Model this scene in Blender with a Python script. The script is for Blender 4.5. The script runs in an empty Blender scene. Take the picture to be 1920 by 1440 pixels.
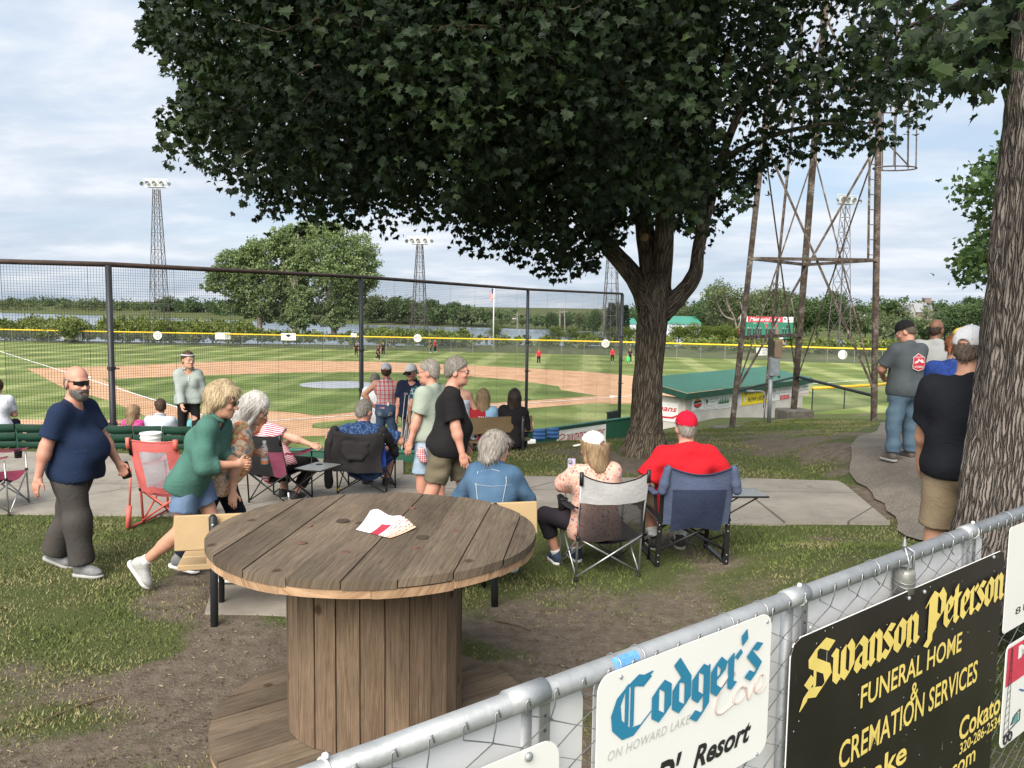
import bpy, bmesh, math, random
import numpy as np
from mathutils import Vector, Matrix, noise as mnoise
random.seed(7); RNG = np.random.default_rng(11)
SC = bpy.context.scene; COL = SC.collection
R = math.radians
# ---------------------------------------------------------------- camera
CH, FPX = 2.3, 1553.0; PITCH, ROLL = math.atan(145/FPX), math.atan(0.014); FS = FPX/1400
_F = np.array((0, math.cos(PITCH), -math.sin(PITCH))); _U0 = np.array((0, math.sin(PITCH), math.cos(PITCH))); _R0 = np.array((1., 0, 0))
_R = math.cos(ROLL)*_R0 + math.sin(ROLL)*_U0; _U = -math.sin(ROLL)*_R0 + math.cos(ROLL)*_U0
cam = bpy.data.objects.new('camera', bpy.data.cameras.new('camera')); COL.objects.link(cam)
cam.data.sensor_width = 36; cam.data.lens = 36*FPX/1920; cam.data.clip_start = .05; cam.data.clip_end = 6000
cam.matrix_world = Matrix(((_R[0], _U[0], -_F[0], 0), (_R[1], _U[1], -_F[1], 0), (_R[2], _U[2], -_F[2], CH), (0, 0, 0, 1)))
SC.camera = cam
def ray(px, py): return _F*FPX + _R*(px-960) + _U*(720-py)
def AW(px, py, Y):                      # the world point seen at a pixel, at depth Y
    d = ray(px, py); t = Y/d[1]; return np.array((d[0]*t, Y, CH+d[2]*t))
def A(px, py, Y): return AW(px, py, Y*FS)   # ... depth in survey units (FS metres)
def G(px, py, z=0.0):                   # ... on the level z
    d = ray(px, py); t = (z-CH)/d[2]; return np.array((d[0]*t, d[1]*t, z))
def pix(P):                             # world points (n,3) -> pixels (n,2)
    q = np.asarray(P, float).reshape(-1, 3) - (0, 0, CH); f = np.maximum(q@_F, 1e-3)
    return np.stack((960+FPX*(q@_R)/f, 720-FPX*(q@_U)/f), 1)
# ---------------------------------------------------------------- sky, sun, exposure
SUN_EL, SUN_AZ = 40, -160               # azimuth measured from +Y towards +X: behind the camera, to its left
SC.view_settings.view_transform = 'Standard'; SC.view_settings.look = 'None'
SC.view_settings.exposure = 1.16; SC.view_settings.gamma = 1
SC.render.engine = 'CYCLES'
SC.cycles.max_bounces = 8; SC.cycles.transparent_max_bounces = 24; SC.cycles.use_denoising = True
world = bpy.data.worlds.new('World'); SC.world = world; world.use_nodes = True
def build_world():
    nt = world.node_tree; N = nt.nodes; L = nt.links; N.clear()
    def n(t, **k):
        x = N.new(t)
        for a, b in k.items(): setattr(x, a, b)
        return x
    out = n('ShaderNodeOutputWorld'); bg = n('ShaderNodeBackground'); L.new(bg.outputs[0], out.inputs[0])
    bg.inputs['Strength'].default_value = 0.1
    sky = n('ShaderNodeTexSky', sky_type='NISHITA', sun_disc=False, sun_elevation=R(SUN_EL), sun_rotation=R(SUN_AZ), dust_density=1.6, ozone_density=1.5)
    tc = n('ShaderNodeTexCoord'); sp = n('ShaderNodeSeparateXYZ'); L.new(tc.outputs['Generated'], sp.inputs[0])
    def m(op, a, b=None, c=None):
        x = n('ShaderNodeMath', operation=op)
        for i, v in enumerate((a, b, c)):
            if v is None: continue
            if isinstance(v, (int, float)): x.inputs[i].default_value = v
            else: L.new(v, x.inputs[i])
        return x.outputs[0]
    z = m('ADD', m('MAXIMUM', sp.outputs['Z'], 0.0), 0.16)
    u, v = m('DIVIDE', sp.outputs['X'], z), m('DIVIDE', sp.outputs['Y'], z)
    cb = n('ShaderNodeCombineXYZ'); L.new(m('MULTIPLY', m('ADD', u, m('MULTIPLY', v, .25)), .75), cb.inputs[0]); L.new(v, cb.inputs[1]); cb.inputs[2].default_value = 2.6
    def noise(s, d, r, dist, off):
        mp = n('ShaderNodeMapping'); mp.inputs['Location'].default_value = off; L.new(cb.outputs[0], mp.inputs[0])
        x = n('ShaderNodeTexNoise'); L.new(mp.outputs[0], x.inputs['Vector'])
        x.inputs['Scale'].default_value = s; x.inputs['Detail'].default_value = d; x.inputs['Roughness'].default_value = r; x.inputs['Distortion'].default_value = dist
        return x.outputs['Fac']
    def ramp(fac, stops):
        x = n('ShaderNodeValToRGB'); L.new(fac, x.inputs[0]); e = x.color_ramp.elements
        e[0].position, e[0].color = stops[0][0], (*stops[0][1], 1); e[1].position, e[1].color = stops[-1][0], (*stops[-1][1], 1)
        for p, c in stops[1:-1]: q = e.new(p); q.color = (*c, 1)
        return x.outputs[0]
    def mix(f, a, b, blend='MIX'):
        x = n('ShaderNodeMix', data_type='RGBA', blend_type=blend)
        if isinstance(f, (int, float)): x.inputs[0].default_value = f
        else: L.new(f, x.inputs[0])
        for i, q in ((6, a), (7, b)):
            if isinstance(q, tuple): x.inputs[i].default_value = (*q, 1)
            else: L.new(q, x.inputs[i])
        return x.outputs[2]
    n1 = noise(.85, 8, .56, .12, (3.1, 1.7, 0)); n2 = noise(2.0, 7, .58, .15, (0, 5.2, 1.0)); n3 = noise(.4, 3, .5, .2, (9, 2, 0))
    cover = m('MULTIPLY_ADD', n1, .65, m('MULTIPLY_ADD', n2, .2, m('MULTIPLY', n3, .3)))
    mask = ramp(cover, [(.45, (0.15,)*3), (.60, (.92,)*3)])
    shade = ramp(n2, [(.30, (2.5, 2.95, 3.6)), (.5, (3.3, 3.65, 4.15)), (.68, (4.35, 4.5, 4.75))])
    blue = mix(.7, sky.outputs[0], (2.2, 2.85, 3.65))
    col = mix(mask, blue, shade)
    L.new(col, bg.inputs['Color'])
build_world()
sun = bpy.data.objects.new('sun', bpy.data.lights.new('sun', 'SUN')); COL.objects.link(sun)
sun.data.energy = 3.1; sun.data.angle = R(50); sun.data.color = (1, .93, .83)
_az = R(SUN_AZ); _sd = Vector((math.sin(_az)*math.cos(R(SUN_EL)), math.cos(_az)*math.cos(R(SUN_EL)), math.sin(R(SUN_EL))))
sun.rotation_euler = _sd.to_track_quat('Z', 'Y').to_euler()
# ---------------------------------------------------------------- object helpers
def tag(o, label=None, cat=None, group=None, kind=None):
    if label: o['label'] = label
    if cat: o['category'] = cat
    if group: o['group'] = group
    if kind: o['kind'] = kind
    return o
def thing(name, label, cat, loc=(0, 0, 0), rz=0.0, group=None):
    o = bpy.data.objects.new(name, None); COL.objects.link(o); o.empty_display_size = .1
    o.location = tuple(float(c) for c in loc); o.rotation_euler = (0, 0, rz)
    return tag(o, label, cat, group)
def mesh_np(name, V, Fa, mat=None, parent=None, smooth=False, local=False, uv=None, attrs=None):
    """V (n,3); Fa: array (m,k) or list of index tuples. World coordinates unless local."""
    V = np.asarray(V, np.float32).reshape(-1, 3)
    me = bpy.data.meshes.new(name)
    if isinstance(Fa, np.ndarray) and Fa.ndim == 2:
        m, k = Fa.shape; loops = Fa.ravel().astype(np.int32); starts = np.arange(0, m*k, k, dtype=np.int32)
    else:
        loops = np.fromiter((i for f in Fa for i in f), np.int32); ln = np.array([len(f) for f in Fa], np.int32); m = len(ln)
        starts = np.concatenate(([0], np.cumsum(ln)[:-1])).astype(np.int32) if m else np.zeros(0, np.int32)
    me.vertices.add(len(V)); me.loops.add(len(loops)); me.polygons.add(m)
    o = bpy.data.objects.new(name, me); COL.objects.link(o)
    if parent is not None:
        o.parent = parent
        if not local:
            M = parent_world(parent); Mi = np.array(M.inverted()); V = V@Mi[:3, :3].T.astype(np.float32)+Mi[:3, 3].astype(np.float32)
    me.vertices.foreach_set('co', V.ravel()); me.loops.foreach_set('vertex_index', loops); me.polygons.foreach_set('loop_start', starts)
    me.update(calc_edges=True)
    me.polygons.foreach_set('use_smooth', np.full(m, bool(smooth)))
    if uv is not None:
        u = me.uv_layers.new(name='UVMap'); u.data.foreach_set('uv', np.asarray(uv, np.float32).ravel())
    for an, (dom, arr) in (attrs or {}).items():
        a = me.attributes.new(an, 'FLOAT', dom); a.data.foreach_set('value', np.asarray(arr, np.float32))
    if mat: me.materials.append(mat)
    me.validate()
    return o
def parent_world(p):
    M = Matrix.LocRotScale(p.location, p.rotation_euler, None)
    return parent_world(p.parent)@M if p.parent else M
def nrm(v): v = np.asarray(v, float); return v/max(np.linalg.norm(v), 1e-9)
def rz(a): c, s = math.cos(a), math.sin(a); return np.array(((c, -s, 0), (s, c, 0), (0, 0, 1)))
def rx(a): c, s = math.cos(a), math.sin(a); return np.array(((1, 0, 0), (0, c, -s), (0, s, c)))
def ry(a): c, s = math.cos(a), math.sin(a); return np.array(((c, 0, s), (0, 1, 0), (-s, 0, c)))
class MB:
    """collects shapes into one mesh"""
    def __init__(s): s.v = []; s.f = []; s.uv = []; s.at = []
    def add(s, V, Fs, uv=None, at=0.0):
        b = len(s.v); s.v.extend(np.asarray(V, float).reshape(-1, 3).tolist())
        for i, f in enumerate(Fs):
            s.f.append(tuple(b+j for j in f)); s.uv.append(uv[i] if uv else [(0, 0)]*len(f)); s.at.append(at)
        return s
    def box(s, c, d, rot=None, bev=0.0, at=0.0, axis=0):
        c = np.asarray(c, float); h = np.asarray(d, float)/2; rot = np.eye(3) if rot is None else rot
        if bev > 0:
            b = min(bev, min(h)*.9); P = []
            for sx in (-1, 1):
                for sy in (-1, 1):
                    for sz in (-1, 1):
                        q = h*(sx, sy, sz); P += [q-(sx*b, 0, 0)*1 if 0 else q-np.array((0, sy*b, sz*b)), q-np.array((sx*b, 0, sz*b)), q-np.array((sx*b, sy*b, 0))]
            def I(sx, sy, sz, k): return ((sx > 0)*4+(sy > 0)*2+(sz > 0))*3+k
            Fs = []
            for k in range(3):
                a, b2 = [(1, 2), (2, 0), (0, 1)][k]
                for sg in (-1, 1):
                    q = []
                    for u, v in ((-1, -1), (1, -1), (1, 1), (-1, 1)):
                        t = [0, 0, 0]; t[k] = sg; t[a] = u; t[b2] = v; q.append(I(*t, k))
                    Fs.append(q if sg > 0 else q[::-1])
            for k in range(3):
                a, b2 = [(1, 2), (2, 0), (0, 1)][k]
                for u in (-1, 1):
                    for v in (-1, 1):
                        t0 = [0, 0, 0]; t1 = [0, 0, 0]; t0[k] = -1; t1[k] = 1
                        for t in (t0, t1): t[a] = u; t[b2] = v
                        q = [I(*t0, a), I(*t1, a), I(*t1, b2), I(*t0, b2)]; Fs.append(q if u*v > 0 else q[::-1])
            for sx in (-1, 1):
                for sy in (-1, 1):
                    for sz in (-1, 1):
                        q = [I(sx, sy, sz, k) for k in range(3)]; Fs.append(q if sx*sy*sz > 0 else q[::-1])
            P = np.array(P)
        else:
            P = np.array([h*(x, y, z) for x in (-1, 1) for y in (-1, 1) for z in (-1, 1)])
            Fs = [(0, 1, 3, 2), (4, 6, 7, 5), (0, 4, 5, 1), (2, 3, 7, 6), (0, 2, 6, 4), (1, 5, 7, 3)]
        o = [i for i in range(3) if i != axis]
        uv = [[(P[j][axis], P[j][o[0]]+P[j][o[1]]) for j in f] for f in Fs]
        return s.add(P@rot.T+c, Fs, uv, at)
    def tube(s, pts, r, n=8, closed=False, cap=True, at=0.0):
        pts = [np.asarray(p, float) for p in pts]; m = len(pts); rr = [r]*m if np.isscalar(r) else list(r)
        V = []; up = None
        for i, p in enumerate(pts):
            a = pts[(i-1) % m] if (closed or i > 0) else p; b = pts[(i+1) % m] if (closed or i < m-1) else p
            t = nrm(b-a)
            if up is None: up = nrm(np.cross(t, (0, 0, 1) if abs(t[2]) < .9 else (1, 0, 0)))
            up = nrm(up-t*(up@t)); w = np.cross(t, up)
            for k in range(n):
                q = 2*math.pi*k/n; V.append(p+rr[i]*(math.cos(q)*up+math.sin(q)*w))
        Fs = []; uv = []; L = 0
        for i in range(m if closed else m-1):
            j = (i+1) % m; l2 = L+np.linalg.norm(pts[j]-pts[i])
            for k in range(n):
                Fs.append((i*n+k, i*n+(k+1) % n, j*n+(k+1) % n, j*n+k)); w0 = 2*math.pi*rr[i]*k/n; w1 = 2*math.pi*rr[i]*(k+1)/n
                uv.append([(L, w0), (L, w1), (l2, w1), (l2, w0)])
            L = l2
        if cap and not closed:
            Fs.append(tuple(range(n))[::-1]); uv.append([(0, 0)]*n); Fs.append(tuple((m-1)*n+k for k in range(n))); uv.append([(0, 0)]*n)
        return s.add(V, Fs, uv, at)
    def bar(s, a, b, w, d, up=(0, 0, 1), at=0.0, bev=0.0):
        a, b = np.asarray(a, float), np.asarray(b, float); t = nrm(b-a); x = np.cross(t, up); x = nrm(x) if np.linalg.norm(x) > 1e-4 else np.array((1., 0, 0)); y = np.cross(x, t)
        return s.box((a+b)/2, (np.linalg.norm(b-a), w, d), np.stack((t, x, y), 1), bev=bev, at=at)
    def prism(s, poly, o, u, v, th, at=0.0):
        """flat polygon (list of 2D) in the frame o,u,v, extruded by th along u x v"""
        u, v, o = np.asarray(u, float), np.asarray(v, float), np.asarray(o, float); w = nrm(np.cross(u, v)); n = len(poly)
        P = [o+u*p[0]+v*p[1] for p in poly]; V = [p+w*th for p in P]+P
        ar = sum(poly[i][0]*poly[(i+1) % n][1]-poly[(i+1) % n][0]*poly[i][1] for i in range(n))
        top = tuple(range(n)); bot = tuple(range(2*n-1, n-1, -1)); sd = [(n+i, n+(i+1) % n, (i+1) % n, i) for i in range(n)]
        Fs = [top, bot]+sd
        if ar < 0: Fs = [f[::-1] for f in Fs]
        uv = [[tuple(poly[j % n]) for j in f] for f in Fs]
        return s.add(V, Fs, uv, at)
    def lathe(s, prof, c=(0, 0, 0), n=24, rot=None, at=0.0, cap=True):
        V = []; m = len(prof); rot = np.eye(3) if rot is None else rot
        for r, z in prof:
            for k in range(n): q = 2*math.pi*k/n; V.append((r*math.cos(q), r*math.sin(q), z))
        Fs = [(i*n+k, i*n+(k+1) % n, (i+1)*n+(k+1) % n, (i+1)*n+k) for i in range(m-1) for k in range(n)]
        if cap: Fs += [tuple(range(n))[::-1], tuple((m-1)*n+k for k in range(n))]
        return s.add(np.array(V)@rot.T+np.asarray(c, float), Fs, None, at)
    def ell(s, c, r, rot=None, n=14, m=9, at=0.0):
        V = []; rot = np.eye(3) if rot is None else rot
        for i in range(1, m):
            a = math.pi*i/m
            for k in range(n): b = 2*math.pi*k/n; V.append((math.sin(a)*math.cos(b)*r[0], math.sin(a)*math.sin(b)*r[1], -math.cos(a)*r[2]))
        V += [(0, 0, -r[2]), (0, 0, r[2])]; t = len(V)
        Fs = [(i*n+k, i*n+(k+1) % n, (i+1)*n+(k+1) % n, (i+1)*n+k) for i in range(m-2) for k in range(n)]
        Fs += [(t-2, (k+1) % n, k) for k in range(n)]+[((m-2)*n+k, (m-2)*n+(k+1) % n, t-1) for k in range(n)]
        return s.add(np.array(V)@rot.T+np.asarray(c, float), Fs, None, at)
    def sheet(s, rows, th=0.0, at=0.0):
        """grid of points rows[i][j] -> surface, optional thickness (vertical offset copy)"""
        m, n = len(rows), len(rows[0]); V = [p for r_ in rows for p in r_]
        Fs = [(i*n+j, i*n+j+1, (i+1)*n+j+1, (i+1)*n+j) for i in range(m-1) for j in range(n-1)]
        uv = [[(a % n/(n-1), a//n/(m-1)) for a in f] for f in Fs]
        return s.add(V, Fs, uv, at)
    def build(s, name, mat=None, parent=None, smooth=False, local=False):
        uv = [c for f in s.uv for c in f]
        o = mesh_np(name, np.array(s.v), s.f, mat, parent, smooth, local, uv=uv, attrs={'rnd': ('FACE', s.at)})
        return o
def copy_tree(o, parent=None):
    c = o.copy(); COL.objects.link(c)
    if parent: c.parent = parent
    for ch in list(o.children): copy_tree(ch, c)
    return c
# ---------------------------------------------------------------- materials
MATS = {}
class NT:
    def __init__(s, name):
        s.m = bpy.data.materials.new(name); s.m.use_nodes = True; s.t = s.m.node_tree; s.N = s.t.nodes; s.L = s.t.links
        s.b = s.N['Principled BSDF']; s.out = s.N['Material Output']
    def n(s, t, **k):
        x = s.N.new(t)
        for a, b in k.items(): setattr(x, a, b)
        return x
    def set(s, sock, v):
        if isinstance(v, bpy.types.NodeSocket): s.L.new(v, sock)
        elif isinstance(v, (tuple, list)) and len(v) == 3 and sock.type == 'RGBA': sock.default_value = (*v, 1)
        else: sock.default_value = v
    def math(s, op, a, b=None, c=None, clamp=False):
        x = s.n('ShaderNodeMath', operation=op, use_clamp=clamp)
        for i, v in enumerate((a, b, c)):
            if v is not None: s.set(x.inputs[i], v)
        return x.outputs[0]
    def coord(s, kind='Object', scale=(1, 1, 1), loc=(0, 0, 0)):
        tc = s.n('ShaderNodeTexCoord'); mp = s.n('ShaderNodeMapping'); s.L.new(tc.outputs[kind], mp.inputs[0]); mp.inputs['Scale'].default_value = scale; mp.inputs['Location'].default_value = loc
        return mp.outputs[0]
    def geo(s, scale=(1, 1, 1)):
        g = s.n('ShaderNodeNewGeometry'); mp = s.n('ShaderNodeMapping'); s.L.new(g.outputs['Position'], mp.inputs[0]); mp.inputs['Scale'].default_value = scale
        return mp.outputs[0]
    def noise(s, vec, scale=5, detail=4, rough=.5, dist=0):
        x = s.n('ShaderNodeTexNoise'); s.L.new(vec, x.inputs['Vector'])
        for k, v in (('Scale', scale), ('Detail', detail), ('Roughness', rough), ('Distortion', dist)): x.inputs[k].default_value = v
        return x.outputs['Fac']
    def voro(s, vec, scale, out='Distance', feature='F1', rand=1.0):
        x = s.n('ShaderNodeTexVoronoi', feature=feature); s.L.new(vec, x.inputs['Vector']); x.inputs['Scale'].default_value = scale; x.inputs['Randomness'].default_value = rand
        return x.outputs[out]
    def ramp(s, fac, stops, interp='LINEAR'):
        x = s.n('ShaderNodeValToRGB'); s.L.new(fac, x.inputs[0]); e = x.color_ramp.elements; x.color_ramp.interpolation = interp
        st = [(p, (c,)*3 if np.isscalar(c) else c) for p, c in stops]
        e[0].position, e[0].color = st[0][0], (*st[0][1], 1); e[1].position, e[1].color = st[-1][0], (*st[-1][1], 1)
        for p, c in st[1:-1]: q = e.new(p); q.color = (*c, 1)
        return x.outputs[0]
    def mix(s, f, a, b, blend='MIX'):
        x = s.n('ShaderNodeMix', data_type='RGBA', blend_type=blend); s.set(x.inputs[0], f); s.set(x.inputs[6], a); s.set(x.inputs[7], b)
        return x.outputs[2]
    def attr(s, name, out='Fac'):
        x = s.n('ShaderNodeAttribute', attribute_name=name); return x.outputs[out]
    def bump(s, h, dist=.01, strength=1.0):
        x = s.n('ShaderNodeBump'); x.inputs['Distance'].default_value = dist; x.inputs['Strength'].default_value = strength; s.L.new(h, x.inputs['Height']); s.L.new(x.outputs[0], s.b.inputs['Normal'])
    def base(s, c, rough=.8, metal=0.0, spec=.5):
        s.set(s.b.inputs['Base Color'], c); s.set(s.b.inputs['Roughness'], rough); s.b.inputs['Metallic'].default_value = metal; s.b.inputs['Specular IOR Level'].default_value = spec
        return s.m
def mat(name, c=(.5, .5, .5), rough=.7, metal=0.0, var=.18, scale=6.0, bump=0.0, bscale=60.0, spec=.4):
    """plain procedural finish: colour broken up by noise, fine bump"""
    if name in MATS: return MATS[name]
    t = NT(name); v = t.coord('Object')
    n1 = t.noise(v, scale, 5, .6); c1 = tuple(x*(1-var) for x in c); c2 = tuple(min(1, x*(1+var)) for x in c)
    t.base(t.ramp(n1, [(.3, c1), (.7, c2)]), rough, metal, spec)
    if bump: t.bump(t.noise(v, bscale, 3, .6), bump)
    MATS[name] = t.m; return t.m
def emat(name, fn):
    if name not in MATS: MATS[name] = fn()
    return MATS[name]
# ---------------------------------------------------------------- writing: the built-in font, turned to mesh
def text_polys(body, size=1.0, bold=0.0, shear=0.0, spacing=1.0, align='LEFT'):
    cu = bpy.data.curves.new('t', 'FONT'); cu.body = body; cu.size = size; cu.offset = bold; cu.shear = shear; cu.space_character = spacing; cu.align_x = align; cu.resolution_u = 3
    ob = bpy.data.objects.new('t', cu); COL.objects.link(ob); dg = bpy.context.evaluated_depsgraph_get(); dg.update()
    me = bpy.data.meshes.new_from_object(ob.evaluated_get(dg))
    V = np.array([v.co[:] for v in me.vertices], float).reshape(-1, 3); Fs = [tuple(p.vertices) for p in me.polygons]
    bpy.data.objects.remove(ob); bpy.data.curves.remove(cu); bpy.data.meshes.remove(me)
    return V, Fs
def fit_text(body, x0, x1, y0, y1, **k):
    """writing stretched to a box of 2D coordinates"""
    V, Fs = text_polys(body, **k); lo, hi = V.min(0), V.max(0); d = np.maximum(hi-lo, 1e-6)
    V = V.copy(); V[:, 0] = x0+(V[:, 0]-lo[0])/d[0]*(x1-x0); V[:, 1] = y0+(V[:, 1]-lo[1])/d[1]*(y1-y0)
    return V, Fs
def lay(V2, Fs, o, u, v, lift=.001):
    """2D polygons placed on a plane o + x*u + y*v"""
    u, v, o = (np.asarray(q, float) for q in (u, v, o)); w = nrm(np.cross(u, v)); V2 = np.asarray(V2)
    return o+V2[:, :1]*u+V2[:, 1:2]*v+w*lift, Fs
# ================================================================ LAND
def sstep(a, b, x): t = np.clip((x-a)/(b-a), 0, 1); return t*t*(3-2*t)
def vnoise(x, y, seed=0):
    xi, yi = np.floor(x), np.floor(y); fx, fy = x-xi, y-yi; fx, fy = fx*fx*(3-2*fx), fy*fy*(3-2*fy)
    def h(a, b): q = np.sin(a*127.1+b*311.7+seed*74.7)*43758.5453; return q-np.floor(q)
    return (h(xi, yi)*(1-fx)+h(xi+1, yi)*fx)*(1-fy)+(h(xi, yi+1)*(1-fx)+h(xi+1, yi+1)*fx)*fy
def fbm(x, y, o=4, seed=0):
    s = 0; a = .5
    for i in range(o): s = s+a*vnoise(x*2**i, y*2**i, seed+i); a *= .5
    return s/(1-.5**o)
ZF, ZW = -4.0, -5.5                      # ball field, lake
def net_y(x): return 14.6+1.58*np.clip(x+7.9, 0, 17.5)
def far_y(x, y):
    return np.interp(x/np.maximum(y, 1), (-2, -.83, -.69, -.47, -.26, -.11, .03, .17, .3, .45, .7, 2), (700, 560, 520, 420, 335, 312, 290, 260, 240, 215, 200, 200))
def tz(x, y):
    x, y = np.asarray(x, float), np.asarray(y, float)
    yw = y; y = y/FS
    ys = 11.4+.7*sstep(-.8, 1.2, x); t = np.clip((y-ys)/(net_y(x)-ys), 0, 1)
    z = ZF*t**1.3
    k = sstep(6, 7.6, y); z = z+.30*(sstep(1.7, 2.9, x)*(1-k)+sstep(4.1, 5.4, x)*k)*(1-sstep(10, 17, y)); y = yw
    f = far_y(x, y); near = 142+8*np.sin(x*.03)
    z = np.where(y > 60, z-4.2*sstep(near-6, near+18, y), z)
    z = np.where(y > f-25, np.maximum(z, -8.2+2.7*sstep(f-25, f, y)+np.clip((y-f)*.04, 0, 4.2)), z)
    return z
def onland(px, py, it=12):               # the ground seen at a pixel
    z = 0.0
    for _ in range(it): p = G(px, py, z); z = .5*z+.5*float(tz(p[0], p[1]))
    return G(px, py, z)
BARE = [(250, 1290, .9, .4, .7), (60, 1420, .9, .4, .6), (470, 1230, .6, .5, 1.0), (1000, 1190, .6, .45, .95), (1110, 1290, .6, .45, .95), (820, 1170, .7, .5, .9), (1000, 1380, .6, .5, 1.0),
        (1560, 800, 2.2, 2.6, .75), (1420, 835, 1.6, 1.2, .6), (1190, 865, .9, .8, .8), (1650, 950, .9, 1.0, .9), (1240, 1010, .5, .35, .6), (480, 1060, .8, .3, .5), (1280, 1100, 1.2, .5, .22), (1560, 1120, .8, .4, .25), (700, 1330, .9, .9, 1.0), (1620, 880, .8, .8, .8)]
_BARE = [(G(a, b)[:2], rx_, ry_, s) for a, b, rx_, ry_, s in BARE]
def lawn(x, y):                          # 1 = grass, 0 = trodden soil
    g = np.ones_like(x)*.93
    n = fbm(x*1.6, y*1.6, 4, 5)
    for c, a, b, s in _BARE:
        d = np.sqrt(((x-c[0])/a)**2+((y-c[1])/b)**2)+(n-.5)*1.6; g = g-s*(1-sstep(.25, 1.45, d))
    g = g-.6*sstep(.56, .76, fbm(x*.8+7, y*.8, 3, 9))
    return np.clip(g, 0, 1)
def geom(a, b, d, gr, top):
    out = [b]; s = d
    while out[-1] < top: out.append(out[-1]+s); s *= gr
    return out
def build_ground():
    mid = list(np.arange(-7.5, 7.51, .09)); rp = geom(0, 7.5, .12, 1.13, 3200)[1:]; X = np.array([-v for v in rp[::-1]]+mid+rp)
    yn_ = list(np.arange(1.2, 14.0, .09)); yf = [14.0]; s = .1
    while yf[-1] < 3600: yf.append(yf[-1]+min(s, 14 if yf[-1] < 700 else 400)); s *= 1.06
    Y = np.array([-900, -300, -100, -40, -15, -6, -2, 0.]+yn_+yf)
    gx, gy = np.meshgrid(X, Y); z = tz(gx, gy); near = (gy < 15) & (gy > 1) & (np.abs(gx) < 9)
    z = z+np.where(near, (fbm(gx*2.2, gy*2.2, 3, 3)-.5)*.035, 0)
    V = np.stack((gx, gy, z), -1).reshape(-1, 3); m, n = gx.shape
    i = np.arange(m-1)[:, None]*n+np.arange(n-1)[None]; Fa = np.stack((i, i+1, i+n+1, i+n), -1).reshape(-1, 4)
    def mk():
        t = NT('ground'); P = t.geo(); lw = t.attr('lawn')
        g = t.ramp(t.noise(P, 2.6, 9, .78), [(.3, (.055, .076, .021)), (.5, (.088, .106, .034)), (.72, (.115, .115, .048))])
        so = t.ramp(t.noise(P, 9, 6, .7), [(.3, (.105, .081, .06)), (.55, (.18, .145, .112)), (.75, (.255, .212, .164))])
        k = t.math('ADD', lw, t.math('MULTIPLY', t.math('SUBTRACT', t.noise(P, 22, 4, .7), .5), .9))
        t.base(t.mix(t.ramp(k, [(.35, 0), (.65, 1)]), so, g), .95, spec=.2); t.bump(t.noise(P, 45, 5, .7), .03)
        return t.m
    o = mesh_np('ground', V, Fa, emat('ground', mk), smooth=True, attrs={'lawn': ('POINT', lawn(gx, gy).ravel())})
    tag(o, kind='structure')
build_ground()
def lake():
    def mk():
        t = NT('water'); P = t.geo((.05, .35, 1)); t.base((.22, .27, .33), .2, spec=.5); t.bump(t.noise(P, 1.0, 4, .6), .12, .6); return t.m
    X = np.linspace(-1500, 1500, 60); Y = np.linspace(100, 900, 40); gx, gy = np.meshgrid(X, Y); n = 60; i = np.arange(39)[:, None]*n+np.arange(59)[None]
    tag(mesh_np('lake', np.stack((gx, gy, gx*0+ZW), -1), np.stack((i, i+1, i+n+1, i+n), -1).reshape(-1, 4), emat('water', mk)), kind='structure')
lake()
# ---------------------------------------------------------------- the ball field
def stripes(name, c1, c2, w=3.0):
    def mk():
        t = NT(name); P = t.geo(); sp = t.n('ShaderNodeSeparateXYZ'); t.L.new(P, sp.inputs[0])
        a = math.atan2(120, 1400); u = t.math('ADD', t.math('MULTIPLY', sp.outputs[0], math.cos(a)/w), t.math('MULTIPLY', sp.outputs[1], -math.sin(a)/w)); v = t.math('ADD', t.math('MULTIPLY', sp.outputs[0], math.sin(a)/w/1.3), t.math('MULTIPLY', sp.outputs[1], math.cos(a)/w/1.3))
        wob = t.math('MULTIPLY', t.noise(P, .25, 2), .5)
        f = t.ramp(t.math('SINE', t.math('MULTIPLY', t.math('ADD', u, wob), 3.1416)), [(.25, 0), (.75, 1)]); f2 = t.ramp(t.math('SINE', t.math('MULTIPLY', t.math('ADD', v, wob), 3.1416)), [(.2, 0), (.8, 1)])
        k = t.math('ADD', t.math('MULTIPLY', f, .62), t.math('MULTIPLY', f2, .38))
        c = t.mix(k, c1, c2); pn = t.ramp(t.noise(P, .35, 5, .65), [(.33, .70), (.7, 1.28)]); fine = t.ramp(t.noise(P, 7, 3, .7), [(.3, .85), (.7, 1.15)])
        t.base(t.mix(1.0, t.mix(1.0, c, pn, 'MULTIPLY'), fine, 'MULTIPLY'), .9, spec=.2); return t.m
    return emat(name, mk)
def pxsheet(name, pts, z, m, smooth=False, sub=0):
    P = [G(a, b, z) for a, b in pts]; bm = bmesh.new(); vs = [bm.verts.new(p) for p in P]; f = bm.faces.new(vs)
    bm.normal_update()
    if f.normal.z < 0: f.normal_flip()
    bmesh.ops.triangulate(bm, faces=bm.faces[:])
    me = bpy.data.meshes.new(name); bm.to_mesh(me); bm.free(); o = bpy.data.objects.new(name, me); COL.objects.link(o); me.materials.append(m)
    return tag(o, kind='structure')
OUTF = [(-2600, 612), (-800, 614), (0, 618), (500, 628), (800, 634), (1000, 638), (1180, 642), (1400, 648), (1670, 656), (2000, 668), (2500, 690)]   # top of the outfield fence
OUTP = [G(a, b, -2.2) for a, b in OUTF]
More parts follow.
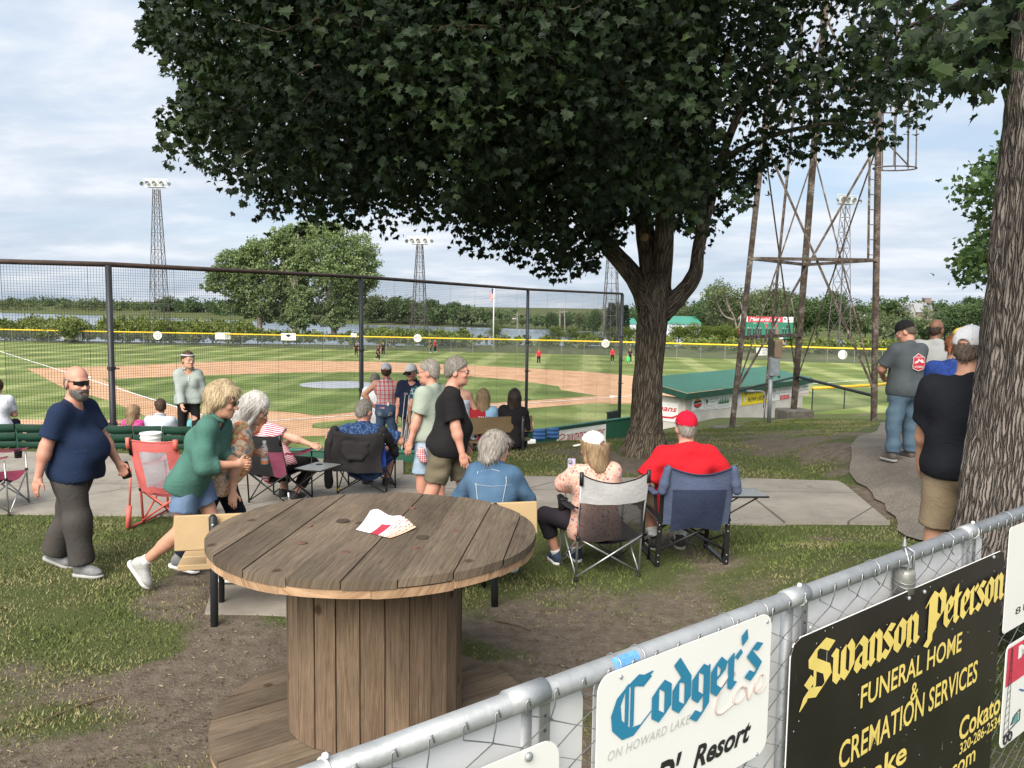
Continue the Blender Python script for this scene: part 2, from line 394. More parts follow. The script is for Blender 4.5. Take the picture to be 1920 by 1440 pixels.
def field():
    og = stripes('outfield_grass', (.125, .168, .042), (.28, .31, .12))
    ig = stripes('infield_grass', (.105, .152, .036), (.21, .25, .088), 2.4)
    P = [(p[0]*1.004, p[1]*1.004, ZF+.01) for p in OUTP][1:-1]
    Q = [(-60, 14.3), (-9, 14.5), (-7.9, 15.0), (-4.0, 21.2), (.66, 29), (5.4, 36.5), (9.5, 43), (30, 48), (60, 60)]
    V = P+[(a, b*FS, ZF+.01) for a, b in Q[::-1]]; bm = bmesh.new(); f = bm.faces.new([bm.verts.new(p) for p in V]); bm.normal_update()
    if f.normal.z < 0: f.normal_flip()
    bmesh.ops.triangulate(bm, faces=bm.faces[:]); me = bpy.data.meshes.new('outfield_lawn'); bm.to_mesh(me); bm.free(); me.materials.append(og)
    o = bpy.data.objects.new('outfield_lawn', me); COL.objects.link(o); tag(o, kind='structure')
    def mk():
        t = NT('infield_dirt'); P = t.geo(); t.base(t.ramp(t.noise(P, .5, 7, .65), [(.3, (.40, .225, .125)), (.55, (.53, .325, .195)), (.75, (.62, .41, .265))]), .95, spec=.15); return t.m
    dirt = emat('infield_dirt', mk)
    pxsheet('infield_dirt', [(50, 691), (230, 686), (400, 678), (550, 676), (700, 678), (880, 685), (1000, 691), (1100, 697), (1200, 706), (1330, 722), (1400, 742), (1300, 755), (1150, 757), (1120, 755), (900, 773), (655, 787), (586, 795), (585, 803), (700, 804), (900, 797), (1000, 790), (1000, 800), (880, 812), (560, 818), (420, 817), (390, 812), (330, 800), (265, 777), (207, 752), (117, 726)], ZF+.022, dirt)
    pxsheet('backstop_dirt', [(-400, 780), (-100, 786), (250, 787), (420, 818), (400, 830), (-100, 822), (-600, 800)], ZF+.02, dirt)
    pxsheet('infield_lawn', [(192, 711), (400, 703), (550, 698.5), (700, 697), (830, 701), (960, 712), (1047, 724), (1052, 731), (1122, 742), (900, 757), (700, 769), (590, 779), (560, 774), (520, 771), (470, 770), (420, 773), (385, 776), (325, 762), (282, 750)], ZF+.034, ig)
    pxsheet('plate_lawn', [(590, 793), (660, 787), (760, 783), (850, 779), (850, 788), (760, 797), (660, 803), (600, 803), (585, 798)], ZF+.034, ig)
    c = G(634, 722, ZF); th = [2*math.pi*k/48 for k in range(48)]
    o = MB().add([(c[0], c[1], ZF+.30)]+[(c[0]+2.75*math.cos(a), c[1]+2.75*math.sin(a), ZF+.06) for a in th]+[(c[0]+2.95*math.cos(a), c[1]+2.95*math.sin(a), ZF+.04) for a in th],
        [(0, 1+k, 1+(k+1) % 48) for k in range(48)]+[(1+k, 49+k, 49+(k+1) % 48, 1+(k+1) % 48) for k in range(48)]).build('mound_tarp', mat('tarp_grey', (.34, .36, .40), .5, var=.12, scale=2), smooth=True)
    tag(o, 'grey round tarp spread over the pitcher mound', 'tarp')
    wh = mat('chalk', (.8, .78, .74), .9, var=.1)
    def line(a, b, w=.11, z=ZF+.046):
        p, q = G(*a, z), G(*b, z); t = nrm(q-p); s = np.array((-t[1], t[0], 0))*w/2
        return MB().add([p-s, p+s, q+s, q-s], [(3, 2, 1, 0)])
    for a, b in (((-60, 640), (430, 794)), ((450, 793), (1290, 735)), ((1390, 729), (1800, 700))): tag(line(a, b, .16).build('foul_line', wh), kind='structure')
    for a, b in (((465, 797), (495, 797)), ((495, 797), (500, 789)), ((455, 805), (505, 800))): tag(line(a, b, .1).build('batter_box_line', wh), kind='structure')
    p = G(440, 794, ZF+.03)
    for nm, (bx, by) in (('first_base', (1150, 745)), ('third_base', (166, 709)), ('second_base', (770, 690))):
        q = G(bx, by, ZF+.03); tag(MB().box(q+(0, 0, .05), (.42, .42, .1), rz(.6), .02).build('base_bag', wh), {'first_base': 'white base bag at the dugout end of the infield dirt', 'third_base': 'white base bag on the foul line beyond the bald man', 'second_base': 'white base bag on the dirt band behind the mound'}[nm], 'base', 'bases of the diamond')
    tag(MB().prism([(-.21, .2), (.21, .2), (.21, 0), (0, -.22), (-.21, 0)], p+(0, 0, .01), rz(-.6)[:, 0], rz(-.6)[:, 1], .02).build('home_plate', wh), 'white five sided home plate in the dirt circle', 'base')
field()
# ---------------------------------------------------------------- paving
def concrete():
    def mk():
        t = NT('concrete'); P = t.geo(); sp = t.n('ShaderNodeSeparateXYZ'); t.L.new(P, sp.inputs[0])
        u = t.math('MULTIPLY_ADD', sp.outputs[0], .43, t.math('MULTIPLY', sp.outputs[1], -.35)); v = t.math('MULTIPLY_ADD', sp.outputs[1], .62, .17)
        def gap(q, w): return t.math('LESS_THAN', t.math('ABSOLUTE', t.math('SUBTRACT', t.math('FRACT', q), .5)), w)
        j = t.math('MAXIMUM', gap(u, .006), gap(v, .006))
        c = t.ramp(t.noise(P, 1.3, 7, .7), [(.28, (.205, .186, .157)), (.5, (.285, .26, .222)), (.72, (.355, .325, .283))])
        st = t.ramp(t.noise(P, 5.5, 6, .8, .6), [(.56, 1), (.78, .58)]); c = t.mix(1.0, c, st, 'MULTIPLY')
        w_ = t.n('ShaderNodeVectorMath', operation='ADD'); t.L.new(P, w_.inputs[0]); nv_ = t.n('ShaderNodeTexNoise'); t.L.new(P, nv_.inputs['Vector']); nv_.inputs['Scale'].default_value = 2.5; t.L.new(nv_.outputs['Color'], w_.inputs[1]); cr = t.math('LESS_THAN', t.voro(w_.outputs[0], .34, 'Distance', 'DISTANCE_TO_EDGE'), .0022); j = t.math('MAXIMUM', j, t.math('MULTIPLY', cr, .7)); t.base(t.mix(j, c, (.11, .10, .085)), .92, spec=.25); t.bump(t.noise(P, 160, 3, .7), .004); return t.m
    m = emat('concrete', mk)
    def slab(name, poly, z0, h=.05):
        b = MB().prism([(x, y*FS) for x, y in poly], (0, 0, z0), (1, 0, 0), (0, 1, 0), h); return tag(b.build(name, m), kind='structure')
    slab('plaza', [(-16, 7.85), (-1.6, 7.85), (-1.45, 9.95), (-1.6, 10.95), (-16, 11.35)], -.10, .125)
    for i in range(5):
        x0, x1 = -1.6+1.14*i, -1.6+1.14*(i+1)-.012
        if i == 4: slab('sidewalk', [(x0, 7.88), (4.12, 7.94), (4.12, 8.0), (4.42, 9.85), (x0, 9.95)], -.12, .145+.004*i)
        else: slab('sidewalk', [(x0, 7.85), (x1, 7.85), (x1, 9.95), (max(x0, -1.45) if i == 0 else x0, 9.95)], -.12, .141+.002*(i % 2))
    P = [G(384, 1152), G(402, 1090), G(620, 1085), G(640, 1160)]
    slab('bench_pad', [(p[0], p[1]/FS) for p in P], -.06, .075)
    slab('stand_terrace', [(-16, 11.36), (-3.2, 11.36), (-3.2, 12.9), (-16, 12.9)], -.9, .55)
    slab('stand_terrace', [(-16, 12.91), (-4.6, 12.91), (-4.6, 14.0), (-16, 14.0)], -2.0, 1.05)
    def mk2():
        t = NT('asphalt'); P = t.geo(); c = t.ramp(t.noise(P, 1.1, 6, .7), [(.3, (.145, .127, .107)), (.7, (.24, .212, .178))])
        sp = t.ramp(t.voro(P, 55), [(.15, 1.5), (.5, .85)]); t.base(t.mix(1.0, c, sp, 'MULTIPLY'), .95, spec=.2); t.bump(t.voro(P, 70), .006); return t.m
    rows = []
    L = [(4.1, 3.5), (4.15, 5.5), (4.15, 7.2), (4.4, 8.6), (4.75, 10), (5.4, 11.5), (6.6, 13.6), (8.2, 16.5), (10.5, 21)]; W = [4.5, 4.5, 4.2, 3.6, 3.4, 3.2, 3, 2.8, 2.5]
    for (x, y), w in zip(L, W):
        y = y*FS
        x = x-.1+.10*math.sin(y*2.2); rows.append([(x+w*j/8, y+.3*w*j/8, float(tz(x+w*j/8, y+.3*w*j/8))+.028) for j in range(9)])
    # finer along its length
    fine = []
    for i in range(len(rows)-1):
        for k in range(6):
            t = k/6; r_ = []
            for j in range(9):
                p = np.array(rows[i][j])*(1-t)+np.array(rows[i+1][j])*t
                if j == 0: p[0] += .12*(mnoise.noise((p[1]*2.3, 1, 0)))
                p[2] = float(tz(p[0], p[1]))+.028; r_.append(p)
            fine.append(r_)
    tag(MB().sheet(fine).build('asphalt_path', emat('asphalt', mk2), smooth=True), kind='structure')
concrete()
# ---------------------------------------------------------------- grass and litter near the camera
def in_pave(x, y):
    yw = y; y = y/FS
    a = (y > 7.85) & (y < 9.95) & (x < 4.12); b = (x < -1.45) & (y > 7.85) & (y < 11.4)
    xl = np.interp(y, [3.5, 5.5, 7.2, 8.6, 10, 11.5, 13.6, 16.5, 21], [4.1, 4.15, 4.15, 4.3, 4.45, 4.9, 5.9, 7.6, 10.5])
    c = x > xl+.05
    p = G(402, 1090), G(384, 1152), G(630, 1160); y = yw; d = (x > p[1][0]) & (x < p[2][0]) & (y < p[0][1]) & (y > p[1][1])
    return a | b | c | d
def blades():
    N = 330000; y = 3.0+12*RNG.random(N)**1.25; w = .78*y+1.5; x = (RNG.random(N)*2-1)*w; M_ = 110000; y = np.concatenate((y, 14+14*RNG.random(M_))); x = np.concatenate((x, -1+17*RNG.random(M_)))
    keep = ~in_pave(x, y) & (tz(x, y) > -2.4); x, y = x[keep], y[keep]
    lw = lawn(x, y); k = RNG.random(len(x)) < lw*.86+.10; x, y, lw = x[k], y[k], lw[k]
    n = len(x); z = tz(x, y); h = (.010+.018*RNG.random(n))*(.45+.65*lw)*(1+.25*(y > 8)); a = RNG.random(n)*2*np.pi; wd = .0022+.0022*RNG.random(n)+.0005*y
    lean = (.3+1.0*RNG.random(n))*h; b = RNG.random(n)*2*np.pi
    p0 = np.stack((x-np.cos(a)*wd, y-np.sin(a)*wd, z-.006), 1); p1 = np.stack((x+np.cos(a)*wd, y+np.sin(a)*wd, z-.006), 1); p2 = np.stack((x+np.cos(b)*lean, y+np.sin(b)*lean, z+h), 1)
    V = np.stack((p0, p1, p2), 1).reshape(-1, 3); Fa = np.arange(3*n).reshape(-1, 3)
    dry = np.clip(.10+.06*(x > 0)+.3*RNG.random(n)+.75*sstep(.42, .68, fbm(x*1.1+3, y*1.1, 4, 21))+.35*(1-lw), 0, 1)*(.55+.45*RNG.random(n))
    def mk():
        t = NT('grass_blade'); t.base(t.ramp(t.attr('rnd'), [(.0, (.070, .112, .026)), (.35, (.128, .158, .048)), (.65, (.18, .182, .072)), (1, (.28, .245, .13))]), .8, spec=.25); return t.m
    tag(mesh_np('lawn_grass', V, Fa, emat('grass_blade', mk), attrs={'rnd': ('FACE', dry)}), 'patchy lawn grass worn thin around the table', kind='stuff')
    # chips and dead leaves on the bare soil
    N = 15000; y = 2.6+6*RNG.random(N)**1.3; x = (RNG.random(N)*2-1)*(.75*y+1); k = ~in_pave(x, y) & (RNG.random(N) > lawn(x, y)*1.05); x, y = x[k], y[k]; n = len(x)
    z = tz(x, y)+.012; a = RNG.random(n)*2*np.pi; l = .004+.012*RNG.random(n)**2; w = .002+.003*RNG.random(n); u = np.stack((np.cos(a), np.sin(a), (RNG.random(n)-.5)*.5), 1); v = np.stack((-np.sin(a), np.cos(a), (RNG.random(n)-.5)*.5), 1); c = np.stack((x, y, z), 1)
    V = np.stack((c-u*l[:, None]-v*w[:, None], c+u*l[:, None]-v*w[:, None], c+u*l[:, None]+v*w[:, None], c-u*l[:, None]+v*w[:, None]), 1).reshape(-1, 3)
    def mk2():
        t = NT('soil_litter'); t.base(t.ramp(t.attr('rnd'), [(.0, (.035, .026, .018)), (.6, (.13, .095, .062)), (1, (.40, .32, .22))]), .9, spec=.2); return t.m
    tag(mesh_np('soil_litter', V, np.arange(4*n).reshape(-1, 4), emat('soil_litter', mk2), attrs={'rnd': ('FACE', RNG.random(n))}), 'scattered chips and dry grass bits on bare soil', kind='stuff')
    tw = mat('twig', (.13, .09, .06), .9)
    for i, (a, b, L, an, lab) in enumerate([(150, 1330, .2, .9, 'curved dark twig lying on soil beside the spool base'), (1590, 965+130, .34, .5, 'long pale straw stem lying on the worn grass'), (960, 1175, .16, -.6, 'short bent twig on bare soil behind the table')]):
        p = onland(a, b)+(0, 0, .012); t = np.array((math.cos(an), math.sin(an), 0)); s = np.array((-t[1], t[0], 0))
        tag(MB().tube([p-t*L, p-t*L*.3+s*L*.12, p+t*L*.3+s*L*.16, p+t*L], .005, 5).build('twig', tw), lab, 'twig')
blades()
# ================================================================ STRUCTURES ROUND THE FIELD
def rust_mat():
    def mk():
        t = NT('rusty_steel'); P = t.coord('Object'); n = t.noise(P, 3.5, 7, .7); n2 = t.noise(P, 14, 4, .7)
        c = t.ramp(n, [(.32, (.040, .030, .024)), (.48, (.085, .062, .048)), (.58, (.15, .118, .095)), (.70, (.33, .30, .27))])
        t.base(t.mix(1.0, c, t.ramp(n2, [(.3, .75), (.7, 1.2)]), 'MULTIPLY'), .75, .1, .4); return t.m
    return emat('rusty_steel', mk)
black_pipe = mat('black_pipe', (.022, .024, .028), .45, var=.3, scale=3); rail_brown = mat('rail_brown', (.05, .032, .026), .7, var=.4, scale=4)
white_paint = mat('white_paint', (.74, .74, .72), .55, var=.07, scale=2); green_paint = mat('green_paint', (.018, .085, .055), .5, var=.15, scale=2)
galv = mat('galvanised', (.33, .36, .38), .42, .55, var=.2, scale=8, spec=.5); steel_grey = mat('steel_grey', (.30, .31, .32), .5, .2, var=.15)
# ---- backstop net
def backstop():
    px = [(-330, 481, 13.75), (0, 492, 14.25), (203, 497.5, 14.6), (677, 520.5, 20.7), (990, 543.5, 28.6), (1167, 551.5, 35.2)]
    T = [A(*p) for p in px]; base = [-2.2, -2.2, -2.3, -2.6, -2.85, -3.0]
    t = thing('backstop_net', 'tall black backstop net hung on dark poles behind the seats', 'net', (T[3][0], T[3][1], -3))
    MB().tube([p+(0, 0, .02) for p in T], .048, 8).build('top_rail', rail_brown, t, True)
    for i in (2, 3, 4, 5):
        p = T[i]; r = .062 if i < 5 else .08
        po = MB().tube([(p[0], p[1], -4.1), (p[0], p[1], p[2])], r, 10).build('pole', black_pipe, t, True)
        for zc in ((p[2]-2.0), (p[2]-3.1), (p[2]-4.2)): MB().lathe([(r+.02, zc-.03), (r+.02, zc+.03)], (p[0], p[1], 0), 10).tube([(p[0], p[1], zc), (p[0]+.18, p[1]-.05, zc)], .012, 5).build('clamp', black_pipe, po)
    m = MB(); cell = .054
    V = []; Fs = []
    def strand(P, r):
        m_ = len(P); b = len(V)
        for q in P:
            V.extend(((q[0]-r, q[1], q[2]+0), (q[0], q[1]+0, q[2]+r), (q[0]+r, q[1], q[2]), (q[0], q[1], q[2]-r)))
        for k in range(m_-1):
            for c in range(4): Fs.append((b+k*4+c, b+k*4+(c+1) % 4, b+(k+1)*4+(c+1) % 4, b+(k+1)*4+c))
    def vstrand(P, r):
        b = len(V)
        for q in P: V.extend(((q[0]-r, q[1]-r, q[2]), (q[0]+r, q[1]-r, q[2]), (q[0]+r, q[1]+r, q[2]), (q[0]-r, q[1]+r, q[2])))
        for k in range(len(P)-1):
            for c in range(4): Fs.append((b+k*4+c, b+k*4+(c+1) % 4, b+(k+1)*4+(c+1) % 4, b+(k+1)*4+c))
    def sag(s, i): return .05*math.sin(s*2.1+i)+.03*math.sin(s*5.3+2*i)
    for i in range(1, 5):
        a, b = T[i], T[i+1]; L = np.linalg.norm((b-a)[:2]); n = int(L/cell); pn = np.array((-(b-a)[1], (b-a)[0], 0))/L
        for k in range(n):
            s = k/n; p = a+(b-a)*s; zb = base[i]+(base[i+1]-base[i])*s; wv = sag(s*L*.6, i)
            r = .0019 if k % 28 else .0036
            vstrand([(p[0]+pn[0]*wv*q, p[1]+pn[1]*wv*q, p[2]-.03+(zb-p[2])*h) for h, q in ((0, 0), (.3, .8), (.65, 1), (1, .2))], r)
        nz = int((min(a[2], b[2])-max(base[i], base[i+1]))/cell)+6
        for j in range(nz):
            P = []
            for k in range(13):
                s = k/12; p = a+(b-a)*s; zb = base[i]+(base[i+1]-base[i])*s; h = j/nz; q = math.sin(math.pi*min(1, h*1.05))
                P.append((p[0]+pn[0]*sag(s*L*.6, i)*q, p[1]+pn[1]*sag(s*L*.6, i)*q, p[2]-.03+(zb-p[2])*h))
            strand(P, .0019)
    mesh_np('netting', np.array(V), np.array(Fs), mat('net_cord', (.018, .019, .022), .8), t)
backstop()
# ---- low green boards under the net
def boards():
    a, b = A(975, 808, 30.6), A(1180, 787, 35.3); a[2] = b[2] = -2.9
    d = nrm((b-a)*(1, 1, 0)); b = b+d*.8; a0 = a-d*9; n = np.array((d[1], -d[0], 0))
    t = thing('backstop_wall', 'low dark green wall under the net beside the two blue seats', 'wall', (a[0], a[1], -4))
    MB().box((a0+b)/2+(0, 0, -.75), (np.linalg.norm(b-a0), .14, 1.5), np.stack((d, -n, (0, 0, 1)), 1), .02).build('boarding', green_paint, t)
    MB().box((a0+b)/2+(0, 0, .03), (np.linalg.norm(b-a0)+.02, .22, .05), np.stack((d, -n, (0, 0, 1)), 1)).build('capping', mat('green_cap', (.03, .13, .09), .5), t)
    # banner: spans the pixels 1047..1128
    t0 = (A(1047, 800, 31.9)-a)@d; t1 = (A(1129, 800, 34.2)-a)@d; o = a+d*t0+n*.075+(0, 0, -.78); L = t1-t0; H = .66
    s = thing('banner', 'white tournament banner with red lettering fixed to the low green wall', 'banner', o)
    MB().prism([(0, 0), (L, 0), (L, H), (0, H)], o, d, (0, 0, 1), .015).build('sheet', white_paint, s)
    red = mat('banner_red', (.36, .02, .03), .6)
    V, Fs = fit_text('2018 STATE TOURNAMENT', .62, L-.08, .16, .46, bold=.03, shear=.2); V, Fs = lay(V, Fs, o, d, (0, 0, 1), .02); mesh_np('lettering', V, Fs, red, s)
    m = MB(); m.tube([o+d*x+np.array((0, 0, z))+n*.02 for x, z in ((.08, .42), (.3, .5), (.5, .44), (.42, .32), (.2, .26), (.08, .18), (.3, .12), (.56, .2))], .022, 6); m.build('swoosh', red, s)
    # dugout rail box beyond the wall's end
    c = A(1150, 779, 36.6); q = thing('rail_box', 'dark green railed box beyond the net post by the trunk', 'barrier', c-(0, 0, .3))
    MB().box(c, (1.1, .08, .32), rz(.9)).build('panel', mat('dark_green', (.01, .035, .03), .6), q); MB().tube([c+(-.4, -.5, .2), c+(.45, .52, .2)], .03, 6).build('rail', black_pipe, q)
boards()
# ---- dugout
def rect_sign(name, label, cat, o, u, v, W, H, draw, col=None, th=.012, parts_mat=None):
    s = thing(name, label, cat, o, group=None); MB().prism([(0, 0), (W, 0), (W, H), (0, H)], o, u, v, th).build('sheet', col or white_paint, s)
    w = nrm(np.cross(u, v))
    for i, (kind, args, m_) in enumerate(draw):
        if kind == 'text':
            V, Fs = fit_text(args[0], *[a*b for a, b in zip(args[1:5], (W, W, H, H))], **(args[5] if len(args) > 5 else {})); V, Fs = lay(V, Fs, o, u, v, th+.004+.001*i); mesh_np('lettering', V, Fs, m_, s)
        else:
            P = [(x*W, y*H) for x, y in args]; P = P if sum(P[j][0]*P[(j+1) % len(P)][1]-P[(j+1) % len(P)][0]*P[j][1] for j in range(len(P))) > 0 else P[::-1]
            MB().add([np.asarray(o)+np.asarray(u)*a+np.asarray(v)*b+w*(th+.002+.001*i) for a, b in P], [tuple(range(len(P)))]).build(kind, m_, s)
    return s
def disc(cx, cy, rx_, ry_, a0=0, a1=360, n=20): return [(cx+rx_*math.cos(R(a0+(a1-a0)*k/n)), cy+ry_*math.sin(R(a0+(a1-a0)*k/n))) for k in range(n+(a1-a0 < 360))]
def dugout():
    c0 = A(1291, 737, 32.5); c1 = A(1522, 713, 40.5)      # eave line seen from the hill
    d = c1-c0; d[2] = 0; L = np.linalg.norm(d); d = d/L; n = np.array((d[1], -d[0], 0)); zt = c0[2]-.28; up = np.array((0, 0, 1.))
    t = thing('dugout', 'white block dugout with a green ribbed metal roof below the hill', 'dugout', (c0[0], c0[1], -4))
    W = 2.3; th = .2
    wallm = mat('block_wall', (.50, .475, .43), .9, var=.16, scale=1.2)
    o = c0-n*.32+d*.3; Lw = L-.6; zb = -4.1
    o[2] = zb; H = zt-zb
    MB().box(o+d*Lw/2+up*H/2-n*th/2, (Lw, th, H), np.stack((d, -n, up), 1), .015).build('rear_wall', wallm, t)
    for k in (0, 1):
        q = o+d*(th/2 if k == 0 else Lw-th/2)-n*(th+.003+(W-.9)/2)+up*H/2; MB().box(q, (th, W-.9, H), np.stack((d, -n, up), 1), .015).build('end_wall', wallm, t)
    # roof: falls to the hill side
    rm = mat('green_roof', (.035, .125, .095), .38, .2, var=.1, scale=.8, spec=.5)
    e0, e1 = c0-d*.1, c0+d*(L+.1); rise = .46; b0, b1 = e0-n*(W+.5)+up*rise, e1-n*(W+.5)+up*rise
    rows = []; N = int(L/.23); prof = []
    for k in range(N+1):
        s = k/N
        for q, h in ((0, 0), (.72, 0), (.80, .03), (.92, .03)): prof.append(((k+q)/(N+1), h))
    rows = [[e0+(e1-e0)*s+up*h for s, h in prof], [b0+(b1-b0)*s+up*h for s, h in prof]]
    MB().sheet(rows[::-1]).build('roof', rm, t)
    fm = mat('green_fascia', (.012, .055, .036), .5)
    f = MB(); f.bar(e0-up*.15, e1-up*.15, .04, .27); f.bar(e0-n*.03-up*.15, b0-up*.15, .04, .27); f.bar(e1-n*.03-up*.15, b1-up*.15, .04, .27); f.bar(b0-up*.15, b1-up*.15, .04, .27); f.build('fascia', fm, t)
    # signs on the wall
    ink = mat('sign_ink', (.03, .03, .035), .6); red = mat('sign_red', (.55, .03, .035), .6); gr = mat('sign_green', (.03, .16, .06), .6); bl = mat('sign_blue', (.05, .12, .35), .6); ye = mat('sign_yellow', (.80, .62, .02), .5); og = mat('sign_orange', (.75, .30, .05), .6); gy = mat('sign_grey', (.35, .35, .36), .6); bro = mat('sign_brown', (.10, .03, .02), .6)
    def span(p0, p1, yt, yb):
        # where two pixel columns cut the wall plane
        def hit(px, py): r = ray(px, py); cc = np.array((0, 0, CH)); k = ((o+n*.012-cc)@n)/(r@n); return cc+r*k
        a, b = hit(p0, yt), hit(p1, yt); lo = hit(p0, yb); q = np.array((a[0], a[1], lo[2])); return q, np.linalg.norm((b-a)[:2]), a[2]-lo[2]
    S = lambda nm, lab, p0, p1, yt, yb, draw, col=None: rect_sign(nm, lab, 'sign', *(lambda q, w, h: (q, d, up, w, h))(*span(p0, p1, yt, yb)), draw, col)
    S('wall_sign', 'square white sign with a round red and black emblem, first along the dugout wall', 1297, 1320.5, 746, 771, [('emblem', disc(.47, .5, .33, .32), ink), ('emblem', disc(.47, .48, .33, .22, 180, 360), red), ('emblem', [(.12, .44), (.84, .50), (.84, .60), (.12, .54)], white_paint), ('emblem', disc(.44, .84, .17, .13), og), ('text', ('BREWS', .18, .8, .45, .57, {'bold': .02}), red), ('text', ('GRILL', .3, .65, .06, .14), ink)])
    S('wall_sign', 'white bank sign with green leaf sprig on the dugout wall', 1321.5, 1344.5, 744, 769, [('leaf', disc(.12, .7, .06, .13), gr), ('leaf', disc(.22, .62, .06, .13), gr), ('leaf', disc(.16, .5, .04, .14), gr), ('text', ('HARVEST', .36, .97, .70, .82), gy), ('text', ('BANK', .48, .86, .48, .60), gy), ('text', ('763.658.4417', .16, .82, .24, .31), ink), ('text', ('harvest.com', .12, .84, .08, .15), ink)])
    tr = []
    for k, (x, h) in enumerate(((.12, .3), (.24, .42), (.37, .52), (.5, .36), (.62, .5), (.75, .42), (.86, .3))): tr.append(('tree', [(x-.07, .40), (x+.07, .40), (x, .42+h)], gr))
    S('wall_sign', 'white sign with a row of dark green fir trees on the dugout wall', 1345.5, 1368.5, 742, 767, tr+[('tree', [(.1, .36), (.88, .36), (.88, .42), (.1, .42)], gr), ('text', ('LAKESIDE', .1, .9, .22, .30), gy), ('text', ('CABINETS', .1, .9, .08, .18), gy)])
    S('wall_sign', 'white text sign half hidden behind the nearest tower leg on the dugout wall', 1369.5, 1390.5, 738, 763, [('text', ('DENTAL', .1, .95, .84, .94), red), ('text', ('WAVERLY', .35, .9, .6, .7), gy), ('text', ('CLINIC', .35, .9, .42, .52), gy), ('text', ('Family Care', .3, .9, .24, .32), ink), ('text', ('543', .5, .8, .06, .14), ink)])
    S('wall_sign', 'large yellow high school baseball sign on the dugout wall', 1391.5, 1442, 729.5, 761, [('text', ('Home of', .08, .3, .86, .94, {'shear': .2}), ink), ('text', ('High School Baseball Club', .06, .94, .62, .80, {'shear': .15, 'bold': .008}), ink), ('text', ('HLWW LAKERS', .22, .86, .18, .46, {'bold': .02}), ink), ('bat', [(.04, .16), (.06, .12), (.16, .5), (.13, .54)], white_paint), ('bat', [(.16, .16), (.14, .12), (.04, .5), (.07, .54)], white_paint), ('bat', [(.86, .16), (.88, .12), (.97, .5), (.94, .54)], white_paint), ('bat', [(.98, .16), (.96, .12), (.86, .5), (.89, .54)], white_paint)], ye)
    S('wall_sign', 'white sign with blue initials beside the yellow sign on the dugout wall', 1447, 1462, 729, 752, [('text', ('TJ', .1, .5, .2, .85, {'shear': .3}), bl), ('text', ('LOGGING', .55, .97, .5, .62), gy)])
    S('wall_sign', 'white sign with an orange red base band on the dugout wall', 1463, 1480, 726, 750, [('text', ('Drug Store', .15, .85, .72, .86, {'shear': .2}), red), ('text', ('HOWARD LAKE', .1, .9, .5, .6), gy), ('band', [(0, .02), (1, .02), (1, .34), (0, .34)], red), ('text', ('543-3771', .12, .9, .1, .26), white_paint)])
    S('wall_sign', 'small white sign with dark capitals behind the concrete block tower leg', 1481, 1495, 724, 744, [('text', ('WELD', .2, .9, .15, .4, {'bold': .02}), ink)])
    S('wall_sign', 'faded white sign with thin red lines at the far end of dugout', 1499, 1516, 723, 742, [('text', ('BODY SHOP', .3, .9, .75, .88), ink), ('line', [(.05, .5), (.95, .5), (.95, .55), (.05, .55)], red), ('line', [(.05, .12), (.95, .12), (.95, .17), (.05, .17)], red)])
    # end wall sign
    e = -n; q = o+d*.0-n*(2.45)+up*(zt-zb-1.12)-d*.002; 
    Wd = 2.1; s = rect_sign('wall_sign', 'white sign with red script on the dugout end beside the trunk', 'sign', q-d*.012, n, up, Wd, .86, [('text', ('Orphans', .08, .97, .42, .84, {'shear': .35, 'bold': .02}), red), ('swash', [(.05, .22), (.85, .26), (.98, .40), (.99, .34), (.88, .16), (.05, .12)], red), ('text', ('BASEBALL', .3, .6, .16, .22), white_paint)])
dugout()
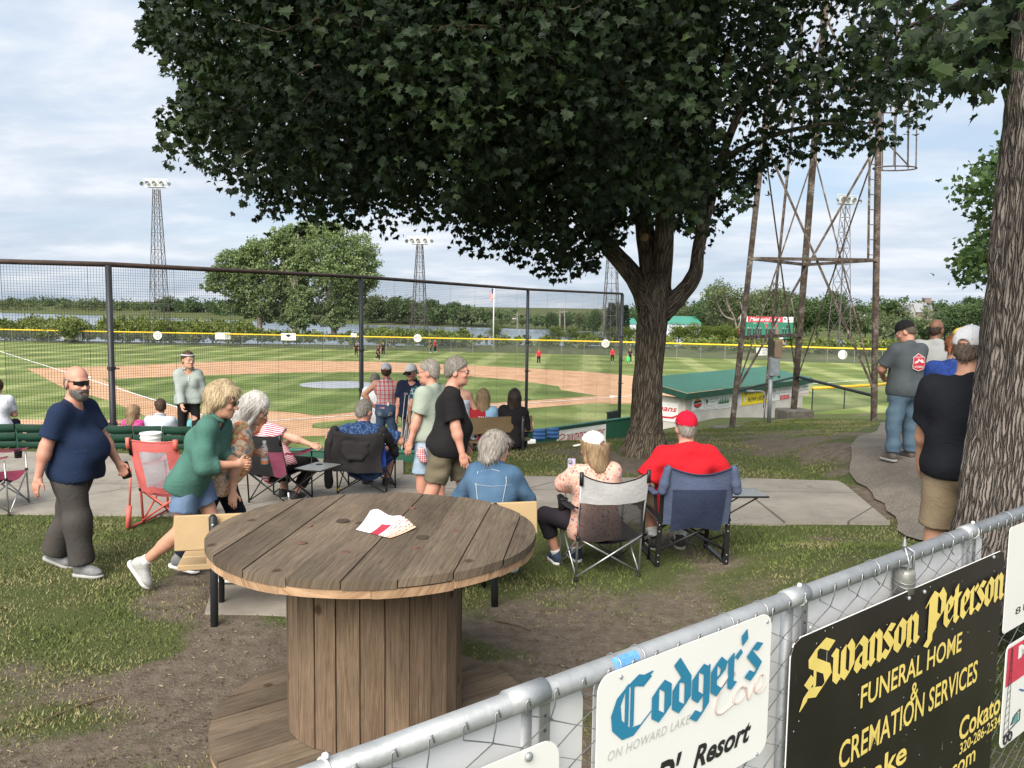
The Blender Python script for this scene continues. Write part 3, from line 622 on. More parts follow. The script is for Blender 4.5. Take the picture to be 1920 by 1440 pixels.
# ---- water tower legs
def water_tower():
    YA, YC, YB = 22.0, 22.0, 25.6
    legs = {}
    def leg(base, p1, Y0, Y1, top=-700):
        a = A(*base, Y0); b = A(*p1, Y1); t = (b-a)/(b[2]-a[2]); return lambda z: a+t*(z-a[2])
    fa = leg((1375, 786), (1432, 262), YA, 22.6); fc = leg((1640, 783), (1651, 100), YC, 22.6); fb = leg((1489, 772), (1526, 300), YB, 24.6)
    za, zc, zb_ = -1.15, -1.15, A(1489, 772, YB)[2]
    T = thing('water_tower', 'rusty steel tower legs with cross braces, ladder and cage', 'water tower', (9.2, 25.5, -1.1)); m = rust_mat(); top = 13.5
    for f, z0, w in ((fa, za, .115), (fc, zc, .125), (fb, zb_, .15)):
        b = MB(); p, q = f(z0), f(top); b.bar(p, q, w, .03, (0, 1, 0)); b.bar(p+(w/2, w*.45, 0), q+(w/2, w*.45, 0), .03, w*.9, (0, 1, 0)); b.bar(p+(-w/2, w*.45, 0), q+(-w/2, w*.45, 0), .03, w*.9, (0, 1, 0)); b.build('leg', m, T)
    zr = float(A(1408, 484, 22.2)[2]); zl = float(A(1397, 633, 22.1)[2]); z2 = zr+5.2; zlow = float(A(1375, 733, 22)[2])
    def ring(z, w=.09, pr=(('a', 'c'), ('a', 'b'), ('b', 'c'))):
        F = {'a': fa, 'b': fb, 'c': fc}
        for x, y in pr: MB().bar(F[x](z), F[y](z), .10, w, at=0).build('ring_beam', m, T)
    ring(zr); ring(z2); ring(zl, .11, (('a', 'b'),))
    for x, y, w in ((fa, fc, .065), (fa, fb, .042), (fb, fc, .042)):
        for z0, z1 in ((zlow, A(1432, 262, 22.6)[2]), (A(1432, 262, 22.6)[2]+.1, top)):
            for p, q in ((x(z0), y(z1)), (y(z0), x(z1))): MB().bar(p, q, w, .025, (0, 1, 0)).build('brace', m, T)
    p, q = A(1433, 765, 24.6), A(1483, 261, 24.6); MB().tube([p, p+(q-p)*2.2], .045, 6).build('riser_pipe', m, T)
    # pipe strung round the foot
    MB().tube([fa(zlow), fb(zlow+.15)], .035, 6).build('foot_pipe', black_pipe, T); MB().tube([fb(zlow+.15), fc(zlow-.1)], .05, 6).build('foot_pipe', black_pipe, T)
    cm = mat('old_concrete', (.14, .125, .105), .95, var=.3)
    for f, z0, dx in ((fb, zb_, .45), (fa, za, .3)):
        p = f(z0); MB().box((p[0], p[1], z0-.18), (1.0, .9, .55 if dx > .4 else .32), rz(.2), .04).build('footing', cm, T)
    # ladder and cage on leg c
    L = MB(); zs, ze = zr+.05, top
    off = np.array((-.28, -.03, 0)); l0, l1 = fc(zs)+off, fc(ze)+off; L.bar(l0, l1, .06, .03, (0, 1, 0))
    for k in range(int((ze-zs)/.44)): p = fc(zs+.1+.44*k); L.bar(p+off, p, .03, .025)
    ld = L.build('ladder', m, T)
    zc0 = float(A(1690, 317, 22.4)[2]); c = MB()
    for z in (zc0, zc0+1.7, zc0+3.4, zc0+5.1, zc0+6.8):
        p = fc(z)+(.42, -.12, 0); c.tube([p+(.62*math.cos(a), .40*math.sin(a), 0) for a in [2*math.pi*k/22 for k in range(22)]], .022, 5, closed=True)
    for k in range(7):
        a = -1.9+3.8*k/6; p0, p1 = fc(zc0)+(.42, -.12, 0), fc(zc0+7.5)+(.42, -.12, 0); q = np.array((.62*math.cos(a), .40*math.sin(a), 0)); c.tube([p0+q, p1+q], .018, 4)
    c.tube([fc(zc0+1.0)+(.0, 0, 0), fc(zc0)+(.72, -.4, 0)], .022, 4)
    c.build('safety_cage', m, T)
water_tower()
# ---- electric service post in front of the dugout
def service_post():
    Y = 23.4*FS; p = AW(1442, 780, Y); t = thing('service_post', 'grey metal post carrying a meter box and a brown cabinet', 'utility post', p)
    z = lambda py: float(AW(1445, py, Y)[2]); x = p[0]
    MB().tube([(x, Y, p[2]-.2), (x, Y, z(705))], .062, 10).build('post', steel_grey, t, True)
    MB().lathe([(.085, z(709)), (.085, z(705))], (x, Y, 0), 10).build('collar', steel_grey, t)
    MB().box((x+.07, Y-.05, (z(705)+z(671))/2), (.30, .2, z(671)-z(705)), None, .02).build('meter_box', galv, t)
    MB().box((x+.16, Y-.03, (z(671)+z(638))/2-.002), (.24, .26, z(638)-z(671)-.01), None, .015).build('cabinet', mat('cabinet_brown', (.20, .145, .10), .7, var=.2), t)
    MB().box((x-.03, Y+.06, (z(668)+z(634))/2), (.14, .12, z(634)-z(668)), None, .01).build('backing_post', mat('dark_bronze', (.045, .04, .036), .6), t)
    MB().lathe([(.005, .1), (.03, .06), (.045, 0)], (x+.23, Y-.1, z(708)), 10).build('seal', black_pipe, t)
    MB().ell((x+.33, Y-.1, z(645)), (.09, .06, .07)).build('lamp', mat('lamp_grey', (.25, .25, .24), .4), t)
    q = A(1433, 782, 22.8); zt = float(A(1433, 734, 22.8)[2]); h = thing('bent_pipe', 'thin grey pipe bent into a crook beside the meter post', 'pipe', q)
    P = [q+(0, 0, -.1), (q[0], q[1], zt-.15)]+[(q[0]-.16+.16*math.cos(a), q[1], zt-.15+.16*math.sin(a)) for a in np.linspace(0, math.pi/2, 6)]+[(q[0]-.38, q[1], zt+.005)]
    MB().tube(P, .022, 7).build('pipe', steel_grey, h, True); MB().ell((q[0]-.45, q[1], zt), (.14, .08, .05)).build('pipe_head', steel_grey, h)
service_post()
# ---- floodlight towers
def light_tower(label, px, py_top, py_base, Y, zb, yaw, first=None, Wb=2.3):
    Y = Y*FS; top = AW(px, py_top, Y); base = np.array((top[0], Y, zb)); H = top[2]-zb
    t = thing('light_tower', label, 'light tower', base, 0, 'floodlight towers round the outfield'); m = mat('tower_steel', (.10, .09, .088), .6, .2, var=.3, scale=1)
    b = MB(); cs = [(-1, -1), (1, -1), (1, 1), (-1, 1)]; w = lambda h: Wb/2*(1-h)+.38*h
    def P(c, h): return base+rz(yaw)@np.array((c[0]*w(h), c[1]*w(h), h*H))
    for c in cs: b.bar(P(c, 0), P(c, .97), .095, .095)
    N = 9; hs = [1-(1-k/N)**1.15 for k in range(N+1)]
    for k in range(N):
        for i in range(4):
            c, d = cs[i], cs[(i+1) % 4]
            if k: b.bar(P(c, hs[k]*.97), P(d, hs[k]*.97), .05, .05)
            b.bar(P(c, hs[k]*.97), P(d, hs[k+1]*.97), .042, .042); b.bar(P(d, hs[k]*.97), P(c, hs[k+1]*.97), .042, .042)
    b.bar(base, base+(0, 0, H*.97), .07, .07)
    b.build('lattice', m, t)
    f = MB(); q = rz(yaw); W2 = 1.9
    for z in (-.45, .72): f.bar(top+q@np.array((-W2, -.3, z)), top+q@np.array((W2, -.3, z)), .08, .09)
    for x in (-W2, -.4, .4, W2): f.bar(top+q@np.array((x, -.3, -.45)), top+q@np.array((x, -.3, .72)), .06, .06)
    f.box(top+q@np.array((0, -.2, .13)), (3.1, .05, .95), q); f.box(top+q@np.array((0, .2, -.5)), (2.6, .9, .06), q); f.build('lamp_frame', mat('lamp_frame', (.62, .64, .64), .5), t)
    for x in (-1.15, -.15, 1.0, -2.1, 2.15):
        o = MB().lathe([(.06, -.25), (.22, -.12), (.32, .12), (.33, .15), (.27, .14), (.1, .02)], top+q@np.array((x, -.55, .12 if abs(x) < 2 else -.02)), 12, q@rz(.9 if x < -2 else -.9 if x > 2 else 0)@rx(R(105)), cap=True).build('floodlight', mat('floodlight_grey', (.28, .3, .31), .3, .4), t, True)
light_tower('floodlight tower rising clear of the trees behind the bald man', 293, 345, 640, 118, -4, .05, Wb=2.6)
light_tower('floodlight tower partly screened by the maple above the navy cap man', 787, 452, 640, 122, -4, -.12, Wb=2.6)
light_tower('floodlight tower just beyond the end post of the net by the trunk', 1150, 395, 650, 116, -4, -.3, Wb=2.6)
light_tower('floodlight tower seen through the braces of the water tower', 1586, 376, 655, 108, -4, .45, Wb=2.4)
# ---- outfield fence
def outfield_fence():
    pts = OUTP[1:-1]; top = [p for p in pts]
    t = thing('outfield_fence', 'long chain link outfield fence with a yellow top rail', 'fence', (0, 108, -4))
    def pos(s):
        L = [0]
        for i in range(len(top)-1): L.append(L[-1]+np.linalg.norm(top[i+1]-top[i]))
        s = s*L[-1]; i = min(max(int(np.searchsorted(L, s))-1, 0), len(top)-2); return top[i]+(top[i+1]-top[i])*((s-L[i])/(L[i+1]-L[i])), L[-1]
    L = pos(0)[1]; P = [pos(k/140)[0] for k in range(141)]
    MB().tube([p+(0, 0, .02) for p in P], .10, 8).build('top_rail', mat('rail_yellow', (.80, .52, .02), .5, var=.06), t, True)
    n = int(L/3.05); pm = mat('post_grey', (.30, .31, .31), .6)
    vis = []
    for k in range(n+1):
        p = pos(k/n)[0]
        if -60 < pix(p)[0, 0] < 1980 and len(vis) < 90: vis.append(p); MB().tube([(p[0], p[1], ZF-.1), p], .035, 6).build('post', pm, t)
    V = []; Fs = []
    def mk():
        x = NT('fence_mesh'); v = x.coord('UV'); sp = x.n('ShaderNodeSeparateXYZ'); x.L.new(v, sp.inputs[0]); x.base((.10, .115, .11), .7)
        a = x.math('FRACT', x.math('ADD', sp.outputs[0], sp.outputs[1])); b = x.math('FRACT', x.math('SUBTRACT', sp.outputs[0], sp.outputs[1]))
        w = x.math('MAXIMUM', x.math('LESS_THAN', a, .16), x.math('LESS_THAN', b, .16)); x.L.new(w, x.b.inputs['Alpha']); return x.m
    b = MB(); s = 0
    for i in range(140):
        p, q = P[i]+(0, -.05, -.04), P[i+1]+(0, -.05, -.04); d = np.linalg.norm(q-p); u0, u1 = s/.11, (s+d)/.11; s += d
        b.add([(p[0], p[1], ZF), (q[0], q[1], ZF), q, p], [(0, 1, 2, 3)], [[(u0, 0), (u1, 0), (u1, 16), (u0, 16)]])
    b.build('chain_link', emat('fence_mesh', mk), t)
    # signs hung on it
    ink = MATS['sign_ink']; red = MATS['sign_red']; gy = MATS['sign_grey']
    def at(px, py):
        best = min(P, key=lambda p: abs(pix(p)[0, 0]-px)); return AW(px, py, best[1]-.35)
    for lab, x0, x1, y0, y1, dr in (('wide white sign with a small house mark on the outfield fence', 116, 151, 621, 636, [('text', ('Realty', .2, .6, .4, .7, {'bold': .02}), ink), ('mark', [(.08, .25), (.16, .25), (.16, .6), (.12, .72), (.08, .6)], gy), ('text', ('Howard Lake', .2, .75, .18, .32), gy)]),
            ('plain white outfield sign beside the flower of poplars', 404, 431.5, 623.5, 636, [('text', ('Insurance', .15, .85, .35, .6), gy)]),
            ('white outfield sign with a dark winged mark under the poplars', 527, 554, 624.5, 638, [('mark', [(.3, .75), (.42, .5), (.5, .65), (.58, .5), (.7, .75), (.5, .42)], ink), ('mark', disc(.5, .72, .07, .14), ink), ('text', ('AUTO BODY', .25, .75, .18, .34), red)]),
            ('tiny pinkish white sign on outfield fence left of a net pole', 658, 668, 625, 632, [('text', ('AD', .2, .8, .2, .8), red)]),
            ('white outfield sign with small logo seen through the tower braces', 1418, 1441, 652, 666, [('text', ('Howard Lake', .3, .95, .6, .8), ink), ('text', ('Watershop', .45, .95, .2, .4), ink), ('mark', [(.12, .15), (.3, .15), (.3, .5), (.12, .5)], ink)]),
            ('orange sign on top of the outfield fence by the meter post', 1455, 1469, 638.5, 642.5, [])):
        lab = lab.replace('beside the flower of poplars', 'between the long left sign and poplars') if 0 else lab
        a, b2 = at(x0, y1), at(x1, y1); b2[1] = a[1]; tp = AW(x0, y0, a[1]); W = b2[0]-a[0]; H = tp[2]-a[2]
        rect_sign('outfield_sign', lab, 'sign', a, (1, 0, 0), (0, 0, 1), W, H, dr, MATS['sign_orange'] if 'orange' in lab else None, th=.02)
    for lab, x, y, r in (('round white outfield sign under the clear floodlight tower', 295.5, 629, 8), ('round white outfield sign with a cross above the gray haired man', 783, 634, 7.5), ('round white outfield sign close to the net end post', 1135.5, 644, 7.5), ('large round white outfield sign beyond the tower ladder leg', 1580, 665, 8.5)):
        c = at(x, y); rr = abs(AW(x+r, y, c[1])[0]-c[0]); s = thing('round_sign', lab, 'sign', c, 0, 'round signs along the outfield fence')
        MB().lathe([(rr, -.02), (rr, .02)], c, 28, rx(R(90))).build('disc', white_paint, s)
        m = MB(); u, v, o = np.array((1., 0, 0)), np.array((0, 0, 1.)), c-(0, .03, 0)
        for z, wd in ((.42, .9), (.12, 1.3), (-.18, 1.3), (-.48, .8)):
            V, Fs = fit_text('NOTARY LIONS' if z > 0 else 'SERVICE CLUB', -rr*wd*.55, rr*wd*.55, z*rr-.09*rr, z*rr+.10*rr); V, Fs = lay(V, Fs, o, u, v, .001); m.add(V, Fs)
        m.build('lettering', ink, s)
outfield_fence()
# ---- side fence with yellow padding, in the foul ground beyond the dugout
def side_fence():
    pts = [A(1524, 728, 46), A(1640, 722, 50), A(1690, 716, 54), A(1760, 706, 60), A(1880, 694, 70)]
    t = thing('side_fence', 'low chain link fence with yellow padding beyond the dugout', 'fence', pts[0]-(0, 0, 1.2))
    MB().tube([p+(0, 0, .05*math.sin(i*3)) for i, p in enumerate(pts)], .085, 8).build('yellow_padding', mat('pad_yellow', (.72, .40, .03), .6), t, True)
    for i in range(9):
        s = i/8*(len(pts)-1); k = min(int(s), len(pts)-2); p = pts[k]+(pts[k+1]-pts[k])*(s-k); MB().tube([(p[0], p[1], -5), p], .04, 6).build('post', black_pipe, t)
    b = MB(); u = 0
    for p, q in zip(pts, pts[1:]):
        d = np.linalg.norm(q-p)/.12; b.add([(p[0], p[1], -4.4), (q[0], q[1], -4.4), q, p], [(0, 1, 2, 3)], [[(u, 0), (u+d, 0), (u+d, 16), (u, 16)]]); u += d
    b.build('chain_link', MATS['fence_mesh'], t)
side_fence()
# ---- scoreboard
def scoreboard():
    Y = 116*FS; a = AW(1388, 634, Y); b = AW(1486, 634, Y); tp = AW(1389, 594, Y); W = b[0]-a[0]; H = tp[2]-a[2]; o = a
    t = thing('scoreboard', 'green baseball scoreboard with red script header beyond outfield fence', 'scoreboard', (a[0]+W/2, Y, -4)); X, Z = np.array((1., 0, 0)), np.array((0, 0, 1.))
    MB().box(o+X*W/2+Z*H*.5+(0, .2, 0), (W, .3, H), None).build('board', mat('board_green', (.03, .17, .11), .6, var=.06), t)
    for x in (.12, .88): MB().bar(o+X*W*x+(0, .3, 0), (o[0]+W*x, Y+.3, -4.2), .25, .25).build('post', rust_mat(), t)
    red = mat('board_red', (.62, .05, .08), .55); ink = MATS['sign_ink']; wp = white_paint
    def pan(nm, x0, x1, z0, z1, m, y=.045): return MB().box(o+X*W*(x0+x1)/2+Z*H*(z0+z1)/2+(0, y, 0), (W*(x1-x0), .06, H*(z1-z0))).build(nm, m, t)
    def tx(s, x0, x1, z0, z1, m, **k): V, Fs = fit_text(s, W*x0, W*x1, H*z0, H*z1, **k); V, Fs = lay(V, Fs, o+(0, .0, 0), X, Z, .012); mesh_np('lettering', V, Fs, m, t)
    pan('header', .13, .80, .77, 1.02, red); pan('header_panel', -.01, .128, .77, 1.02, wp); pan('header_panel', .802, 1.0, .77, 1.02, wp)
    tx('Memorial Park', .17, .76, .81, .99, wp, shear=.35, bold=.01); tx('Orphans', .0, .11, .86, .96, red, shear=.3); tx('LIONS', .88, .98, .82, .88, ink); pan('shield', .825, .855, .88, .98, ink, .03)
    tx('BALL', .24, .30, .69, .74, wp); tx('STRIKE', .44, .53, .69, .74, wp); tx('OUT', .66, .70, .69, .74, wp)
    for x0, x1, z0, z1 in ((.0, .04, .55, .70), (.05, .085, .55, .70), (.87, .905, .50, .62)): pan('digit_window', x0, x1, z0, z1, ink)
    for x in (.47, .66): pan('lamp_red', x, x+.03, .53, .65, red)
    pan('team_panel', -.03, .07, .34, .44, red); pan('team_panel', -.03, .07, .19, .29, red)
    for k, x in enumerate((.13, .175, .235, .285, .33, .375, .48, .53, .58, .63, .69, .80, .85, .91)):
        for z in (.32, .16): pan('digit_window', x, x+.03, z, z+.13, ink if k != 10 else red)
        tx(str(k+1) if k < 9 else 'RHE'[k % 3], x+.005, x+.02, .47, .51, wp)
    pan('sponsor_strip', .12, .42, -.02, .10, wp); pan('sponsor_strip', .43, .82, -.02, .10, wp); MB().lathe([(.22, 0), (.22, .03)], o+X*W*.28+Z*H*.04, 14, rx(R(90))).build('sponsor_mark', red, t); tx('HERITAGE STATE', .5, .76, .02, .06, ink)
scoreboard()
# ---- flagpole
def flagpole():
    Y = 109*FS; b = AW(925, 640, Y); tp = AW(927, 538, Y); t = thing('flagpole', 'white flagpole with a limp striped flag beyond the net', 'flagpole', (b[0], Y, -4))
    MB().tube([(b[0], Y, -4.2), (b[0], Y, tp[2])], .09, 8).build('pole', white_paint, t, True); MB().ell((b[0], Y, tp[2]+.1), (.14, .14, .14)).build('finial', mat('gilt', (.5, .36, .1), .3, .8), t)
    rows = []; zt, zb = tp[2]-.25, tp[2]-1.75
    for i in range(15):
        z = zt+(zb-zt)*i/14; rows.append([(b[0]-.05-.62*j/8*(1-.25*i/14), Y-.12+.10*math.sin(j*1.5+i*.25), z-.5*(j/8)**1.5+.12*math.sin(j*.9)) for j in range(9)])
    def mk():
        x = NT('flag_cloth'); sp = x.n('ShaderNodeSeparateXYZ'); x.L.new(x.coord('UV'), sp.inputs[0]); st = x.math('LESS_THAN', x.math('FRACT', x.math('MULTIPLY', sp.outputs[1], 6.5)), .5)
        c = x.mix(st, (.75, .74, .74), (.5, .05, .07)); k = x.math('MULTIPLY', x.math('LESS_THAN', sp.outputs[0], .42), x.math('LESS_THAN', sp.outputs[1], .54)); x.base(x.mix(k, c, (.05, .07, .22)), .8); return x.m
    MB().sheet(rows).build('flag', emat('flag_cloth', mk), t, True)
flagpole()
# ---- distant buildings
def house(name, label, px0, px1, py_eave, py_ridge, py_base, Y, wallc, roofc, dep=10, hip=0, group=None, wins=(), cat='building'):
    Y = Y*FS; a, b = AW(px0, py_base, Y), AW(px1, py_base, Y); W = b[0]-a[0]; zb = a[2]; ze = AW(px0, py_eave, Y)[2]; zr = AW(px0, py_ridge, Y)[2]
    t = thing(name, label, cat, (a[0]+W/2, Y+dep/2, zb), 0, group); wm = mat(name+'_wall', wallc, .85, var=.08, scale=.3); rm = mat(name+'_roof', roofc, .6, var=.1, scale=.3)
    MB().box((a[0]+W/2, Y+dep/2, (zb-3+ze)/2), (W, dep, ze-zb+3)).build('wall', wm, t)
    e = .4; X0, X1, Y0, Y1 = a[0]-e, b[0]+e, Y-e, Y+dep+e; h = hip*W; ym = Y+dep/2
    V = [(X0, Y0, ze), (X1, Y0, ze), (X1, Y1, ze), (X0, Y1, ze), (X0+h, ym, zr), (X1-h, ym, zr)]; Fs = [(0, 1, 5, 4), (2, 3, 4, 5), (1, 2, 5), (3, 0, 4), (3, 2, 1, 0)]
    MB().add(V, Fs).build('roof', rm, t)
    gl = mat('far_glass', (.05, .06, .07), .2)
    for (u, v, w_, h_) in wins:
        f = MB().box((a[0]+W*u, Y-.03, zb+(ze-zb)*v), (W*w_, .08, (ze-zb)*h_)).build('window', gl, t); MB().tube([(a[0]+W*(u-w_/2), Y-.06, zb+(ze-zb)*(v-h_/2)), (a[0]+W*(u+w_/2), Y-.06, zb+(ze-zb)*(v-h_/2))], .08, 4).build('sill', white_paint, f)
    return t, (a, b, zb, ze, zr, ym)
def buildings():
    house('metal_shed', 'long white shed with a green roof behind the bushes', 1250, 1313, 607, 593, 622, 190, (.62, .66, .70), (.05, .24, .17), 16, 0, wins=((.9, .4, .05, .35),))
    house('metal_shed', 'small white shed with a green roof peeping out beside the trunk', 1168, 1192, 607, 597, 618, 200, (.62, .66, .70), (.06, .26, .2), 12, 0)
    t, g = house('big_house', 'large gray roofed house with gables on the wooded rise', 1686, 1766, 585, 565, 608, 300, (.20, .15, .13), (.30, .30, .31), 22, .16, wins=((.08, .6, .05, .35), (.2, .6, .05, .35), (.62, .6, .05, .35), (.8, .6, .05, .35)))
    a, b, zb, ze, zr, ym = g; W = b[0]-a[0]; rm = MATS['big_house_roof']; wm = MATS['big_house_wall']
    for u, w in ((.27, .19), (.72, .2)):
        x = a[0]+W*u; hw = W*w/2; Y = a[1]-.8; zg = ze+(zr-ze)*.72
        MB().add([(x-hw, Y, ze-.5), (x+hw, Y, ze-.5), (x, Y, zg), (x, ym, zg), (x-hw, ym, ze-.5), (x+hw, ym, ze-.5)], [(0, 2, 3, 4), (1, 5, 3, 2)]).build('roof', rm, t); MB().add([(x-hw*.9, Y+.3, ze-3), (x+hw*.9, Y+.3, ze-3), (x+hw*.9, Y+.3, ze-.4), (x, Y+.3, zg-.2), (x-hw*.9, Y+.3, ze-.4)], [(0, 1, 2, 3, 4)]).build('wall', mat('gable_grey', (.34, .33, .32), .8), t)
    MB().box((a[0]+W*.93, ym, zr-.4), (2.6, 2.6, 4.2)).build('chimney', wm, t)
    house('brick_block', 'flat topped tan brick block on the wooded rise', 1631, 1671, 584, 583.2, 602, 310, (.36, .21, .14), (.42, .30, .22), 12, .02, wins=((.2, .6, .12, .3), (.5, .6, .12, .3), (.8, .6, .12, .3)))
    house('white_house', 'little white house with gray roof among far trees', 1599, 1628, 592, 584, 612, 290, (.70, .72, .74), (.25, .26, .28), 9, .0, wins=((.5, .55, .12, .3),))
    house('red_barn', 'low building with a red wall and white roof across the lake', 950, 968, 600, 597, 606, 320, (.42, .10, .09), (.66, .66, .68), 10, 0)
    for i, (x, w) in enumerate(((330, 9), (352, 16), (376, 7), (404, 12), (418, 6))):
        house('lake_cabin', ['small tan cabin on the far lake shore near the clear floodlight tower', 'long pale boathouse on the far lake shore', 'tiny white cabin on the far lake shore', 'white cabin on the far shore just before the poplars', 'smallest white hut on the shore beside the poplar branch'][i], x, x+w, 584+.012*x-3.2, 583+.012*x-5.6, 590+.004*x, 405, (.55, .50, .44) if i % 2 == 0 else (.70, .69, .66), (.22, .2, .19), 7, 0, 'cabins on the far lake shore')
    d = A(606, 600, 330); t = thing('dock', 'little white dock posts standing in the lake behind the poplars', 'dock', (d[0], d[1], ZW))
    for k in range(5): MB().box((d[0]+k*.75-1, d[1], ZW+.6), (.25, .25, 1.5)).build('post', white_paint, t)
    MB().box((d[0]+.4, d[1], ZW+1.2), (3.4, 1, .15)).build('deck', white_paint, t)
    pm = mat('far_pole', (.25, .22, .2), .8)
    for i, (x, y0, y1) in enumerate(((970, 585, 618), (1050, 582, 622), (1059, 580, 622), (1133, 572, 640))):
        p = A(x, y1, 190); q = A(x, y0, 190); t = thing('power_pole', ['lone power pole over the far shore roofs', 'first of the paired power poles by the willows', 'second of the paired power poles by the willows', 'tall power pole beside the floodlight tower near the trunk'][i], 'power pole', p, 0, 'far power poles'); MB().tube([p-(0, 0, 3), q], .16, 6).build('pole', pm, t); MB().bar(q-(.9, 0, .6), q+(.9, 0, -.6), .12, .14).build('crossarm', pm, t)
buildings()
# ================================================================ SPOOL TABLE
def wood_mat(name, cols, grain=1.0, knots=True):
    def mk():
        t = NT(name); rnd = t.attr('rnd'); uv = t.coord('UV'); sp = t.n('ShaderNodeSeparateXYZ'); t.L.new(uv, sp.inputs[0])
        cb = t.n('ShaderNodeCombineXYZ'); t.L.new(t.math('MULTIPLY', sp.outputs[0], 3.2), cb.inputs[0]); t.L.new(t.math('MULTIPLY', sp.outputs[1], 70*grain), cb.inputs[1]); t.L.new(t.math('MULTIPLY', rnd, 37.0), cb.inputs[2])
        g = t.noise(cb.outputs[0], 1.0, 8, .68, 1.3)
        cb2 = t.n('ShaderNodeCombineXYZ'); t.L.new(sp.outputs[0], cb2.inputs[0]); t.L.new(t.math('MULTIPLY', sp.outputs[1], 2.2), cb2.inputs[1]); t.L.new(t.math('MULTIPLY', rnd, 11.0), cb2.inputs[2])
        big = t.noise(cb2.outputs[0], 1.7, 5, .6, .4)
        c = t.ramp(g, [(.28, cols[0]), (.46, cols[1]), (.66, cols[2])])
        c = t.mix(1.0, c, t.ramp(big, [(.3, .68), (.7, 1.22)]), 'MULTIPLY'); c = t.mix(1.0, c, t.ramp(rnd, [(0, .82), (1, 1.18)]), 'MULTIPLY')
        st = t.ramp(t.noise(cb2.outputs[0], 3.4, 3, .5), [(.60, 0), (.78, 1)]); c = t.mix(t.math('MULTIPLY', st, .45), c, cols[3])
        if knots:
            cb3 = t.n('ShaderNodeCombineXYZ'); t.L.new(t.math('MULTIPLY_ADD', rnd, 13.0, t.math('MULTIPLY', sp.outputs[0], .8)), cb3.inputs[0]); t.L.new(sp.outputs[1], cb3.inputs[1]); v = t.n('ShaderNodeTexVoronoi', voronoi_dimensions='2D'); t.L.new(cb3.outputs[0], v.inputs['Vector']); v.inputs['Scale'].default_value = 2.5; sc_ = t.n('ShaderNodeSeparateColor'); t.L.new(v.outputs['Color'], sc_.inputs[0]); k = t.ramp(t.math('ADD', v.outputs['Distance'], t.math('MULTIPLY', t.noise(cb.outputs[0], 2, 2), .03)), [(.050, 1), (.085, 0)]); c = t.mix(t.math('MULTIPLY', t.math('MULTIPLY', k, .8), t.math('LESS_THAN', sc_.outputs[0], .5)), c, (.05, .024, .014))
        t.base(c, .88, spec=.25); t.bump(g, .006, .9); return t.m
    return emat(name, mk)
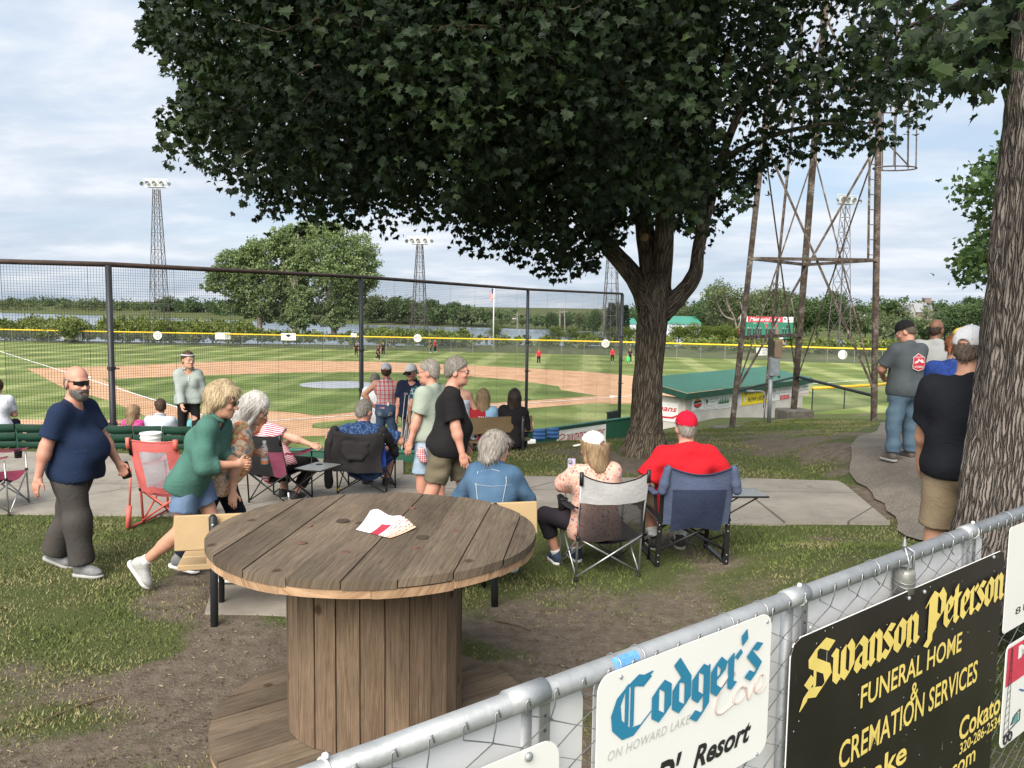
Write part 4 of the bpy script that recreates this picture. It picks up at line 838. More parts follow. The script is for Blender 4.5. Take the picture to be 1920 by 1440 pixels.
def spool_table():
    zt = 1.10; c = G(704, 991, zt); c = np.array((c[0], c[1], 0)); Rf, th = .865, .082
    t = thing('spool_table', 'big wooden cable spool used as a round table beside the fence', 'table', c)
    wt = wood_mat('weathered_wood', ((.070, .052, .036), (.128, .096, .067), (.195, .151, .108), (.118, .112, .064)))
    ang = R(84); d = np.array((math.cos(ang), math.sin(ang), 0)); s = np.array((-math.sin(ang), math.cos(ang), 0))
    def planks(z0, h, ph, dd, ss, wds, name, m, R_, cut=0):
        b = MB(); x = -R_
        k = 0
        while x < R_-.01:
            w = min(wds[k % len(wds)], R_-x); x0, x1 = x+.0025, x+w-.0025; P = []
            n = 10
            for i in range(n+1): u = x0+(x1-x0)*i/n; P.append((u, math.sqrt(max(R_*R_-u*u, .0004))))
            for i in range(n+1): u = x1-(x1-x0)*i/n; P.append((u, -math.sqrt(max(R_*R_-u*u, .0004))))
            dz = .004*((k*7) % 5-2)/2
            o = c+(0, 0, z0+dz); bb = MB().prism(P, o, ss, -dd, h)
            # uv: along the plank first
            V = np.array(bb.v); uv = []
            for f in bb.f: uv.append([((V[j]-c)@dd+ph+k*1.7, (V[j]-c)@ss+.35*V[j][2]) for j in f])
            b.add(bb.v, bb.f, uv, at=(k*.37+ph) % 1.0); x += w; k += 1
        return b.build(name, m, t)
    P1 = [.12, .20, .225, .24, .25, .235, .215, .19, .12]
    # prism extrudes along u x v = s x -d = +z
    planks(zt-th/2+.002, th/2-.002, 0, d, s, P1, 'tabletop', wt, Rf)
    rim = wood_mat('sawn_wood', ((.17, .10, .06), (.36, .225, .13), (.47, .31, .19), (.12, .08, .06)), 1.4)
    planks(zt-th, th/2, .4, s, -d, [.17, .2, .18, .21], 'underside_layer', rim, Rf-.006)
    dm = wood_mat('drum_wood', ((.082, .055, .035), (.165, .114, .075), (.24, .172, .118), (.12, .06, .03)))
    b = MB(); rd = .47; n = 24
    for k in range(n):
        a0, a1 = 2*math.pi*k/n+.006, 2*math.pi*(k+1)/n-.006; r1 = rd+.006*math.sin(k*5.1)
        P = [(r1*math.cos(a0), r1*math.sin(a0)), (r1*math.cos(a1), r1*math.sin(a1)), ((rd-.05)*math.cos(a1), (rd-.05)*math.sin(a1)), ((rd-.05)*math.cos(a0), (rd-.05)*math.sin(a0))]
        z0, z1 = .082, zt-th-.001
        V = [c+(p[0], p[1], z0) for p in P]+[c+(p[0], p[1], z1) for p in P]; Fs = [(0, 1, 5, 4), (1, 2, 6, 5), (2, 3, 7, 6), (3, 0, 4, 7), (3, 2, 1, 0), (4, 5, 6, 7)]
        wd = r1*(a1-a0); uv = [[(z0+k*2.3, 0), (z0+k*2.3, wd), (z1+k*2.3, wd), (z1+k*2.3, 0)] for _ in Fs]
        b.add(V, Fs, uv, at=(k*.618) % 1)
    b.build('drum', dm, t)
    planks(.038, .04, .8, np.array((.80, .60, 0)), np.array((-.60, .80, 0)), [.2, .23, .21], 'base_flange', wt, Rf); planks(0.002, .034, .2, s, -d, [.2], 'base_layer', rim, Rf-.004)
    # bolt heads and plugged holes
    bm_ = mat('bolt_rust', (.13, .07, .05), .7, var=.3, scale=20)
    for px, py, r in ((643, 977, .036), (793, 1008, .036), (567, 1018, .024), (648, 1036, .024), (772, 953, .024), (843, 967, .024), (856, 997, .024), (779, 1027, .018), (581, 986, .016)):
        p = G(px, py, zt); MB().lathe([(r, -.002), (r, .0042), (r*.8, .006)], p, 12).build('bolt_head', bm_ if r < .03 else mat('plug_dark', (.05, .035, .025), .9), t)
    # folded flyer
    f = G(725, 988, zt+.004); o = thing('flyer', 'folded white flyer with red and orange print on the spool tabletop', 'flyer', f)
    e1 = nrm(G(780, 990, zt)-G(690, 1000, zt)); W = .42; q1 = nrm(np.cross((0, 0, 1), e1)); rows = []
    c0, c1, c2, c3 = (G(*q, zt) for q in ((667, 995), (731, 1011), (780, 992), (694, 973)))
    rows = []
    for i in range(9):                   # u: from the flat corner edge to the curled edge, v: along the sheet
        u = i/8; a = c0+(c3-c0)*u; e = c1+(c2-c1)*u
        rows.append([a+(e-a)*(j/12)+(0, 0, .006+.05*u*u*(.35+.65*math.sin(math.pi*(.25+.75*j/12)))+.012*math.sin(j*.9)*u) for j in range(13)])
    def mk():
        x = NT('flyer_print'); uv = x.coord('UV'); sp = x.n('ShaderNodeSeparateXYZ'); x.L.new(uv, sp.inputs[0]); U, V = sp.outputs[0], sp.outputs[1]
        band = x.math('MULTIPLY', x.math('GREATER_THAN', U, .42), x.math('LESS_THAN', U, .66)); band = x.math('MULTIPLY', band, x.math('LESS_THAN', V, .62))
        c = x.mix(x.ramp(U, [(.6, 0), (1, 1)]), (.78, .76, .78), (.80, .52, .36)); c = x.mix(band, c, (.42, .03, .06))
        ln = x.math('MULTIPLY', x.math('LESS_THAN', x.math('FRACT', x.math('MULTIPLY', U, 17)), .45), x.math('GREATER_THAN', x.noise(uv, 26, 2), .5)); k = x.math('MULTIPLY', ln, x.math('GREATER_THAN', U, .68)); c = x.mix(k, c, (.30, .05, .06)); x.base(c, .6); return x.m
    MB().sheet(rows).build('sheet', emat('flyer_print', mk), o, True)
    return c
TBL = spool_table()
# ================================================================ NEAR FENCE WITH SIGNS
ZR = 1.43; F1, F2 = G(905, 1336, ZR), G(1814, 997, ZR); FD = nrm(F2-F1); FN = np.array((FD[1], -FD[0], 0)); UPZ = np.array((0, 0, 1.))
if FN@(-F1*(1, 1, 0)) < 0: FN = -FN
def onfence(px, py, off=0.0):            # (along the rail, height) where a pixel meets the fence plane moved towards the camera
    r = ray(px, py); c = np.array((0, 0, CH)); k = ((F1+FN*off-c)@FN)/(r@FN); p = c+r*k; return float((p-F1)@FD), float(p[2])
def fpt(s, z, off=0.0): q = F1+FD*s+FN*off; return np.array((q[0], q[1], z))
def hull(P):
    P = sorted(set(map(tuple, P)))
    def half(Q):
        h = []
        for p in Q:
            while len(h) > 1 and (h[-1][0]-h[-2][0])*(p[1]-h[-2][1])-(h[-1][1]-h[-2][1])*(p[0]-h[-2][0]) <= 1e-12: h.pop()
            h.append(p)
        return h[:-1]
    return half(P)+half(P[::-1])
BL = {  # pen strokes of a broken-letter alphabet: width, strokes
 'C': (1.15, [[(.98, 1.22), (.62, 1.38), (.25, 1.15), (.10, .75), (.14, .35), (.40, .02), (.72, .0), (1.0, .25)], [(.40, 1.30), (.40, .22)], [(.55, 1.32), (.55, .15)], [(.62, 1.30), (1.02, 1.34)]]),
 'o': (.62, [[(.08, .78), (.08, .2)], [(.46, .8), (.46, .22)], [(.08, .78), (.26, .97), (.46, .8)], [(.08, .2), (.28, .03), (.46, .22)]]),
 'd': (.62, [[(.08, .72), (.08, .2)], [(.46, .8), (.46, .22)], [(.08, .2), (.28, .03), (.46, .22)], [(.46, .8), (.10, 1.42)], [(.08, .72), (.24, .92), (.46, .82)]]),
 'g': (.62, [[(.08, .78), (.08, .25)], [(.46, .9), (.46, -.2)], [(.08, .78), (.26, .97), (.46, .82)], [(.08, .25), (.26, .08), (.46, .25)], [(.46, -.2), (.24, -.45), (.02, -.28)]]),
 'e': (.55, [[(.08, .78), (.08, .2)], [(.08, .78), (.24, .97), (.42, .78), (.38, .6)], [(.38, .58), (.12, .42)], [(.08, .2), (.26, .03), (.44, .2)]]),
 'r': (.46, [[(-.02, .84), (.12, .94), (.12, .1)], [(.12, .1), (.24, .03)], [(.20, .84), (.36, .97), (.42, .86)]]),
 "'": (.26, [[(.1, 1.5), (.14, 1.22)]]),
 's': (.55, [[(.46, .88), (.24, .98), (.06, .8), (.44, .32), (.22, .03), (.0, .2)]]),
 'S': (1.05, [[(.95, 1.22), (.58, 1.42), (.16, 1.2), (.18, .95), (.78, .58), (.86, .28), (.5, -.02), (.02, .12), (-.12, -.22)], [(.3, 1.22), (.3, .2)], [(.02, .5), (.2, .3)]]),
 'w': (.95, [[(.0, .98), (.1, .9), (.1, .18), (.26, .03), (.42, .2)], [(.42, .95), (.42, .2), (.6, .03), (.8, .25), (.8, .85), (.66, 1.06)]]),
 'a': (.64, [[(.06, .84), (.24, .98), (.44, .8), (.44, .12), (.58, .04)], [(.44, .58), (.12, .44), (.06, .2), (.2, .04), (.42, .2)]]),
 'n': (.66, [[(-.02, .84), (.12, .94), (.12, .1), (.2, .03)], [(.14, .84), (.32, .97), (.48, .8), (.48, .12), (.6, .03)]]),
 'P': (1.0, [[(.22, 1.38), (.22, -.28)], [(.42, 1.2), (.42, .05)], [(.0, 1.12), (.22, 1.38), (.5, 1.2), (.72, 1.38), (.92, 1.1), (.9, .62), (.64, .42), (.42, .56)], [(.0, -.2), (.22, -.32)]]),
 't': (.45, [[(.12, 1.28), (.12, .12), (.26, .03)], [(-.08, .93), (.34, .93)]]), ' ': (.42, [])}
def black_letters(txt, w=.21, thin=.035):
    V = []; Fs = []; x = 0; k = 0; nb = np.array((math.cos(R(40)), math.sin(R(40))))*w/2; tn = np.array((-nb[1], nb[0]))/np.linalg.norm(nb)*thin/2; lv = []
    for ch in txt:
        W, st = BL[ch]
        for pl in st:
            for a, b in zip(pl, pl[1:]):
                a = np.array(a)+(x, 0); b = np.array(b)+(x, 0); ww = .45 if ch in 'CS' and pl[0][0] == pl[-1][0] else (1.25 if ch in 'CSP' else 1)
                H = hull([tuple(np.round(p+i*nb*ww+j*tn, 5)) for p in (a, b) for i in (-1, 1) for j in (-1, 1)])
                s = len(V); V += H; Fs.append(tuple(range(s, s+len(H)))); lv += [k]*len(H); k += 1
        x += W
    return np.array(V), Fs, np.array(lv)
def place_black(txt, o, u, v, x0, x1, zbase, xh, lift, w=.21, slope=0.0):
    V, Fs, lv = black_letters(txt, w); V = V.copy(); sc = (x1-x0)/(V[:, 0].max()-V[:, 0].min()); X = x0+(V[:, 0]-V[:, 0].min())*sc; Y = zbase+V[:, 1]*xh+slope*(X-x0)
    nn = nrm(np.cross(u, v)); P = o+X[:, None]*u+Y[:, None]*v+nn*(lift+.00008*lv[:, None]); return P, Fs
def near_fence():
    t = thing('chain_link_fence', 'galvanised chain link fence hung with sponsor signs in front of camera', 'fence', fpt(0, 0))
    def mkg():
        x = NT('fence_galvanised'); P = x.geo(); x.base(x.ramp(x.noise(P, 6, 6, .7), [(.3, (.27, .285, .295)), (.6, (.40, .415, .425)), (.8, (.46, .48, .49))]), .55, .5, .5); x.bump(x.noise(P, 60, 3), .001); return x.m
    gm = emat('fence_galvanised', mkg); wm = mat('wire', (.36, .37, .38), .42, .7, var=.2, scale=30); r = .0265; a, b = -1.6, 3.6
    MB().tube([fpt(a, ZR-.004), fpt(b, ZR-.004)], r, 20).build('top_rail', gm, t, True)
    for s in (onfence(985, 1320)[0], onfence(1490, 1110)[0], onfence(1815, 1000)[0]):
        MB().tube([fpt(s-.055, ZR), fpt(s+.055, ZR)], r+.0022, 20).build('rail_sleeve', gm, t, True)
        q = fpt(s+.03, ZR-.06, -.01); MB().tube([fpt(s+.03, -.05, -.045), fpt(s+.03, ZR-r-.01, -.045)], .022, 12).build('post', gm, t, True)
        m = MB(); m.box(fpt(s+.055, ZR-.115, .004), (.032, .003, .17), np.stack((FD, FN, UPZ), 1)); m.build('strap', wm, t)
        for k in range(4): MB().lathe([(.0045, 0), (.0045, .0012)], fpt(s+.055, ZR-.06-.035*k, .0056), 8, np.stack((FD, UPZ, FN), 1)).build('strap_hole', mat('hole_dark', (.06, .06, .06), .8), t)
    # woven wire
    p = .085; m = MB(); ztop = ZR-.012; nz = 33; rnd = random.Random(3)
    s0 = a
    k = 0
    while s0 < b:
        j0 = rnd.uniform(-.006, .006); P = []
        # hooked knuckle over the rail's front
        P += [fpt(s0+.010, ztop+.006, r+.004), fpt(s0+.004, ztop+.024, r+.006), fpt(s0-.006, ztop+.020, r+.008), fpt(s0-.004, ztop-.012, r+.006)]
        for j in range(1, nz): P.append(fpt(s0+(p+.002 if (j+k) % 2 else -.002)+j0*.5, ztop-.012-j*p*.50, r*.55+(.0035 if j % 2 else -.001)))
        m.tube(P, .0019, 5); s0 += p; k += 1
    m.build('chain_link', wm, t, True)
    # ties round the rail
    for px, py in ((1165, 1228), (1210, 1212), (1376, 1152), (1440, 1125), (1650, 1050), (1790, 1000), (1898, 965)):
        s = onfence(px, py, r)[0]; P = [fpt(s+.006*q/10, ZR-.004+(r+.003)*math.sin(q*.63), (r+.003)*math.cos(q*.63)) for q in range(-2, 9)]+[fpt(s+.02, ZR-.06, .02)]
        MB().tube(P, .0022, 6).build('wire_tie', wm, t, True)
    for px, py, lab in ((608, 1425, 'white zip tie'), (1497, 1096, ''), (1822, 985, '')):
        s = onfence(px, py, 0)[0]; MB().tube([fpt(s, ZR-.004+(r+.0025)*math.sin(q), (r+.0025)*math.cos(q)) for q in np.linspace(0, 6.2, 18)], .0028, 4).box(fpt(s, ZR+r+.006, .004), (.012, .012, .012), np.stack((FD, FN, UPZ), 1), .003).build('zip_tie', white_paint, t)
    s = onfence(1180, 1247, r)[0]
    MB().add([fpt(s-.05+.09*u_, ZR-.004+(r+.0012)*math.sin(v_), (r+.0012)*math.cos(v_)) for u_ in (0, .35, .8, 1) for v_ in (.1+.2*u_, .75, 1.3-.3*abs(u_-.5))], [(0, 3, 4, 1), (1, 4, 5, 2), (3, 6, 7, 4), (4, 7, 8, 5), (6, 9, 10, 7), (7, 10, 11, 8)]).build('paint_daub', mat('blue_daub', (.12, .32, .62), .6, var=.3, scale=40), t)
    # latch fitting
    s = onfence(1692, 1045, .0)[0]; g = thing('gate_latch', 'gray fork latch strapped over the fence rail above the black sign', 'latch', fpt(s, ZR))
    MB().tube([fpt(s-.012, ZR-.10, .01), fpt(s-.012, ZR-.02, r+.006), fpt(s-.006, ZR+.03, .012), fpt(s+.01, ZR+.036, 0), fpt(s+.02, ZR+.02, r+.004), fpt(s+.022, ZR-.06, r+.004)], .005, 8).build('fork', wm, g, True)
    MB().lathe([(.0, .045), (.003, .03), (.009, .006), (.01, 0)], fpt(s+.002, ZR+.034, .004), 10).build('finial', wm, g, True)
    MB().lathe([(.034, -.13), (.036, -.055), (.03, -.045)], fpt(s, ZR, .012), 16).build('barrel', mat('lead_grey', (.30, .30, .28), .5, .5, var=.25, scale=14), g, True)
    for z in (-.085, -.10): MB().tube([fpt(s+.038*math.cos(q), ZR+z+.006*math.sin(q*2), .012+.038*math.sin(q)) for q in np.linspace(0, 6.1, 20)], .0018, 5).build('wire_wrap', wm, g, True)
    # white sign backs on the far side
    wb = mat('sheet_white', (.74, .75, .76), .35, var=.04, scale=2, spec=.5)
    def panel(name, label, px0, px1, top_off, z0, off, m_, py=(1300, 1300), rad=.06, bolts=True, cat='sign', corners=(1, 1, 1, 1), zt=None):
        s0, s1 = onfence(px0, py[0], off)[0], onfence(px1, py[1], off)[0]; zt = zt if zt is not None else ZR-top_off; W, H = s1-s0, zt-z0
        P = []
        for (cx, cy, a0), on in zip(((rad, rad, 180), (W-rad, rad, 270), (W-rad, H-rad, 0), (rad, H-rad, 90)), corners):
            if on: P += [(cx+rad*math.cos(R(a0+15*k)), cy+rad*math.sin(R(a0+15*k))) for k in range(7)]
            else: P.append(((0, 0), (W, 0), (W, H), (0, H))[[180, 270, 0, 90].index(a0)])
        o = fpt(s0, z0, off); u, v = FD, UPZ
        if np.cross(u, v)@FN < 0: sgn = -1
        q = thing(name, label, cat, o); MB().prism(P, o, u, v, .003).build('plate', m_, q); return q, o, W, H, s0
    panel('sign_back', 'blank white sign back behind the wire beside the spool table', 430, 1092, .035, .35, -.034, wb, (1560, 1290), .05)
    panel('sign_back', 'blank white sign back behind the wire under the blue lettered sign', 1112, 1462, .03, .35, -.037, wb, (1280, 1150), .05)
    panel('sign_back', 'blank white sign back behind the black sign with the latch over it', 1478, 1838, .03, .35, -.034, wb, (1130, 1040), .05)
    def bolt(q, s, z, off, r_=.011): MB().ell(fpt(s, z, off), (r_, r_*.75, r_), np.stack((FD, FN, UPZ), 1), 12, 7).build('bolt', gm, q, True)
    off = .034
    # plain white sign, low
    zt = onfence(1000, 1398, off)[1]; q, o, W, H, s0 = panel('blank_sign', 'plain white sign with one round bolt low on the near fence', 300, 1047, 0, .2, off, mat('sign_white', (.76, .76, .73), .4, var=.03, scale=2), (1640, 1400), .05, zt=zt); bs, bz = onfence(988, 1417, off); bolt(q, bs, bz, off+.006)
    # blue blackletter sign
    zt = onfence(1430, 1152, off)[1]; q, o, W, H, s0 = panel('resort_sign', 'white resort sign with teal broken lettering wired to the near fence', 1120, 1446, 0, onfence(1444, 1402, off)[1], off, MATS['sign_white'], (1270, 1155), .045, zt=zt)
    tl = mat('teal_ink', (.025, .20, .34), .5, var=.06); pk = mat('pink_ink', (.53, .42, .38), .5, var=.06); ik = mat('black_ink', (.02, .02, .022), .5, var=.1); lg = mat('pale_ink', (.50, .50, .49), .5)
    def loc(px, py): s, z = onfence(px, py, off); return s-s0, z-o[2]
    a0 = loc(1140, 1372); a1 = loc(1424, 1236); xh = (loc(1424, 1236)[1]-a1[1]) or .1
    xb, _ = loc(1142, 1370); xe, _ = loc(1424, 1260); zb = loc(1290, 1322)[1]; zx = loc(1290, 1252)[1]
    P, Fs = place_black("Codger's", o, FD, UPZ, xb, xe, zb, (zx-zb)*.92, .005, .25); mesh_np('lettering', P, Fs, tl, q)
    m = MB(); L = lambda *pts: [o+FD*loc(*p_)[0]+UPZ*loc(*p_)[1]+FN*.006 for p_ in pts]
    def smooth(P, n=6):
        out = []
        for i in range(len(P)-1):
            p0, p1, p2, p3 = P[max(i-1, 0)], P[i], P[i+1], P[min(i+2, len(P)-1)]
            for k in range(n): t_ = k/n; out.append(.5*((2*p1)+(-p0+p2)*t_+(2*p0-5*p1+4*p2-p3)*t_*t_+(-p0+3*p1-3*p2+p3)*t_**3))
        return out+[P[-1]]
    for pts in (((1374, 1265), (1372, 1258), (1358, 1272), (1342, 1308), (1338, 1332), (1348, 1337), (1372, 1318)), ((1384, 1287), (1374, 1300), (1372, 1316), (1382, 1315), (1393, 1299), (1391, 1286), (1384, 1287), (1396, 1287)), ((1396, 1288), (1398, 1308), (1402, 1306), (1412, 1278)), ((1412, 1296), (1424, 1284), (1428, 1265), (1420, 1266), (1412, 1284), (1414, 1298), (1424, 1294), (1433, 1280))): m.tube(smooth(L(*pts)), .0021, 4)
    m.build('script_lettering', pk, q)
    def words(txt, p0, p1, ztp, zbp, mt, lift=.005, **k):
        x0, x1 = loc(*p0)[0], loc(*p1)[0]; zb_, zt_ = loc(*zbp)[1], loc(*ztp)[1]; V, F_ = fit_text(txt, x0, x1, zb_, zt_, **k); V, F_ = lay(V, F_, o, FD, UPZ, lift); return mesh_np('lettering', V, F_, mt, q)
    words('ON HOWARD LAKE', (1137, 1420), (1291, 1355), (1200, 1380), (1200, 1397), lg, shear=.25, spacing=1.1)
    words('Resort', (1296, 1432), (1406, 1360), (1375, 1362), (1375, 1402), ik, bold=.03, shear=.35)
    words("D'", (1225, 1470), (1275, 1440), (1250, 1420), (1250, 1475), ik, bold=.04, shear=.35)
    for px, py in ((1163, 1258), (1437, 1165), (1417, 1413)): s, z = onfence(px, py, off); bolt(q, s, min(z, zt-.02), off+.003, .006)
    # black funeral home sign
    def mkb():
        x = NT('black_sign'); P_ = x.geo(); c = x.mix(x.ramp(x.noise(P_, 3, 4), [(.3, 0), (.7, 1)]), (.012, .010, .010), (.022, .019, .018)); k = x.ramp(x.voro(P_, 26), [(.04, 1), (.075, 0)]); k2 = x.math('GREATER_THAN', x.noise(P_, 9, 2), .46); c = x.mix(x.math('MULTIPLY', k, k2), c, (.62, .61, .59))
        mp = x.geo((60, 60, 2.2)); s_ = x.ramp(x.noise(mp, 1, 2, .5), [(.735, 0), (.76, 1)]); c = x.mix(x.math('MULTIPLY', s_, x.math('GREATER_THAN', x.noise(P_, 4, 1), .5)), c, (.4, .39, .38)); x.base(c, .38, spec=.4); return x.m
    zt = onfence(1866, 1037, off)[1]; q, o, W, H, s0 = panel('funeral_sign', 'black sign with yellow old style lettering on the near fence', 1483, 1881, 0, onfence(1878, 1432, off)[1], off, emat('black_sign', mkb), (1190, 1060), .05, zt=zt)
    ed = MB(); pts = [o+FD*x_+UPZ*z_+FN*.0015 for x_, z_ in ((.05, H), (W-.05, H), (W, H-.05))]; 
    MB().tube([o+UPZ*.05+FN*.0015, o+UPZ*(H-.05)+FN*.0015, o+UPZ*(H-.014)+FD*.014+FN*.0015, o+UPZ*H+FD*.05+FN*.0015, o+UPZ*H+FD*(W-.05)+FN*.0015], .0022, 4).build('edge', white_paint, q)
    yl = mat('yellow_ink', (.74, .58, .16), .5, var=.08)
    xb, xe = loc(1498, 1280)[0], loc(1875, 1125)[0]; zb = loc(1700, 1208)[1]; zx = loc(1700, 1152)[1]
    P, Fs = place_black('Swanson Peterson', o, FD, UPZ, xb, xe, zb, (zx-zb)*.95, .005, .27); mesh_np('lettering', P, Fs, yl, q)
    words('FUNERAL HOME', (1612, 1300), (1800, 1215), (1700, 1238), (1700, 1277), yl, bold=.012)
    words('&', (1705, 1300), (1719, 1300), (1712, 1279), (1712, 1311), yl, bold=.012)
    words('CREMATION SERVICES', (1571, 1410), (1829, 1275), (1700, 1315), (1700, 1360), yl, bold=.012)
    words('Cokato', (1797, 1360), (1873, 1320), (1835, 1322), (1835, 1362), yl, bold=.02)
    words('320-286-2534', (1798, 1390), (1873, 1355), (1835, 1366), (1835, 1386), yl, bold=.014)
    words('Lake', (1612, 1440), (1697, 1420), (1660, 1410), (1660, 1452), yl, bold=.02)
    words('.com', (1776, 1440), (1826, 1420), (1805, 1420), (1805, 1442), yl, bold=.012)
    for px, py in ((1517, 1176), (1702, 1121), (1731, 1109), (1861, 1044)): s, z = onfence(px, py, off); bolt(q, s, z, off+.005, .008)
    # pair of signs at the edge of the picture
    zt = onfence(1905, 985, off)[1]; q, o, W, H, s0 = panel('phone_sign', 'plain white sign with a dark phone number at the fence end', 1892, 2150, 0, onfence(1890, 1183, off)[1], off, MATS['sign_white'], (1000, 900), .02, zt=zt)
    words('817 686-4410', (1902, 1148), (2010, 1100), (1910, 1136), (1910, 1148), ik)
    zt = onfence(1905, 1200, off)[1]; q, o, W, H, s0 = panel('drilling_sign', 'white sign with red header and a drill truck drawing at the fence end', 1885, 2150, 0, onfence(1892, 1390, off)[1], off+.002, MATS['sign_white'], (1230, 1100), .04, zt=zt)
    def quad(name, x0, x1, z0, z1, mt, lift=.0045): return MB().add([o+FD*x_+UPZ*z_+FN*lift for x_, z_ in ((x0, z0), (x1, z0), (x1, z1), (x0, z1))], [(0, 1, 2, 3)]).build(name, mt, q)
    rd = mat('crimson_ink', (.55, .05, .09), .5); quad('header', .014, W-.02, H*.60, H-.014, rd)
    words('MORRIS WELL', (1905, 1235), (2100, 1160), (1910, 1208), (1910, 1232), white_paint, lift=.006, bold=.03); words('Wells & Pumps', (1906, 1300), (2080, 1240), (1910, 1290), (1910, 1303), mat('blue_ink', (.06, .12, .35), .5))
    m = MB(); x0 = .03
    pp = lambda x_, z_: o+FD*x_+UPZ*z_+FN*.007
    m.tube([pp(.022, .06), pp(.052, H*.93)], .0012, 4); m.tube([pp(.075, .06), pp(.062, H*.93)], .0012, 4); m.tube([pp(.052, H*.93), pp(.057, H*.97), pp(.062, H*.93)], .0012, 4)
    for k in range(12): z_ = .08+k*H*.07; m.tube([pp(.025+.002*k, z_), pp(.073-.001*k, z_+.012)], .0008, 4)
    for cx in (.05, .10): m.tube([pp(cx+.02*math.cos(w_), .035+.02*math.sin(w_)) for w_ in np.linspace(0, 6.28, 16)], .004, 4)
    m.tube([pp(.02, .055), pp(.15, .075), pp(.2, .08), pp(.2, .13), pp(.14, .12), pp(.1, .085)], .002, 4); m.build('truck_drawing', ik, q); quad('cab', .12, .19, .08, .115, mat('teal_cab', (.12, .32, .30), .5), .0055)
near_fence()
# ================================================================ BENCHES
tan = mat('tan_board', (.44, .31, .165), .62, var=.10, scale=3, bump=.002, bscale=90); brown_b = mat('brown_board', (.165, .115, .055), .62, var=.12, scale=3)
def bench(label, PL, PR, H, m, zg, lean=.10, group='park benches'):
    """back plank from PL to PR (its top edge), seat on the far side"""
    d = nrm((PR-PL)*(1, 1, 0)); n = np.array((-d[1], d[0], 0)); 
    if n[1] < 0: n = -n
    c = (PL+PR)/2; t = thing('bench', label, 'bench', (c[0], c[1], zg), 0, group); L = np.linalg.norm((PR-PL)[:2]); zt = c[2]
    M = np.stack((d, n, UPZ), 1); M2 = M@rx(-lean)
    MB().box(c-(0, 0, H/2), (L, .042, H), M2, .006).build('back_board', m, t)
    zs = zt-.40
    for k in (0, 1): MB().box(np.array((c[0], c[1], zs))+n*(.16+.215*k), (L, .20, .042), M, .006).build('seat_board', m, t)
    for k, s in enumerate((-.40, .37)):
        b = c+d*L*s-n*.045; f = np.array((b[0], b[1], zg)); b2 = np.array((b[0], b[1], zt-.006))
        MB().tube([f-n*.05-(0, 0, .08), (b[0], b[1], zs+.02), b2-n*.01, b2+(0, 0, .012)], [.028, .028, .030, .018], 12).build('leg', black_pipe, t, True)
        MB().tube([(b[0], b[1], zs-.035), np.array((b[0], b[1], zs-.035))+n*.46, np.array((b[0], b[1], zg-.05))+n*.40], .022, 8).build('leg', black_pipe, t, True)
        MB().ell(b2-n*.035-(0, 0, .05), (.011, .011, .011)).build('bolt', galv, t)
    return t
bl, br = AW(327, 978, 5.75), AW(1007, 931, 6.35)
bench('tan painted bench partly covered by the big spool table', bl, br, .25, tan, 0.0)
b2l, b2r = A(838, 786, 11.5), A(998, 779, 12.0); b2r[2] = b2l[2] = (b2l[2]+b2r[2])/2
bench('brown bench on the slope where the three women sit', b2l, b2r, .26, brown_b, float(tz(b2r[0], b2r[1])))
b3l, b3r = A(764, 791, 13.0), A(905, 786, 14.2); b3r[2] = b3l[2]
bench('brown bench beside the leaning crutches', b3l, b3r, .26, brown_b, float(tz(b3l[0], b3l[1])))
# ================================================================ STADIUM SEATS
def seat_proto(name, label, m, loc, group, cat='seat'):
    t = thing(name, label, cat, loc, 0, group); W = .42
    def curved(y0, z0, y1, z1, n=7):
        rows = []
        for q in (0, 1):
            for th_ in (0, 1): pass
        A_ = [[(-W/2+W*j/n, y0-.035*math.cos(math.pi*(j/n-.5)), z0) for j in range(n+1)], [(-W/2+W*j/n, y0+(y1-y0)*.5-.035*math.cos(math.pi*(j/n-.5))-.012, (z0+z1)/2) for j in range(n+1)], [(-W/2+W*j/n, y1-.035*math.cos(math.pi*(j/n-.5)), z1) for j in range(n+1)]]
        B_ = [[(p[0], p[1]+.022, p[2]) for p in r_] for r_ in A_]; return A_+B_[::-1]+[A_[0]]
    for k, (y0, z0, y1, z1) in enumerate(((-.02, .84, -.005, .71), (.0, .695, .015, .575), (.02, .56, .03, .45))):
        o = MB().sheet(curved(y0, z0, y1, z1)).build('back_slat', m, t, True, local=True)
    MB().box((0, .20, .56), (W-.03, .05, .34), rx(-.25), .015).build('seat_pan', m, t, local=True)
    mm = MB()
    for s in (-1, 1): mm = MB(); mm.box((s*(W/2+.012), .06, .38), (.022, .06, .9), rx(.06), .004); mm.box((s*(W/2+.012), .20, .46), (.022, .34, .03), None, .004).build('standard', mat('seat_iron', (.02, .06, .04), .5), t, local=True)
    return t
